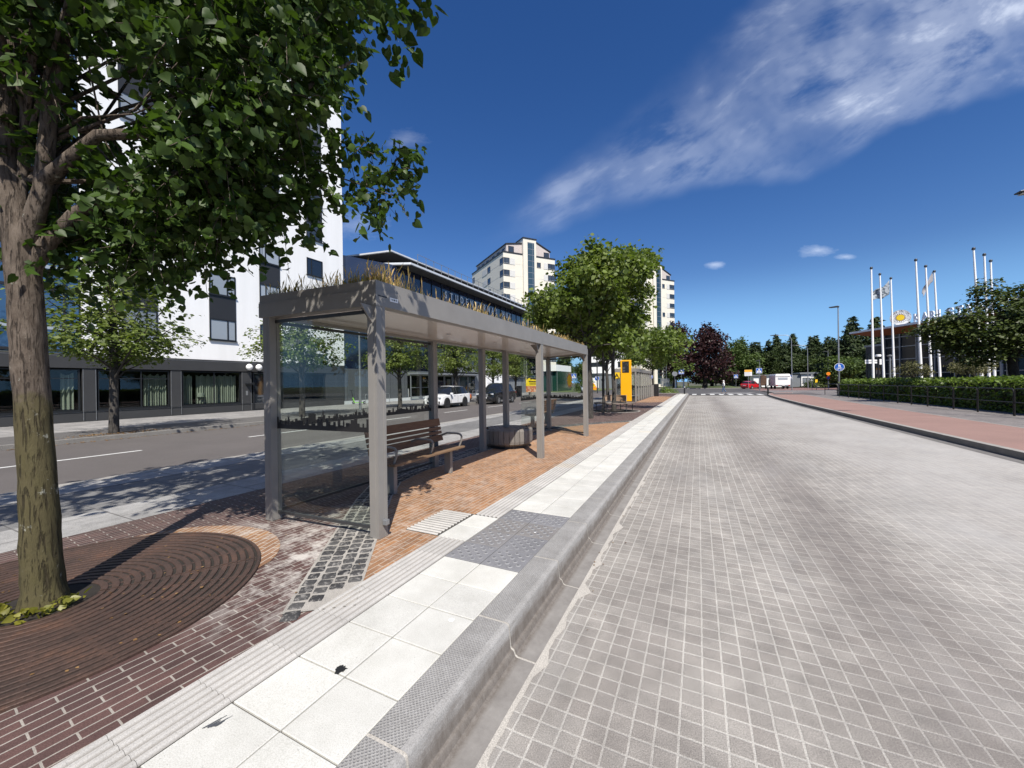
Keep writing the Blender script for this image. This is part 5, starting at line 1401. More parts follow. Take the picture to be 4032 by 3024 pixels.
# warning board
wn = thing('warning_sign', 'orange triangular roadworks warning sign over a striped board, before a silver car', 'road sign', (-14.72,59.5,-.13), R(-6))
pole(wn, 1.4, .03)
tri = lambda s_,z: [(-.47*s_,z),(.47*s_,z),(0,z+.72*s_)]
p_ = build('triangle', face(tri(1,.92),-.05,-.032), m_signorange, wn); build('triangle_field', face(tri(.80,.97),-.054,-.0505), m_signyel, p_)
build('exclamation_mark', face([(-.025,1.16),(.025,1.16),(.035,1.40),(-.035,1.40)],-.058,-.0545).merge(face([(-.028,1.06),(.028,1.06),(.028,1.12),(-.028,1.12)],-.058,-.0545)), m_black, p_)
p_ = build('lower_board', MB().box(-.47,.47,-.05,-.032,.50,.90), m_signorange, wn); b = MB()
for k in range(2): b.box(-.44,.44,-.054,-.0505,.55+.17*k,.63+.17*k)
build('board_stripes', b, m_signyel, p_)
# tall dark post with signal
sp = thing('dark_lamp_column', 'tall dark steel column behind the round blue arrow sign', 'lamp post', (-13.8,58,-.13)); pole(sp, 9, .09, m=m_postdk)
build('lamp_head', MB().box(-1.2,.1,-.12,.12,8.9,9.02), m_postdk, sp, bevel=.03)
# bins, bollards
bi = thing('litter_bin', 'black square litter bin at the end of the far shelter', 'bin', (-3.97,42.7,0))
build('bin_body', MB().box(-.22,.22,-.22,.22,.03,1.22), m_black, bi, bevel=.02); build('bin_lid', MB().box(-.235,.235,-.235,.235,1.223,1.29), m_postdk, bi, bevel=.02)
bi = thing('grey_post_box', 'slim grey steel cabinet next to the black litter bin', 'cabinet', (-4.33,42.3,0))
build('cabinet_body', MB().box(-.12,.12,-.12,.12,0,1.2), m_post, bi, bevel=.01); build('cabinet_lid', MB().box(-.13,.13,-.13,.13,1.203,1.25), m_black, bi)
def bollard(label, loc, group='black bollards with a white band'):
    t = thing('bollard', label, 'bollard', loc, 0, group)
    build('shaft', MB().lathe([(.085,0),(.085,.92),(.07,.985),(0,1.0)],16), m_black, t, smooth=True, angle=50)
    build('reflective_band', MB().lathe([(.0855,.80),(.088,.80),(.088,.88),(.0855,.88)],16), m_white, t)
    return t
bl = bollard('black bollard with white band at the left end of the zebra crossing', (-1.53,50.5,0))
dup(bl, (6.95,51.0,-.05), None, 'black bollard with white band where the red path meets the crossing')
dup(bl, (13.6,84,-.15), None, 'black bollard standing in front of the low building, right of the motorhome', .8)
dup(bl, (20.4,95,-.15), None, 'black bollard beside the small yellow sign near the low building')
# ring bench round the tree
rbn = thing('ring_bench', 'circular slatted bench around a platform tree, with a curved backrest', 'bench', (-4.08,20.9,0))
b = MB()
for k in range(4):
    r0 = .66+k*.105; b.merge(ringseg(r0,r0+.09,.42,.455,0,2*PI-.001,56))
build('seat', b, m_greywood_top, rbn)
b = MB()
for k in range(40):
    a = R(20)+R(150)*k/39; b.merge(MB().box(-.018,.018,-.012,.012,.52,.80).xf(Matrix.Translation((.64*math.cos(a),.64*math.sin(a),0)) @ Matrix.Rotation(a+PI/2,4,'Z')))
b.merge(ringseg(.60,.665,.80,.83,R(18),R(172),30)); b.merge(ringseg(.62,.65,.50,.53,R(18),R(172),30))
build('backrest', b, mat('tan_bench_wood',(.34,.24,.17),.7,vs=8), rbn)
for k in range(6):
    a = R(20+60*k); lg = MB(); lg.tube([(.95*math.cos(a),.95*math.sin(a),0),(.95*math.cos(a),.95*math.sin(a),.42)],.022,6); lg.tube([(.66*math.cos(a),.66*math.sin(a),.40),(1.06*math.cos(a),1.06*math.sin(a),.40)],.02,6)
    build('leg', lg, m_postdk, rbn)
build('armrest', MB().tube([(.45,-.62,.455),(.45,-.62,.62),(.75,-.95,.62),(.75,-.95,.455)],.018,6), m_postdk, rbn)
struct('tree_bed_ring', MB().merge(ringseg(1.25,1.33,-.05,.004,0,2*PI-.001,48)).shift(-4.08,20.9,0), m_granite_pale)
struct('tree_bed_soil', MB().lathe([(0,.003),(1.25,.003)],40,0,(-4.08,20.9)), m_soil)

# ------------------------------------------------------------------ platform trees
def lime(seed, label, loc, H_, rx, z0, n, tr=.13, lean=0):
    zc = (H_+z0)/2; rz = (H_-z0)/2
    rgb = random.Random(seed); bl = [(0,0,zc-.3,rx*.62,rx*.62,rz*.7)]
    for k in range(13):
        a = k*2.4+rgb.random(); q = rgb.uniform(.5,.95); zz = z0+(H_-z0)*(.12+.75*((k*.37)%1.))
        fall = 1-.45*max(0,(zz-zc)/rz)
        bl.append((rx*q*fall*math.cos(a), rx*q*fall*math.sin(a), zz, rx*.36*rgb.uniform(.75,1.25), rx*.36*rgb.uniform(.75,1.25), rz*.22*rgb.uniform(.8,1.3)))
    bl.append((.1*rx,0,H_-rz*.3,rx*.30,rx*.30,rz*.30)); bl.append((-.4*rx,.1,H_-rz*.45,rx*.26,rx*.26,rz*.28))
    return make_tree('lime_tree', label, 'tree', loc, bl, [(0,0,-.02),(.03,-.02,1.1),(-.03,.02,2.3),(.02,0,z0+.8),(0,0,H_*.8)], [tr*1.25,tr,tr*.95,tr*.7,.025],
        (m_bark, m_leaf_plat), n, 20, .19, .165, seed, (.5,.95), 40, up=.6, group='lime trees along the bus platform', shell=.4, droop=.3)
lime(51, 'leafy platform tree right behind the end of the near shelter', (-4.2,16.3,0), 7.6, 2.3, 2.7, 600, .11)
lime(53, 'tallest leafy platform tree, growing out of the circular bench', (-4.1,20.9,0), 8.9, 3.35, 2.8, 960, .105)
lime(57, 'leafy platform tree beside the far shelter roof, partly hiding the smaller tower', (-7.0,33.0,0), 8.2, 3.1, 3.0, 560)
lime(59, 'leafy platform tree at the end of the far shelter over the black litter bin', (-4.75,47.0,0), 8.0, 3.3, 2.6, 520)
st_ = thing('tree_stake', 'slim mottled trunk-like pole standing in front of the circular bench', 'pole', (-4.36,19.55,0))
build('shaft', MB().tube([(0,0,-.02),(.02,0,.5),(0,.01,1.4),(.02,0,1.9),(.01,0,3.4)],[.085,.07,.068,.06,.05],10), m_bark, st_, smooth=True)
build('tie_band', MB().lathe([(.073,1.62),(.085,1.62),(.085,1.70),(.073,1.70)],12), m_black, st_)

# ------------------------------------------------------------------ pedestrian on the crossing
def skinned(name, verts, edges, radii, m, parent, root=0, sub=1):
    me = bpy.data.meshes.new(name); me.from_pydata(verts, edges, []); o = bpy.data.objects.new(name, me); col.objects.link(o)
    o.parent = parent; s = o.modifiers.new('skin','SKIN'); s.use_smooth_shade = True
    for i,r_ in enumerate(radii): me.skin_vertices[0].data[i].radius = (r_,r_) if not hasattr(r_,'__len__') else r_
    me.skin_vertices[0].data[root].use_root = True
    u = o.modifiers.new('sub','SUBSURF'); u.levels = sub; u.render_levels = sub; me.materials.append(m); return o
m_skin = mat('skin', (.45,.28,.20), .6, var=.05); m_hood = mat('white_hoodie', (.72,.71,.69), .9, var=.06); m_jeans = mat('blue_jeans', (.075,.12,.21), .9, var=.2, vs=8); m_shoe = mat('dark_shoes', (.05,.05,.055), .7)
pe = thing('person', 'person in a white hooded top and blue jeans walking left over the zebra crossing', 'person', (2.95,57.3,-.152), R(180))
# local +x is the walking direction
bv = [(0,0,.95),(0,0,1.12),(.01,0,1.30),(.02,0,1.44),(.03,0,1.50),(.045,0,1.56),(.055,0,1.64),(.04,0,1.72),
      (.0,.09,.90),(.14,.10,.50),(.16,.10,.12),(.27,.10,.05),(.0,-.09,.90),(-.06,-.10,.50),(-.30,-.10,.16),(-.24,-.10,.05),
      (.01,.19,1.40),(-.08,.24,1.14),(.02,.24,.94),(.05,.235,.87),(.01,-.19,1.40),(.08,-.24,1.15),(.22,-.20,1.00),(.27,-.18,.97)]
be = [(0,1),(1,2),(2,3),(3,4),(4,5),(5,6),(6,7),(0,8),(8,9),(9,10),(10,11),(0,12),(12,13),(13,14),(14,15),(3,16),(16,17),(17,18),(18,19),(3,20),(20,21),(21,22),(22,23)]
br = [.12,.115,.12,.09,.052,.065,.085,.06,.085,.058,.042,.038,.085,.058,.042,.038,.055,.042,.032,.03,.055,.042,.032,.03]
body = skinned('body', bv, be, br, m_skin, pe)
f = MB()
for k in range(4):
    for (hx,hy,hz) in ((.05,.235,.87),(.27,-.18,.97)): f.tube([(hx+.005*k,hy-.025+.016*k,hz-.01),(hx+.02+.004*k,hy-.026+.017*k,hz-.05-.006*(k%3)),(hx+.012,hy-.025+.017*k,hz-.085)],[.008,.0075,.006],5)
for (hx,hy,hz) in ((.05,.235,.87),(.27,-.18,.97)): f.tube([(hx+.03,hy-.02,hz+.01),(hx+.05,hy-.025,hz-.03)],[.009,.007],5)
build('fingers', f, m_skin, body, smooth=True)
fc = MB(); fc.tube([(.12,0,1.64),(.158,0,1.615)],[.012,.018],6)
for s_ in (1,-1): fc.tube([(.122,s_*.032,1.655),(.133,s_*.032,1.655)],.011,6)
build('face', fc, m_skin, body)
skinned('jeans', [(0,0,.98),(0,.09,.90),(.14,.10,.50),(.16,.10,.13),(0,-.09,.90),(-.06,-.10,.50),(-.29,-.10,.17)], [(0,1),(1,2),(2,3),(0,4),(4,5),(5,6)], [.135,.105,.075,.062,.105,.075,.062], m_jeans, pe)
skinned('hoodie', [(0,0,.94),(0,0,1.14),(.01,0,1.32),(.015,0,1.45),(.01,.20,1.40),(-.08,.25,1.14),(.02,.25,.96),(.01,-.20,1.40),(.08,-.25,1.15),(.21,-.205,1.01)], [(0,1),(1,2),(2,3),(3,4),(4,5),(5,6),(3,7),(7,8),(8,9)], [.15,.145,.15,.10,.078,.062,.05,.078,.062,.05], m_hood, pe)
skinned('hood', [(-.02,0,1.47),(-.01,0,1.58),(.01,0,1.67),(.03,0,1.74)], [(0,1),(1,2),(2,3)], [.085,.105,.112,.07], m_hood, pe)
sh_ = MB()
for (x,y,z,a) in ((.22,.10,.045,0),(-.27,-.10,.07,35)): sh_.merge(MB().box(-.11,.15,-.048,.048,-.045,.04).xf(Matrix.Translation((x,y,z)) @ Matrix.Rotation(R(a),4,'Y')))
build('shoes', sh_, m_shoe, pe, bevel=.03)

# ------------------------------------------------------------------ beyond the junction
def board(name, label, loc, rz, w, z0, z1):
    t = thing(name, label, 'sign board', loc, rz); pole(t, z1-.05, .04); h = w/2
    p = build('board', MB().box(-h,h,-.07,-.045,z0,z1), m_white, t)
    build('orange_header', MB().box(-h+.01,h-.01,-.074,-.0705,z1-(z1-z0)*.36,z1-.01), mat('amber_header',(.80,.42,.03),.5,var=0), p)
    b = MB()
    for k in range(4): b.box(-h+.08,h*(.7-.25*(k%2)),-.074,-.0705,z0+.10+k*.15,z0+.15+k*.15)
    build('board_text', b, mat('dull_text',(.3,.31,.33),.6,var=0), p); return t
board('direction_board', 'white information board with an orange header behind the red hatchback', (7.48,75,-.15), 0, 1.08, 2.42, 3.45)
def lamp(name, label, loc, rz, h, arm=1.9, curved=True, head=.75, r0=.075):
    t = thing(name, label, 'street lamp', loc, rz, 'grey street lamps along the road')
    if curved:
        pts = [(0,0,0),(0,0,h*.5),(0,0,h-1.0)]+[(-.75+.75*math.cos(a),0,h-1.0+.85*math.sin(a)) for a in np.linspace(.2,PI/2,7)]+[(-arm,0,h-.12)]
        rr = [r0,r0*.8,r0*.6]+[r0*.5]*8
    else:
        pts = [(0,0,0),(0,0,1.2),(0,0,1.21),(0,0,h),]; rr = [r0*1.3,r0*1.3,r0,r0*.6]
    build('column', MB().tube(pts, rr, 10), m_galv, t, smooth=True, angle=50)
    x0 = -arm if curved else .05
    hd = MB().prism_ax([(x0-head,h-.10),(x0+.02,h-.16),(x0+.05,h-.06),(x0-.1,h-.0),(x0-head,h-.055)],'y',-.14,.14)
    L_ = build('lamp_head', hd, m_postdk, t, bevel=.015)
    build('lens', MB().box(x0-head+.06,x0-.12,-.11,.11,h-.155,h-.148).xf(Matrix.Identity(4)), m_headlight, L_)
    return t
L1 = lamp('street_lamp', 'straight grey street lamp carrying the round blue path sign by the hedge', (12.35,47.75,-.05), R(-10), 8.75, curved=False, head=.75)
lamp('street_lamp', 'curved arm street lamp standing beside the motorhome', (12.55,69.9,-.15), R(0), 8.55)
lamp('street_lamp', 'curved arm street lamp further back, in front of the low building', (18.75,90.5,-.15), R(0), 8.4)
lamp('street_lamp', 'short straight street lamp behind the orange and blue round signs', (23.65,98,-.15), R(0), 7.4, curved=False, head=.9)
lamp('street_lamp', 'thin street lamp right of the crossing sign, in front of the pale house', (8.75,72,-.15), R(0), 4.9, curved=False, head=.5, r0=.05)
lamp('street_lamp', 'lamp whose dark head reaches in from the right edge over the path', (12.35,19.7,-.05), R(4), 7.98, 1.72, head=.7)
t, p, y = disc_sign('path_sign', 'round blue path sign with white walkers over a bicycle, on the lamp by the hedge', (12.35,47.62,-.05), R(-6), 2.75, .385, m_signblue, pole_r=.04, ztop=3.0)
f = MB(); cc = lambda pts: f.merge(face(pts, y, y+.0035))
cir = lambda cx,cz,r_: [(cx+r_*math.cos(a),cz+r_*math.sin(a)) for a in np.linspace(0,2*PI,13)[:-1]]
cc(cir(-.03,3.02,.032)); cc([(-.07,2.98),(.01,2.98),(.02,2.86),(-.08,2.86)]); cc([(-.07,2.865),(-.035,2.865),(-.045,2.74),(-.075,2.74)]); cc([(-.02,2.865),(.01,2.865),(.015,2.74),(-.015,2.74)])
cc(cir(.07,2.92,.025)); cc([(.045,2.89),(.095,2.89),(.095,2.80),(.045,2.80)]); cc([(.05,2.80),(.09,2.80),(.09,2.74),(.05,2.74)])
for cx in (-.12,.12):
    for i in range(12):
        a,b_ = 2*PI*i/12, 2*PI*(i+1)/12; f.tube([(cx+.085*math.cos(a),y,2.585+.085*math.sin(a)),(cx+.085*math.cos(b_),y,2.585+.085*math.sin(b_))],.011,4)
for a,b_ in (((-.12,2.585),(-.02,2.58)),((-.02,2.58),(.08,2.68)),((-.12,2.585),(-.04,2.68)),((-.04,2.68),(.08,2.68)),((.12,2.585),(.07,2.70)),((-.02,2.58),(-.05,2.70))): f.tube([(a[0],y,a[1]),(b_[0],y,b_[1])],.011,4)
build('sign_symbol', f, m_white, p)
t, p, y = disc_sign('parking_ban_sign', 'orange round sign above a blue round sign, in front of the low dark building', (18.1,75,-.15), 0, 2.53, .26, m_signorange, m_signyel)
r_ = .25; zc = 1.90
q = build('sign_plate', face([(r_*math.cos(a),zc+r_*math.sin(a)) for a in np.linspace(0,2*PI,25)[:-1]],-.06,-.042), mat('sign_red',(.5,.02,.03),.4,var=0), t)
build('sign_field', face([(r_*.78*math.cos(a),zc+r_*.78*math.sin(a)) for a in np.linspace(0,2*PI,25)[:-1]],-.064,-.0605), m_signblue, q)
yb = thing('small_yellow_sign', 'small yellow plate on a short post in front of the low dark building', 'sign', (16.6,75,-.15)); pole(yb, 1.5, .03)
build('sign_plate', MB().box(-.15,.15,-.05,-.03,1.18,1.68), m_signyel, yb)
t, p, y = disc_sign('small_round_sign', 'small round grey sign on a thin pole left of the small yellow plate', (16.05,75,-.15), 0, 2.35, .13, m_signback)
# motorhome
rv = thing('motorhome', 'white motorhome parked beyond the junction, rear end towards the camera', 'motorhome', (13.95,88.5,-.15), R(2))
prof = [(-1.15,.55),(1.15,.55),(1.18,1.1),(1.18,2.55),(1.05,2.78),(-1.05,2.78),(-1.18,2.55),(-1.18,1.1)]
build('body', MB().prism_ax(prof,'y',-2.6,3.0), m_white, rv, bevel=.06)
build('roof_edge', MB().box(-1.12,1.12,-2.64,-2.603,2.28,2.36), m_signback, rv)
build('rear_window', MB().box(-.75,.75,-2.635,-2.604,1.72,2.12), m_wblind, rv)
build('rear_bumper', MB().box(-1.12,1.12,-2.72,-2.603,.52,.80), m_signback, rv, bevel=.03)
for s_ in (1,-1): build('tail_light', MB().box(s_*.95-.12,s_*.95+.12,-2.735,-2.722,.58,.74), m_taillight, rv)
build('number_plate', MB().box(-.26,.26,-2.737,-2.722,.6,.71), m_plate, rv)
for z,y0 in ((1.75,-1.4),(1.75,.6)): build('side_window', MB().box(1.181,1.20,y0,y0+.8,z,z+.5), m_carglass, rv)
build('hatch', MB().box(1.181,1.195,-2.0,-1.3,.75,1.2), m_signback, rv)
for x in (-1.0,1.0):
    for y0 in (-1.2,1.9): build('wheel', MB().tube([(x-.12,y0,.36),(x+.12,y0,.36)],.36,18), m_rubber, rv)
build('cab', MB().box(-1.05,1.05,3.003,4.6,.5,1.9), m_white, rv, bevel=.2)
# timber hauler shape beside it: brown stacked trailer
br_ = thing('brown_trailer', 'dark brown upright trailer end standing left of the motorhome', 'trailer', (11.6,91,-.15))
build('load', MB().prism_ax([(-.5,.6),(.5,.6),(.55,2.3),(.1,2.75),(-.4,2.5)],'y',-.6,2.4), mat('brown_load',(.09,.05,.03),.8,var=.4,vs=4), br_, bevel=.05)
for x in (-.45,.45): build('wheel', MB().tube([(x-.1,0,.35),(x+.1,0,.35)],.35,16), m_rubber, br_)
# low buildings
lb = thing('low_white_house', 'low white flat roofed house behind the red hatchback and the motorhome', 'building', (12.9,112,-.15), 0)
build('wall', MB().box(-.6,6.2,0,8,0,2.75), m_plaster, lb); build('roof', MB().box(-.9,6.6,-.4,8.3,2.753,3.0), m_greyclad2, lb)
window(lb, 1.0, 2.0, 1.2, 2.0, 0, m_wglass, (), .08); window(lb, 3.4, 4.6, 1.1, 2.0, 0, m_wglass, (.5,), .08)
lb = thing('low_dark_pavilion', 'long low dark fronted pavilion with a pale gable right of the motorhome', 'building', (21.7,111,-.15), 0)
build('wall', MB().box(0,17,0,8,0,3.0), m_dkpanel, lb); build('roof', MB().box(-.3,17.3,-.6,8.3,3.003,3.35), m_greyclad2, lb)
build('pale_gable', MB().box(.0,2.4,-.2,-.003,0,2.9), m_plaster, lb); build('grey_side', MB().box(-2.6,-.05,0,6,0,2.75), m_greyclad2, lb)
window(lb, .25, 1.7, .9, 2.1, -.2, m_wblind, (.5,), .08)
for k in range(6): window(lb, 3.2+k*2.2, 4.9+k*2.2, .7, 2.3, 0, m_wglass, (.5,), .08)
build('roof_box', MB().box(5.4,6.6,1,3,3.353,4.0), m_greyclad2, lb)
# white terraced block left, behind the platform trees
wb_ = thing('white_terrace_block', 'white banded block with dark window strips glimpsed between the platform trunks', 'building', (-32,116,-.15), 0)
build('wall', MB().box(0,13.2,0,14,0,12.5), m_plaster, wb_)
for z in (3.0,6.3,9.4): build('window_strip', MB().box(.2,7.6,-.05,.05,z+.15,z+1.45), m_wglass, wb_)
window(wb_, 10.6, 11.8, 6.2, 7.8, 0, m_wglass, (), .1)
gbk = thing('grey_blank_block', 'grey blank walled block behind the letter A sign and the totem', 'building', (-24.4,104,-.15), 0)
build('wall', MB().box(0,7.2,0,9,0,3.7), m_greyclad2, gbk); build('roof', MB().box(-.15,7.35,-.15,9.1,3.703,3.95), m_greyclad, gbk)
b = MB()
for k in range(5): b.box(.9+k*1.3,.92+k*1.3,-.012,-.001,.1,3.6)
build('panel_joints', b, m_greyclad, gbk)
# street-side screens left of the copper trees
fs = thing('slatted_fence_screen', 'pale slatted screen under the lattice mast left of the copper trees', 'fence', (-7.3,100,-.1), 0)
b = MB()
for k in range(14): b.box(-1.0+k*.145,-.9+k*.145,-.03,.03,.4,2.35)
build('slats', b, m_galv, fs); build('rails', MB().box(-1.05,1.05,.032,.07,.7,.8).merge(MB().box(-1.05,1.05,.032,.07,1.9,2.0)), m_signback, fs)
ms = thing('lattice_mast', 'pale steel lattice mast behind the slatted screen', 'mast', (-7.35,100.6,-.1)); b = MB()
for x,y0 in ((-.36,-.36),(.36,-.36),(.36,.36),(-.36,.36)): b.tube([(x,y0,0),(x,y0,7)],.05,5)
for k in range(9):
    z = .3+k*.75; b.tube([(-.36,-.36,z),(.36,-.36,z+.75)],.03,4); b.tube([(.36,-.36,z),(-.36,-.36,z+.75)],.03,4)
build('lattice', b, m_galv, ms)
for k,(x,lab) in enumerate(((-4.95,'left of the two white gate posts on the far lawn'),(-3.2,'right of the two white gate posts on the far lawn'))):
    g_ = thing('white_gate_post', 'white post, '+lab, 'post', (x,100,-.1)); build('post', MB().box(-.18,.18,-.1,.1,0,2.05), m_white, g_, bevel=.02); build('cap', MB().box(-.21,.21,-.13,.13,2.053,2.1), m_signback, g_)
gl_ = thing('goal_frame', 'small white and yellow frame standing on the far lawn before the copper trees', 'frame', (-1.6,99,-.06)); 
build('frame_tube', MB().tube([(-.6,0,0),(-.6,0,1.9),(.7,0,1.9),(.7,0,.9)],.10,6), m_white, gl_); build('yellow_sleeve', MB().tube([(-.6,0,.3),(-.6,0,1.2)],.13,8), m_signyel, gl_)
rg9 = np.random.default_rng(12)
def shrub(name, label, loc, rx, ry, rz, n, ls, m, seed, cat='shrub', group=None):
    rgs = np.random.default_rng(seed); d = rgs.normal(size=(n,3)); d /= np.linalg.norm(d,axis=1)[:,None]; d[:,2] = np.abs(d[:,2])
    k = (.55+.5*rgs.random(n))*(1+.18*np.sin(d[:,0]*6+seed)+.15*np.sin(d[:,1]*7))
    Q = d*np.array([rx,ry,rz])*k[:,None]+np.array([0,0,.03])
    o = leaf_mesh(name, Q, ls*(.6+.8*rgs.random(n)), m, None, seed, d, .5, (QUAD_V,QUAD_F), loc=loc); return tag(o, label, cat, group)
shrub('low_shrub', 'low green shrub on the traffic island left of the bollard', (-4.1,60,-.15), 1.5, .9, .75, 900, .16, m_leaf_hedge, 3)
shrub('low_shrub', 'dark low bushes under the pines in front of the low pavilion', (23.5,107,-.15), 3.0, 1.2, 1.3, 900, .3, m_leaf_dark, 4)
shrub('low_shrub', 'round bush by the keep right arrow sign behind the first platform trunk', (-19.5,72,-.1), 2.2, 2.0, 3.3, 1500, .3, m_leaf_far, 5)
# copper trees
def copper(seed, label, loc, H_, rx, z0, n):
    rgb = random.Random(seed); bl = [(0,0,z0+(H_-z0)*.38,rx*.85,rx*.85,(H_-z0)*.36),(0,0,z0+(H_-z0)*.70,rx*.5,rx*.5,(H_-z0)*.24),(rx*.05,0,H_*.93,rx*.18,rx*.18,H_*.08)]
    for k in range(11):
        a = k*2.4+rgb.random(); q = rgb.uniform(.6,.85); zz = (k*.37)%1.; f_ = 1-.62*zz
        bl.append((rx*q*f_*math.cos(a), rx*q*f_*math.sin(a), z0+(H_-z0)*(.1+.75*zz), rx*.30, rx*.30, (H_-z0)*.11))
    return make_tree('copper_tree', label, 'tree', loc, bl, [(0,0,-.1),(.1,0,1.6),(0,0,4),(.1,0,H_*.8)], [.62,.48,.4,.08], (m_bark_dk, m_leaf_purple), n, 15, .50, .52, seed, (.3,.95), 26, tmpl=(QUAD_V,QUAD_F), up=.5, group='dark purple leaved trees on the far lawn', shell=.35, lr=.35)
copper(61, 'dark purple leaved tree standing alone on the lawn, right one of the pair', (1.25,97.5,-.06), 14.6, 6.6, 1.2, 750)
copper(62, 'dark purple leaved tree partly hidden by the platform limes, left one of the pair', (-5.3,103,-.06), 16.6, 5.6, 2.6, 600)
# conifers and broadleaf behind
def conifer(name, label, loc, H_, rb_, seed, group, z0=1.5, open_=1., n=None):
    rgb = np.random.default_rng(seed); t = thing(name, label, 'tree', loc, 0, group)
    P=[]; O=[]; tb = MB().tube([(0,0,-.2),(0,0,H_*.5),(0,0,H_*.97)],[.035*H_*.55,.02*H_*.5,.02],7)
    z = z0
    while z < H_*.99:
        f_ = (z-z0)/(H_-z0); r = rb_*(1-f_)**.8*(.75+.5*rgb.random()) + .12
        nb = int(6+3*rgb.random())
        a0 = rgb.random()*6.28
        for k in range(nb):
            a = a0+6.283*k/nb+rgb.normal()*.25; L_ = r*(.6+.55*rgb.random()); m_ = max(5,int(L_*13*open_))
            u = rgb.random(m_)**.7; zz = z - u*L_*.22 + (u**2)*L_*.12 + rgb.normal(size=m_)*.10
            w_ = rgb.normal(size=m_)*.16*L_*(1.1-u)
            P += [(L_*uu*math.cos(a)-ww*math.sin(a), L_*uu*math.sin(a)+ww*math.cos(a), z_) for uu,ww,z_ in zip(u,w_,zz)]; O += [(math.cos(a),math.sin(a),-.1)]*m_
            if k%2==0: tb.tube([(0,0,z+.05),(L_*.85*math.cos(a),L_*.85*math.sin(a),z-L_*.15)],[.05,.015],4,caps=False)
        z += H_*.028*(.8+.5*rgb.random())+.12
    build('trunk', tb, m_bark_dk, t)
    leaf_mesh('crown', np.array(P), H_*.048*(.6+.7*rgb.random(len(P))), m_needle, t, seed, np.array(O), .6, (NEED_V,NEED_F), rand=.4)
    return t
GR = 'conifers of the forest edge behind the junction'; LB = 'dark conifer in the row of forest edge trees behind the junction'
c1 = conifer('conifer', LB, (11.8,150,-.2), 14.6, 3.2, 71, GR, .8); c2 = conifer('conifer', LB, (19,158,-.2), 15.0, 2.6, 72, GR, 1.2); c3 = conifer('conifer', LB, (25,150,-.2), 13.6, 3.4, 73, GR, 1.5)
rg = random.Random(19); k = 0
for (x,y,s_) in [(14.5,156,.86),(16.8,150,.9),(21.5,156,1.04),(23.2,152,1.08),(27.8,153,1.02),(29.8,158,.96),(32,150,.98),(34.5,156,1.),(37,152,.92),(39.5,158,.98),(42,150,.95),(17.8,166,1.05),(26.3,168,1.08),(31,170,1.15),(36,168,1.1),(45,156,.9),(9.2,162,.9),(6,168,.85),(48,150,1.0),(52,156,1.05),(56,150,1.0)]:
    dup((c1,c2,c3)[k%3], (x,y,-.2), rg.uniform(0,6), None, (s_*rg.uniform(1.05,1.3),)*2+(s_*1.07,)); k += 1
PG = 'big pines left of the glass hall'; 
p1 = conifer('pine_tree', 'tall dark pine immediately left of the glass hall roof, tallest of its group', (31.5,112,-.2), 16.0, 5.2, 81, PG, 2.0, .8)
p2 = conifer('pine_tree', 'dark pine leftmost of the group beside the glass hall', (27.0,112,-.2), 11.6, 4.2, 82, PG, .6, .8)
dup(p2, (29.3,107,-.2), 2., 'dark pine directly behind the lamp with the round blue path sign', (1.05,1.05,1.12))
dup(p1, (35.8,113,-.2), 1., 'dark pine rising behind the first three flagpoles', (1.05,1.05,.98))
dup(p1, (40.5,113,-.2), 3., 'dark pine rising just behind the round sun emblem', (1.05,1.05,.98))
dup(p2, (32.2,101,-.2), 4., 'dark pine in front of its group at the corner of the glass hall', (1.15,1.15,.95))
def broad(seed, label, loc, H_, rx, n, m=None, group='broad leaved trees at the forest edge'):
    rgb = random.Random(seed); bl = [(0,0,H_*.55,rx*.8,rx*.8,H_*.38)]+[(rx*.65*math.cos(k*2.4),rx*.65*math.sin(k*2.4),H_*(.3+.55*((k*.37)%1)),rx*.4,rx*.4,H_*.16) for k in range(9)]
    return make_tree('broadleaf_tree', label, 'tree', loc, bl, [(0,0,-.2),(0,0,H_*.3),(.1,0,H_*.8)], [.4,.3,.06], (m_bark_dk, m or m_leaf_far), n, 14, .55, .55, seed, (.3,.95), 14, tmpl=(QUAD_V,QUAD_F), group=group, shell=.35)
m_leaf_forest = leafmat('forest_leaf', (.018,.030,.011), (.045,.068,.022), .15, .6, .25)
b1 = broad(91, 'round green broadleaf tree directly right of the copper trees', (9.6,140,-.2), 15.4, 4.0, 520)
b2 = broad(92, 'lower green broadleaf tree behind the orange headed board', (13.5,140,-.2), 10.5, 4.2, 420)
for i,(x,y,s_) in enumerate([(-75,120,1.),(-66,128,1.2),(-57,122,1.),(-49,130,1.15),(-41,126,.9),(-36,134,1.1),(-27,138,1.),(-62,112,.8),(-52,112,.7)]):
    o = dup((b1,b2)[i%2], (x,y,-.1), i*1.3, 'green broadleaf tree in the row beyond the left end of the street', s_*.9); o['group'] = 'trees beyond the left end of the street'
for i,(x,y,sx,sz) in enumerate([(11,164,1.5,1.05),(17.5,168,1.5,.95),(22,164,1.5,1.0),(27,170,1.6,1.05),(33,165,1.5,1.0),(40,166,1.6,1.05),(47,164,1.5,1.1),(19.5,145,.9,.78),(28,146,1.0,.72),(37,146,1.1,.7)]):
    o = dup((b2,b1)[i%2], (x,y,-.2), i*1.7, 'dark rounded tree among the forest edge conifers', (sx,sx,sz*(1.3 if i%2==0 else .95))); o['group'] = 'dark rounded trees of the forest edge'
    [c_ for c_ in o.children if c_.name.startswith('crown')][0].material_slots[0].link = 'OBJECT'; [c_ for c_ in o.children if c_.name.startswith('crown')][0].material_slots[0].material = m_leaf_forest
dup(b1, (34,138,-.2), 2., 'green broadleaf tree over the low dark pavilion', (1.1,1.1,.55))
dup(b2, (-8,128,-.2), 4., 'green broadleaf tree behind the left copper tree', (1.3,1.3,.9))
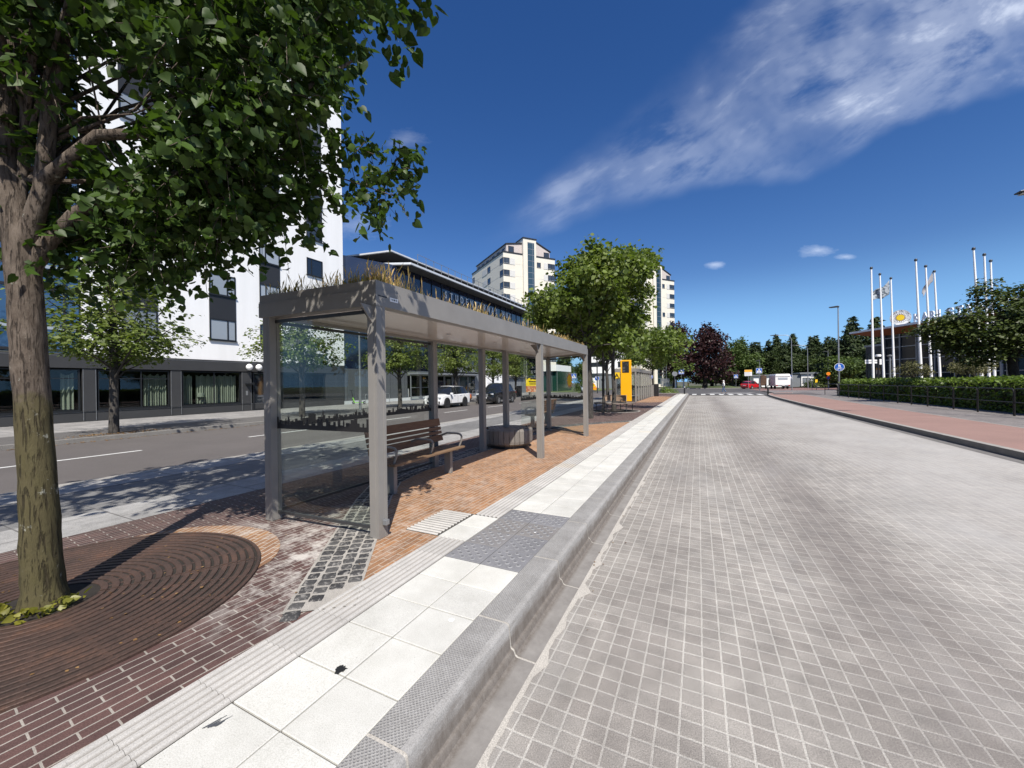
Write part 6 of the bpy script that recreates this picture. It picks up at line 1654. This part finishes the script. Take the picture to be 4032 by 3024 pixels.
dup(b1, (-16,132,-.2), 5., 'green broadleaf tree behind the lattice mast', (1.2,1.2,.75))
dup(b2, (3.5,126,-.2), 2.5, 'green broadleaf tree low behind the trunk of the right copper tree', (1.4,1.4,.6))
for i,(x,y,s_) in enumerate([(-4.2,-13,.8),(-4.2,-24,.8),(-30,-48,1.3),(-20,-52,1.2),(-8,-60,1.4),(4,-56,1.2),(14,-60,1.3),(26,-50,1.4),(38,-40,1.2),(46,-26,1.3),(-42,-40,1.3),(50,-8,1.2)]):  # trees added out of view to fill the reflections in the glass
    o = dup((b1,b2)[i%2], (x,y,-.1), i*1.1, 'broadleaf tree added behind the viewpoint, unseen but for its reflection in the glass', s_*(.62 if i<2 else 1.)); o['group'] = 'added trees behind the viewpoint'
# dark evergreen growth along the hall wall
dup(b2, (24.3,92,-.2), 1.7, 'dark bush like tree beside the left wall of the glass hall', (.75,.75,.62))

# ------------------------------------------------------------------ glass hall on the right
hall = thing('glass_hall', 'glass fronted hall with timber soffit, wide roof and big white rooftop letters', 'building', (19.3,70,-.1), R(-66.4))
m_soffw = woodmat('orange_timber_soffit', (.22,.07,.025), (.32,.11,.04), 'x', .5)
m_roofwhite = mat('white_roof_metal', (.72,.73,.74), .5, .1, .5, var=.05)
build('roof_edge', MB().prism_ax([(-.0,7.98),(-.02,8.18),(1.0,8.62),(40,8.62),(40,7.98)],'x',.0,.01).shift(0,0,0) if False else MB().box(0,40,0,.25,7.98,8.22), m_roofwhite, hall)
build('roof', MB().prism_ax([(.26,8.0),(.26,8.2),(5,8.9),(26,8.9),(26,8.0)],'x',0.01,40), m_roofwhite, hall)
sf = MB(); sf.add([(.02,.06,7.97),(40,.06,7.97),(40,1.95,7.3),(1.9,1.95,7.3)],[(0,3,2,1)])
sf.add([(.02,.06,7.97),(1.9,1.95,7.3),(1.9,26,7.3),(.02,26,7.97)],[(0,3,2,1)] )
build('timber_soffit', sf, m_soffw, hall)
build('glazed_wall', MB().box(3.3,40,1.9,24,0,7.3), wglass('dark_hall_glass',(.010,.014,.020),.08,.12), hall)
b = MB()
for k in range(18): b.box(3.3+k*2.1,3.42+k*2.1,1.75,1.92,0,7.3)
for z in (2.2,4.0,5.6,6.85): b.box(3.3,40,1.8,1.898,z,z+.10)
build('mullions', b, m_signback, hall)
for k in range(4): build('column', MB().tube([(8.5+k*8,1.2,0),(8.5+k*8,1.2,7.6)],.14,12), m_galv, hall)
build('side_block', MB().box(2.0,7.5,5.0,9.0,0,5.75) if False else MB().box(.75,3.28,1.6,16,0,6.0), m_gfpanel, hall)
build('side_block_coping', MB().box(.65,3.29,1.5,16.1,6.003,6.25), m_signback, hall)
for k in range(2): window(hall, .9+k*1.2, 1.95+k*1.2, 1.0, 5.2, 1.6, m_wglass, (), .09, sill=False)
build('upper_hall', MB().box(15.5,40,8,26,8.9,10.6), m_greyclad2, hall)
# rooftop sun emblem and letters
m_letblue = mat('white_letter', (.80,.84,.90), .5, var=.0)
em = build('emblem_disc', MB().lathe([(0,-.05),(.95,-.05),(.95,.05),(0,.05)],40).xf(Matrix.Translation((7.15,.35,9.10)) @ Matrix.Rotation(R(42),4,'Z') @ Matrix.Rotation(R(90),4,'X')), m_white, hall)
EM = Matrix.Translation((7.15,.35,9.10)) @ Matrix.Rotation(R(42),4,'Z') @ Matrix.Rotation(R(90),4,'X')
sb = MB(); sunshape(sb, .34, .60, 18, .052, 1., .006)
build('emblem_rays', sb.xf(EM), mat('umber_ray',(.16,.075,.012),.5,var=0), em)
db = MB().lathe([(.36,.059),(.36,.066),(0,.066)],30); build('emblem_sun', db.xf(EM), m_sunyellow, em)
rb2 = MB()
for r0,r1 in ((.63,.65),(.91,.93)): rb2.merge(ringseg(r0,r1,.05,.058,0,2*PI-.001,44))
txt = 'KARLSTAD · UNIVERSITY · SWEDEN · '
txt = 'KARLSTADS UNIVERSITET'
for i,ch in enumerate(txt):
    if ch == ' ': continue
    a = R(215) - R(250)*i/(len(txt)-1)
    rb2.merge(text_mb(ch,.24,.003,bold=.006).xf(Matrix.Translation((.78*math.cos(a),.78*math.sin(a),.055)) @ Matrix.Rotation(a-PI/2,4,'Z')))
build('emblem_lettering', rb2.xf(EM), mat('emblem_grey',(.05,.05,.055),.5,var=0), em)
rl_ = build('letter_rail', MB().box(8.7,28,.36,.42,8.21,8.26), m_galv, hall)
for i,ch in enumerate('KARLSTADS UNIVERSITET'):
    if ch == ' ': continue
    L_ = text_mb(ch, 1.0, .06, 'LEFT', 1., .035); xs = [q[0] for q in L_.v]; ys_ = [q[1] for q in L_.v]
    wd = .34 if ch == 'I' else .74; L_.v = [((x-min(xs))*wd/(max(xs)-min(xs)), (y_-min(ys_))*.98/(max(ys_)-min(ys_)), z) for x,y_,z in L_.v]
    build('rooftop_letter', upright(L_, (1,0,0), (8.85+.88*i,.30,8.26)), m_letblue, hall)
# flagpoles
tilt = [.3,1.4,1.2,2.0,2.2,2.4,2.8,1.5,1.2]
for k,((x,y),tl) in enumerate(zip([(14.7,47.2),(16.35,50.4),(18.05,53),(17.3,45.9),(19.1,48.9),(20.8,51.7),(20.1,44.2),(21.9,46.8),(23.6,49.6)], tilt)):
    lab = ('first','middle','last')[k%3]+' flagpole of the '+('left','middle','right')[k//3]+' row of three, behind the hedge'
    h = 12.1; dx = math.tan(R(tl))*h*.93; dxv = (math.cos(R(25)),math.sin(R(25)))
    f_ = thing('flagpole', 'white '+lab, 'flagpole', (x+dx*dxv[0],y+dx*dxv[1],-.1), 0, 'white flagpoles in three rows of three')
    f_.rotation_euler = (R(tl)*math.sin(R(25)), -R(tl)*math.cos(R(25)), 0)
    build('pole', MB().tube([(0,0,0),(0,0,4),(0,0,11.9)],[.105,.095,.06],12), m_white, f_, smooth=True)
    build('cap', MB().lathe([(0,11.88),(.10,11.9),(.12,12.0),(.08,12.1),(0,12.12)],12), m_postdk, f_, smooth=True)
def flag(name, label, loc, pts_top, drop, m, seed, text=None):
    """cloth hanging from a pole, drifting to one side"""
    b = MB(); n = len(pts_top)-1; m_ = 8; v = []
    dense = []
    for i in range(n):
        for k in range(5): dense.append(Vector(pts_top[i]).lerp(Vector(pts_top[i+1]),k/5))
    dense.append(Vector(pts_top[-1])); n = len(dense)-1
    for i,p in enumerate(dense):
        u = i/n; dp = drop[0]*(1-u)+drop[1]*u
        for j in range(m_+1):
            w = j/m_; v.append((p.x+.05*math.sin(u*7+w*3), p.y+.22*math.sin(u*9+w*2.5)*u, p.z-dp*w+.06*math.sin(u*11)*u))
    b.add(v, [(i*(m_+1)+j,(i+1)*(m_+1)+j,(i+1)*(m_+1)+j+1,i*(m_+1)+j+1) for i in range(n) for j in range(m_)])
    o = build(name, b, m, None, smooth=True, loc=loc); s_ = o.modifiers.new('thick','SOLIDIFY'); s_.thickness = .012
    return tag(o, label, 'flag')
t = NT('printed_flag'); vec = t.coord('Object')
m_flag1 = t.done(t.pbsdf(t.mix(t.ramp(t.noise(t.mapping(vec, scale=(2.2,1,3.5)), 1.5, 2, .4),[(.50,0.),(.53,1.)]), (.30,.33,.36), (.07,.09,.11)), .8))
m_flag2 = mat('plain_pale_flag', (.27,.265,.28), .8, var=.06)
flag('flag', 'grey green printed flag blowing left from the last pole of the left row', (17.9,53.0,0), [(0,0,11.7),(-.5,-.1,11.1),(-.95,-.1,10.9),(-1.45,-.15,10.55)], (1.45,.8), m_flag1, 1)
flag('flag', 'pale plain flag drooping from the last pole of the middle row', (20.65,51.7,0), [(0,0,11.9),(-.28,-.1,11.35),(-.55,-.15,10.6),(-.85,-.2,9.9)], (1.0,.45), m_flag2, 2)
# hedge and rail
hd = thing('clipped_hedge', 'long clipped green hedge behind the black tubular railing', 'hedge', (14.0,30,-.05))
n = 26000; rgh = np.random.default_rng(4)
yy = -27+45*rgh.random(n); side = rgh.random(n); w_ = 1.55
xx = np.where(side<.42, -w_+.10*rgh.normal(size=n), np.where(side<.46, w_+.1*rgh.normal(size=n), -w_+2*w_*rgh.random(n)))
zz = np.where(side<.46, 1.42*rgh.random(n), 1.40+.07*rgh.normal(size=n)+.05*np.sin(yy*3))
endm = rgh.random(n) < .03; yy = np.where(endm, 18+.1*rgh.normal(size=n), yy); xx = np.where(endm, -w_+2*w_*rgh.random(n), xx); zz = np.where(endm, 1.42*rgh.random(n), zz)
Q = np.stack([xx,yy,zz],1); O = np.stack([np.where(side<.42,-1.,0.),0*xx,np.where(side>=.46,1.,.2)],1)
leaf_mesh('leaves', Q, .13*(.6+.7*rgh.random(n)), m_leaf_hedge, hd, 4, O, .6, (LEAF_V,LEAF_F))
build('twig_mass', MB().box(-w_+.08,w_-.08,-26.9,17.9,0,1.33), mat('dark_hedge_core',(.018,.022,.010),.95,var=.5,vs=9,bump=1.,bs=20), hd)
rl = thing('tubular_railing', 'black tubular guard railing along the footway in front of the hedge', 'railing', (11.4,22.7,-.05))
YS = [-25.0,-22.7,-20.4,-18.1,-15.8,-13.5,-11.2,-8.9,-6.6,-4.4,-2.2]+[0,2.25,4.1,6.5,8.3,10.05,12.1,14.4,16.65,19.0,21.4]
for i in range(len(YS)-1):
    a,c = YS[i]+.03,YS[i+1]-.03; pts = [(0,a,0),(0,a,.98),(0,a+.03,1.06),(0,a+.10,1.1),(0,c-.10,1.1),(0,c-.03,1.06),(0,c,.98),(0,c,0)]
    build('rail_frame', MB().tube(pts,.024,8).tube([(0,a,.55),(0,c,.55)],.018,8), m_black, rl, smooth=True)
r2 = thing('tubular_railing', 'short black railing stub crossing the footway beside the lamp with the path sign', 'railing', (11.75,49.9,-.05), R(-82))
build('rail_frame', MB().tube([(0,0,0),(0,0,.98),(.08,0,1.1),(2.5,0,1.1),(2.58,0,.98),(2.58,0,0)],.03,8).tube([(0,0,.55),(2.58,0,.55)],.02,8), m_black, r2, smooth=True)
# small trees behind the hedge, posts, guide sign
def umbrella_tree(seed, label, loc, s_):
    return make_tree('small_ornamental_tree', label, 'tree', loc, [(0,0,2.25*s_,1.0*s_,1.0*s_,.35*s_),(.5*s_,.2,2.0*s_,.6*s_,.6*s_,.25*s_),(-.5*s_,0,2.05*s_,.6*s_,.6*s_,.25*s_),(0,0,2.6*s_,.5*s_,.5*s_,.22*s_)], [(0,0,-.05),(.05,0,.9),(0,0,1.6),(0,0,2.3)], [.10,.08,.06,.02], (m_bark, m_leaf_shrub), 130, 14, .10, .10, seed, (.5,1.), 14, tmpl=(QUAD_V,QUAD_F), group='small bronze leaved trees behind the hedge')
umbrella_tree(101, 'small bronze leaved tree between the left and middle flagpole rows', (14.1,38,-.05), 1.)
umbrella_tree(102, 'small bronze leaved tree between the middle and right flagpole rows', (16.9,38,-.05), 1.02)
umbrella_tree(103, 'small bronze leaved tree just left of the right flagpole row', (17.9,39.5,-.05), 1.08)
for x,y,h,lab in ((13.5,40,3.3,'slim grey lamp post just left of the third flagpole'),(17.85,40,3.6,'green grey steel post left of the right flagpole row'),(19.8,40,3.2,'grey steel post right of the flagpoles near the right edge')):
    g_ = thing('steel_post', lab, 'post', (x,y,-.05), 0, 'steel posts behind the hedge'); pole(g_, h, .06); build('cap', MB().lathe([(0,h-.02),(.16,h),(.18,h+.08),(0,h+.14)],12), m_signback, g_)
ds = thing('guide_sign', 'black guide post with pointed white boards before the glass hall', 'sign post', (17.6,55,-.1)); pole(ds, 4.0, .08, m=m_black)
build('round_head', MB().lathe([(0,3.98),(.24,4.0),(.27,4.12),(.24,4.24),(0,4.26)],18), m_white, ds, smooth=True)
for k,(x0,x1,z) in enumerate(((-1.1,-.1,3.52),(-1.1,-.1,3.28),(.1,.42,3.55),(.1,.42,3.35),(.1,.42,3.15))): build('direction_arm', MB().box(x0,x1,-.03,.03,z,z+.19), m_white, ds)
# maple hanging over the hedge
make_tree('maple_tree', 'broad dark green tree hanging over the hedge and hiding the rooftop letters', 'tree', (16.6,33,-.05),
    [(-.2,0,4.6,3.0,2.6,1.8),(-2.6,-.3,4.9,1.5,1.4,.75),(-3.6,-.2,4.7,1.05,1.0,.6),(-2.2,.2,3.6,1.3,1.3,.9),(-1.3,-.4,3.0,1.4,1.2,.7),(-1.2,0,6.7,.75,.75,.7),(-.3,.2,6.3,1.2,1.2,.7),(1.4,.2,5.8,1.9,1.8,1.0),(1.4,-.3,4.3,2.2,2.,1.6),(-3.1,.1,4.1,1.1,1.,.6)],
    [(0,0,-.05),(.0,0,1.3),(-.1,0,2.6),(-.2,0,4.5),(0,0,6)], [.26,.22,.2,.12,.04], (m_bark_dk, m_leaf_dark), 900, 20, .20, .19, 111, (.4,.95), 40, tmpl=(QUAD_V,QUAD_F), up=.9, shell=.4, rand=.5)
make_tree('maple_tree', 'dark green tree at the right edge behind the railing, cut by the picture border', 'tree', (21.6,27.5,-.05),
    [(-.5,0,5.0,2.9,2.6,2.2),(-2.2,.2,4.4,1.5,1.5,1.2),(-1.2,0,6.6,1.5,1.5,.9),(.5,0,4.0,2.4,2.2,1.6)],
    [(0,0,-.05),(.0,0,1.3),(.1,0,2.6),(0,0,5)], [.26,.22,.2,.05], (m_bark_dk, m_leaf_dark), 480, 20, .22, .19, 113, (.4,.95), 30, tmpl=(QUAD_V,QUAD_F), up=.9, shell=.4, rand=.5)
# ------------------------------------------------------------------ sky, sun, camera
SUN_EL, SUN_AZ = R(51), R(143)          # azimuth clockwise from +y
w = bpy.data.worlds.new('World'); scene.world = w; w.use_nodes = True
nt = w.node_tree; nt.nodes.clear()
out = nt.nodes.new('ShaderNodeOutputWorld'); bgn = nt.nodes.new('ShaderNodeBackground'); nt.links.new(bgn.outputs[0], out.inputs[0])
sky = nt.nodes.new('ShaderNodeTexSky'); sky.sky_type = 'NISHITA'; sky.sun_disc = False
sky.sun_elevation = SUN_EL; sky.sun_rotation = SUN_AZ; sky.air_density = 1.0; sky.dust_density = .3; sky.ozone_density = 3.5
SKY_STRENGTH = .081
class WT(NT):
    def __init__(self): self.t = nt; self.n = nt.nodes
q = WT()
hs = q.new('ShaderNodeHueSaturation'); hs.inputs['Saturation'].default_value = 1.28; hs.inputs['Value'].default_value = 1.0; hs.inputs['Hue'].default_value = .512; nt.links.new(sky.outputs[0], hs.inputs['Color'])
tc = q.new('ShaderNodeTexCoord').outputs['Generated']
# gnomonic coordinates about a fixed compass heading (the heading of the street view)
yw = R(25.9); F = (-math.sin(yw), math.cos(yw), 0); RR = (math.cos(yw), math.sin(yw), 0)
def dot(v):
    n = q.new('ShaderNodeVectorMath'); n.operation = 'DOT_PRODUCT'; nt.links.new(tc, n.inputs[0]); n.inputs[1].default_value = v; return n.outputs['Value']
df = dot(F); dr_ = dot(RR); du = dot((0,0,1))
fr = q.math('MAXIMUM', df, .05); px = q.math('DIVIDE', dr_, fr); py = q.math('DIVIDE', du, fr)
s = q.math('ADD', q.math('MULTIPLY', px, .74), q.math('MULTIPLY', py, .67)); t_ = q.math('ADD', q.math('MULTIPLY', px, -.67), q.math('MULTIPLY', py, .74))
cmb = q.new('ShaderNodeCombineXYZ'); q.put(cmb.inputs[0], s); q.put(cmb.inputs[1], t_)
vec = cmb.outputs[0]
warp = q.noise(vec, 1.6, 4, .55)
tw_ = q.math('ADD', t_, q.math('MULTIPLY', q.math('SUBTRACT', warp, .5), .26))
low = q.math('SUBTRACT', .36, q.math('MULTIPLY', s, .49))
m1 = q.ramp(q.math('SUBTRACT', tw_, low), [(.0,0.),(.06,.6),(.17,1.)], 'EASE')
m2 = q.ramp(q.math('SUBTRACT', q.math('ADD', .355, q.math('MULTIPLY', s, -.03)), tw_), [(.0,0.),(.12,.6),(.26,1.)], 'EASE')
m3 = q.ramp(s, [(.16,0.),(.36,.85)])
wn_ = q.new('ShaderNodeTexNoise'); q.put(wn_.inputs['Vector'], vec); wn_.inputs['Scale'].default_value = 1.7; wn_.inputs['Detail'].default_value = 2
ws = q.new('ShaderNodeVectorMath'); ws.operation = 'SCALE'; q.put(ws.inputs[0], wn_.outputs['Color']); ws.inputs['Scale'].default_value = .16
wv = q.new('ShaderNodeVectorMath'); wv.operation = 'ADD'; q.put(wv.inputs[0], vec); q.put(wv.inputs[1], ws.outputs[0])
rotv = lambda d: q.mapping(wv.outputs[0], rot=(0,0,R(d)))
fil = q.noise(q.mapping(rotv(14), scale=(1.3,2.6,1.)), 2.6, 9, .58)
fil2 = q.noise(q.mapping(rotv(24), scale=(1.0,4.2,1.)), 3.0, 7, .55)
fil3 = q.noise(q.mapping(rotv(4), scale=(1.4,6.5,1.)), 5.0, 7, .6)
big = q.noise(vec, 2.4, 4, .6)
mixn = q.math('ADD', q.math('ADD', q.math('MULTIPLY', fil, .55), q.math('MULTIPLY', fil2, .30)), q.math('MULTIPLY', fil3, .15))
dens = q.math('MULTIPLY', q.ramp(mixn, [(.36,.03),(.50,.36),(.64,1.)], 'EASE'), q.ramp(big, [(.36,.30),(.6,1.)], 'EASE'))
gapv = q.ramp(q.math('ABSOLUTE', q.math('SUBTRACT', s, .50)), [(.0,.55),(.08,1.)], 'EASE')
cl = q.math('MULTIPLY', q.math('MULTIPLY', q.math('MULTIPLY', m1, m2), q.math('MULTIPLY', m3, gapv)), dens)
cl = q.math('MULTIPLY', cl, .74)
def puff(cx, cy, rx, ry, amt, seed):
    dx = q.math('DIVIDE', q.math('SUBTRACT', px, cx), rx); dy = q.math('DIVIDE', q.math('SUBTRACT', py, cy), ry)
    d = q.math('SQRT', q.math('ADD', q.math('MULTIPLY', dx, dx), q.math('MULTIPLY', dy, dy)))
    c2 = q.new('ShaderNodeCombineXYZ'); q.put(c2.inputs[0], px); q.put(c2.inputs[1], py); c2.inputs[2].default_value = seed
    nn = q.noise(q.mapping(c2.outputs[0], scale=(1,2.2,1)), 14., 6, .65)
    return q.math('MULTIPLY', q.ramp(q.math('SUBTRACT', q.math('MULTIPLY', nn, 1.7), d), [(-.0,0.),(1.,1.)]), amt)
for a in ((.53,.302,.036,.014,.36,1.),(.80,.335,.060,.020,.34,4.),(.87,.318,.035,.010,.3,6.),(-.27,.64,.07,.04,.10,8.),(-.40,.42,.10,.05,.16,9.)):
    cl = q.math('MAXIMUM', cl, puff(*a))
hz = q.ramp(py, [(-.02,.30),(.35,.0)])
cloudcol = (11.5,12.2,13.4)
hz = q.ramp(du, [(.0,.92),(.07,.62),(.26,.0)], 'EASE')
base = q.mix(hz, hs.outputs[0], (2.2,5.2,9.6))
skyc = q.mix(cl, base, cloudcol)
nt.links.new(skyc, bgn.inputs[0]); bgn.inputs[1].default_value = SKY_STRENGTH
sd = bpy.data.lights.new('Sun','SUN'); sd.energy = 4.9; sd.angle = R(.53); sd.color = (1.,.945,.86)
so = bpy.data.objects.new('Sun', sd); col.objects.link(so)
dirv = Vector((math.sin(SUN_AZ)*math.cos(SUN_EL), math.cos(SUN_AZ)*math.cos(SUN_EL), math.sin(SUN_EL)))
so.rotation_euler = dirv.to_track_quat('Z','Y').to_euler(); so.location = dirv*60
cd = bpy.data.cameras.new('Camera'); cd.sensor_width = 36.; cd.sensor_fit = 'HORIZONTAL'; cd.lens = 830./2212.*36.; cd.clip_start = .05; cd.clip_end = 5000
co = bpy.data.objects.new('Camera', cd); col.objects.link(co); scene.camera = co
yaw, pitch, roll = R(25.9), R(-.05), R(.8)
f = Vector((-math.sin(yaw)*math.cos(pitch), math.cos(yaw)*math.cos(pitch), math.sin(pitch))); r0 = Vector((math.cos(yaw), math.sin(yaw), 0)); u0 = r0.cross(f)
r_ = r0*math.cos(roll) - u0*math.sin(roll); u_ = u0*math.cos(roll) + r0*math.sin(roll)
co.matrix_world = Matrix(((r_.x,u_.x,-f.x,0),(r_.y,u_.y,-f.y,0),(r_.z,u_.z,-f.z,1.53),(0,0,0,1)))
scene.view_settings.view_transform = 'Standard'; scene.view_settings.look = 'None'; scene.view_settings.gamma = 1.; scene.view_settings.use_curve_mapping = False
scene.view_settings.exposure = .5
scene.render.engine = 'CYCLES'; scene.cycles.max_bounces = 10; scene.cycles.transparent_max_bounces = 16; scene.cycles.use_denoising = True
scene.render.film_transparent = False
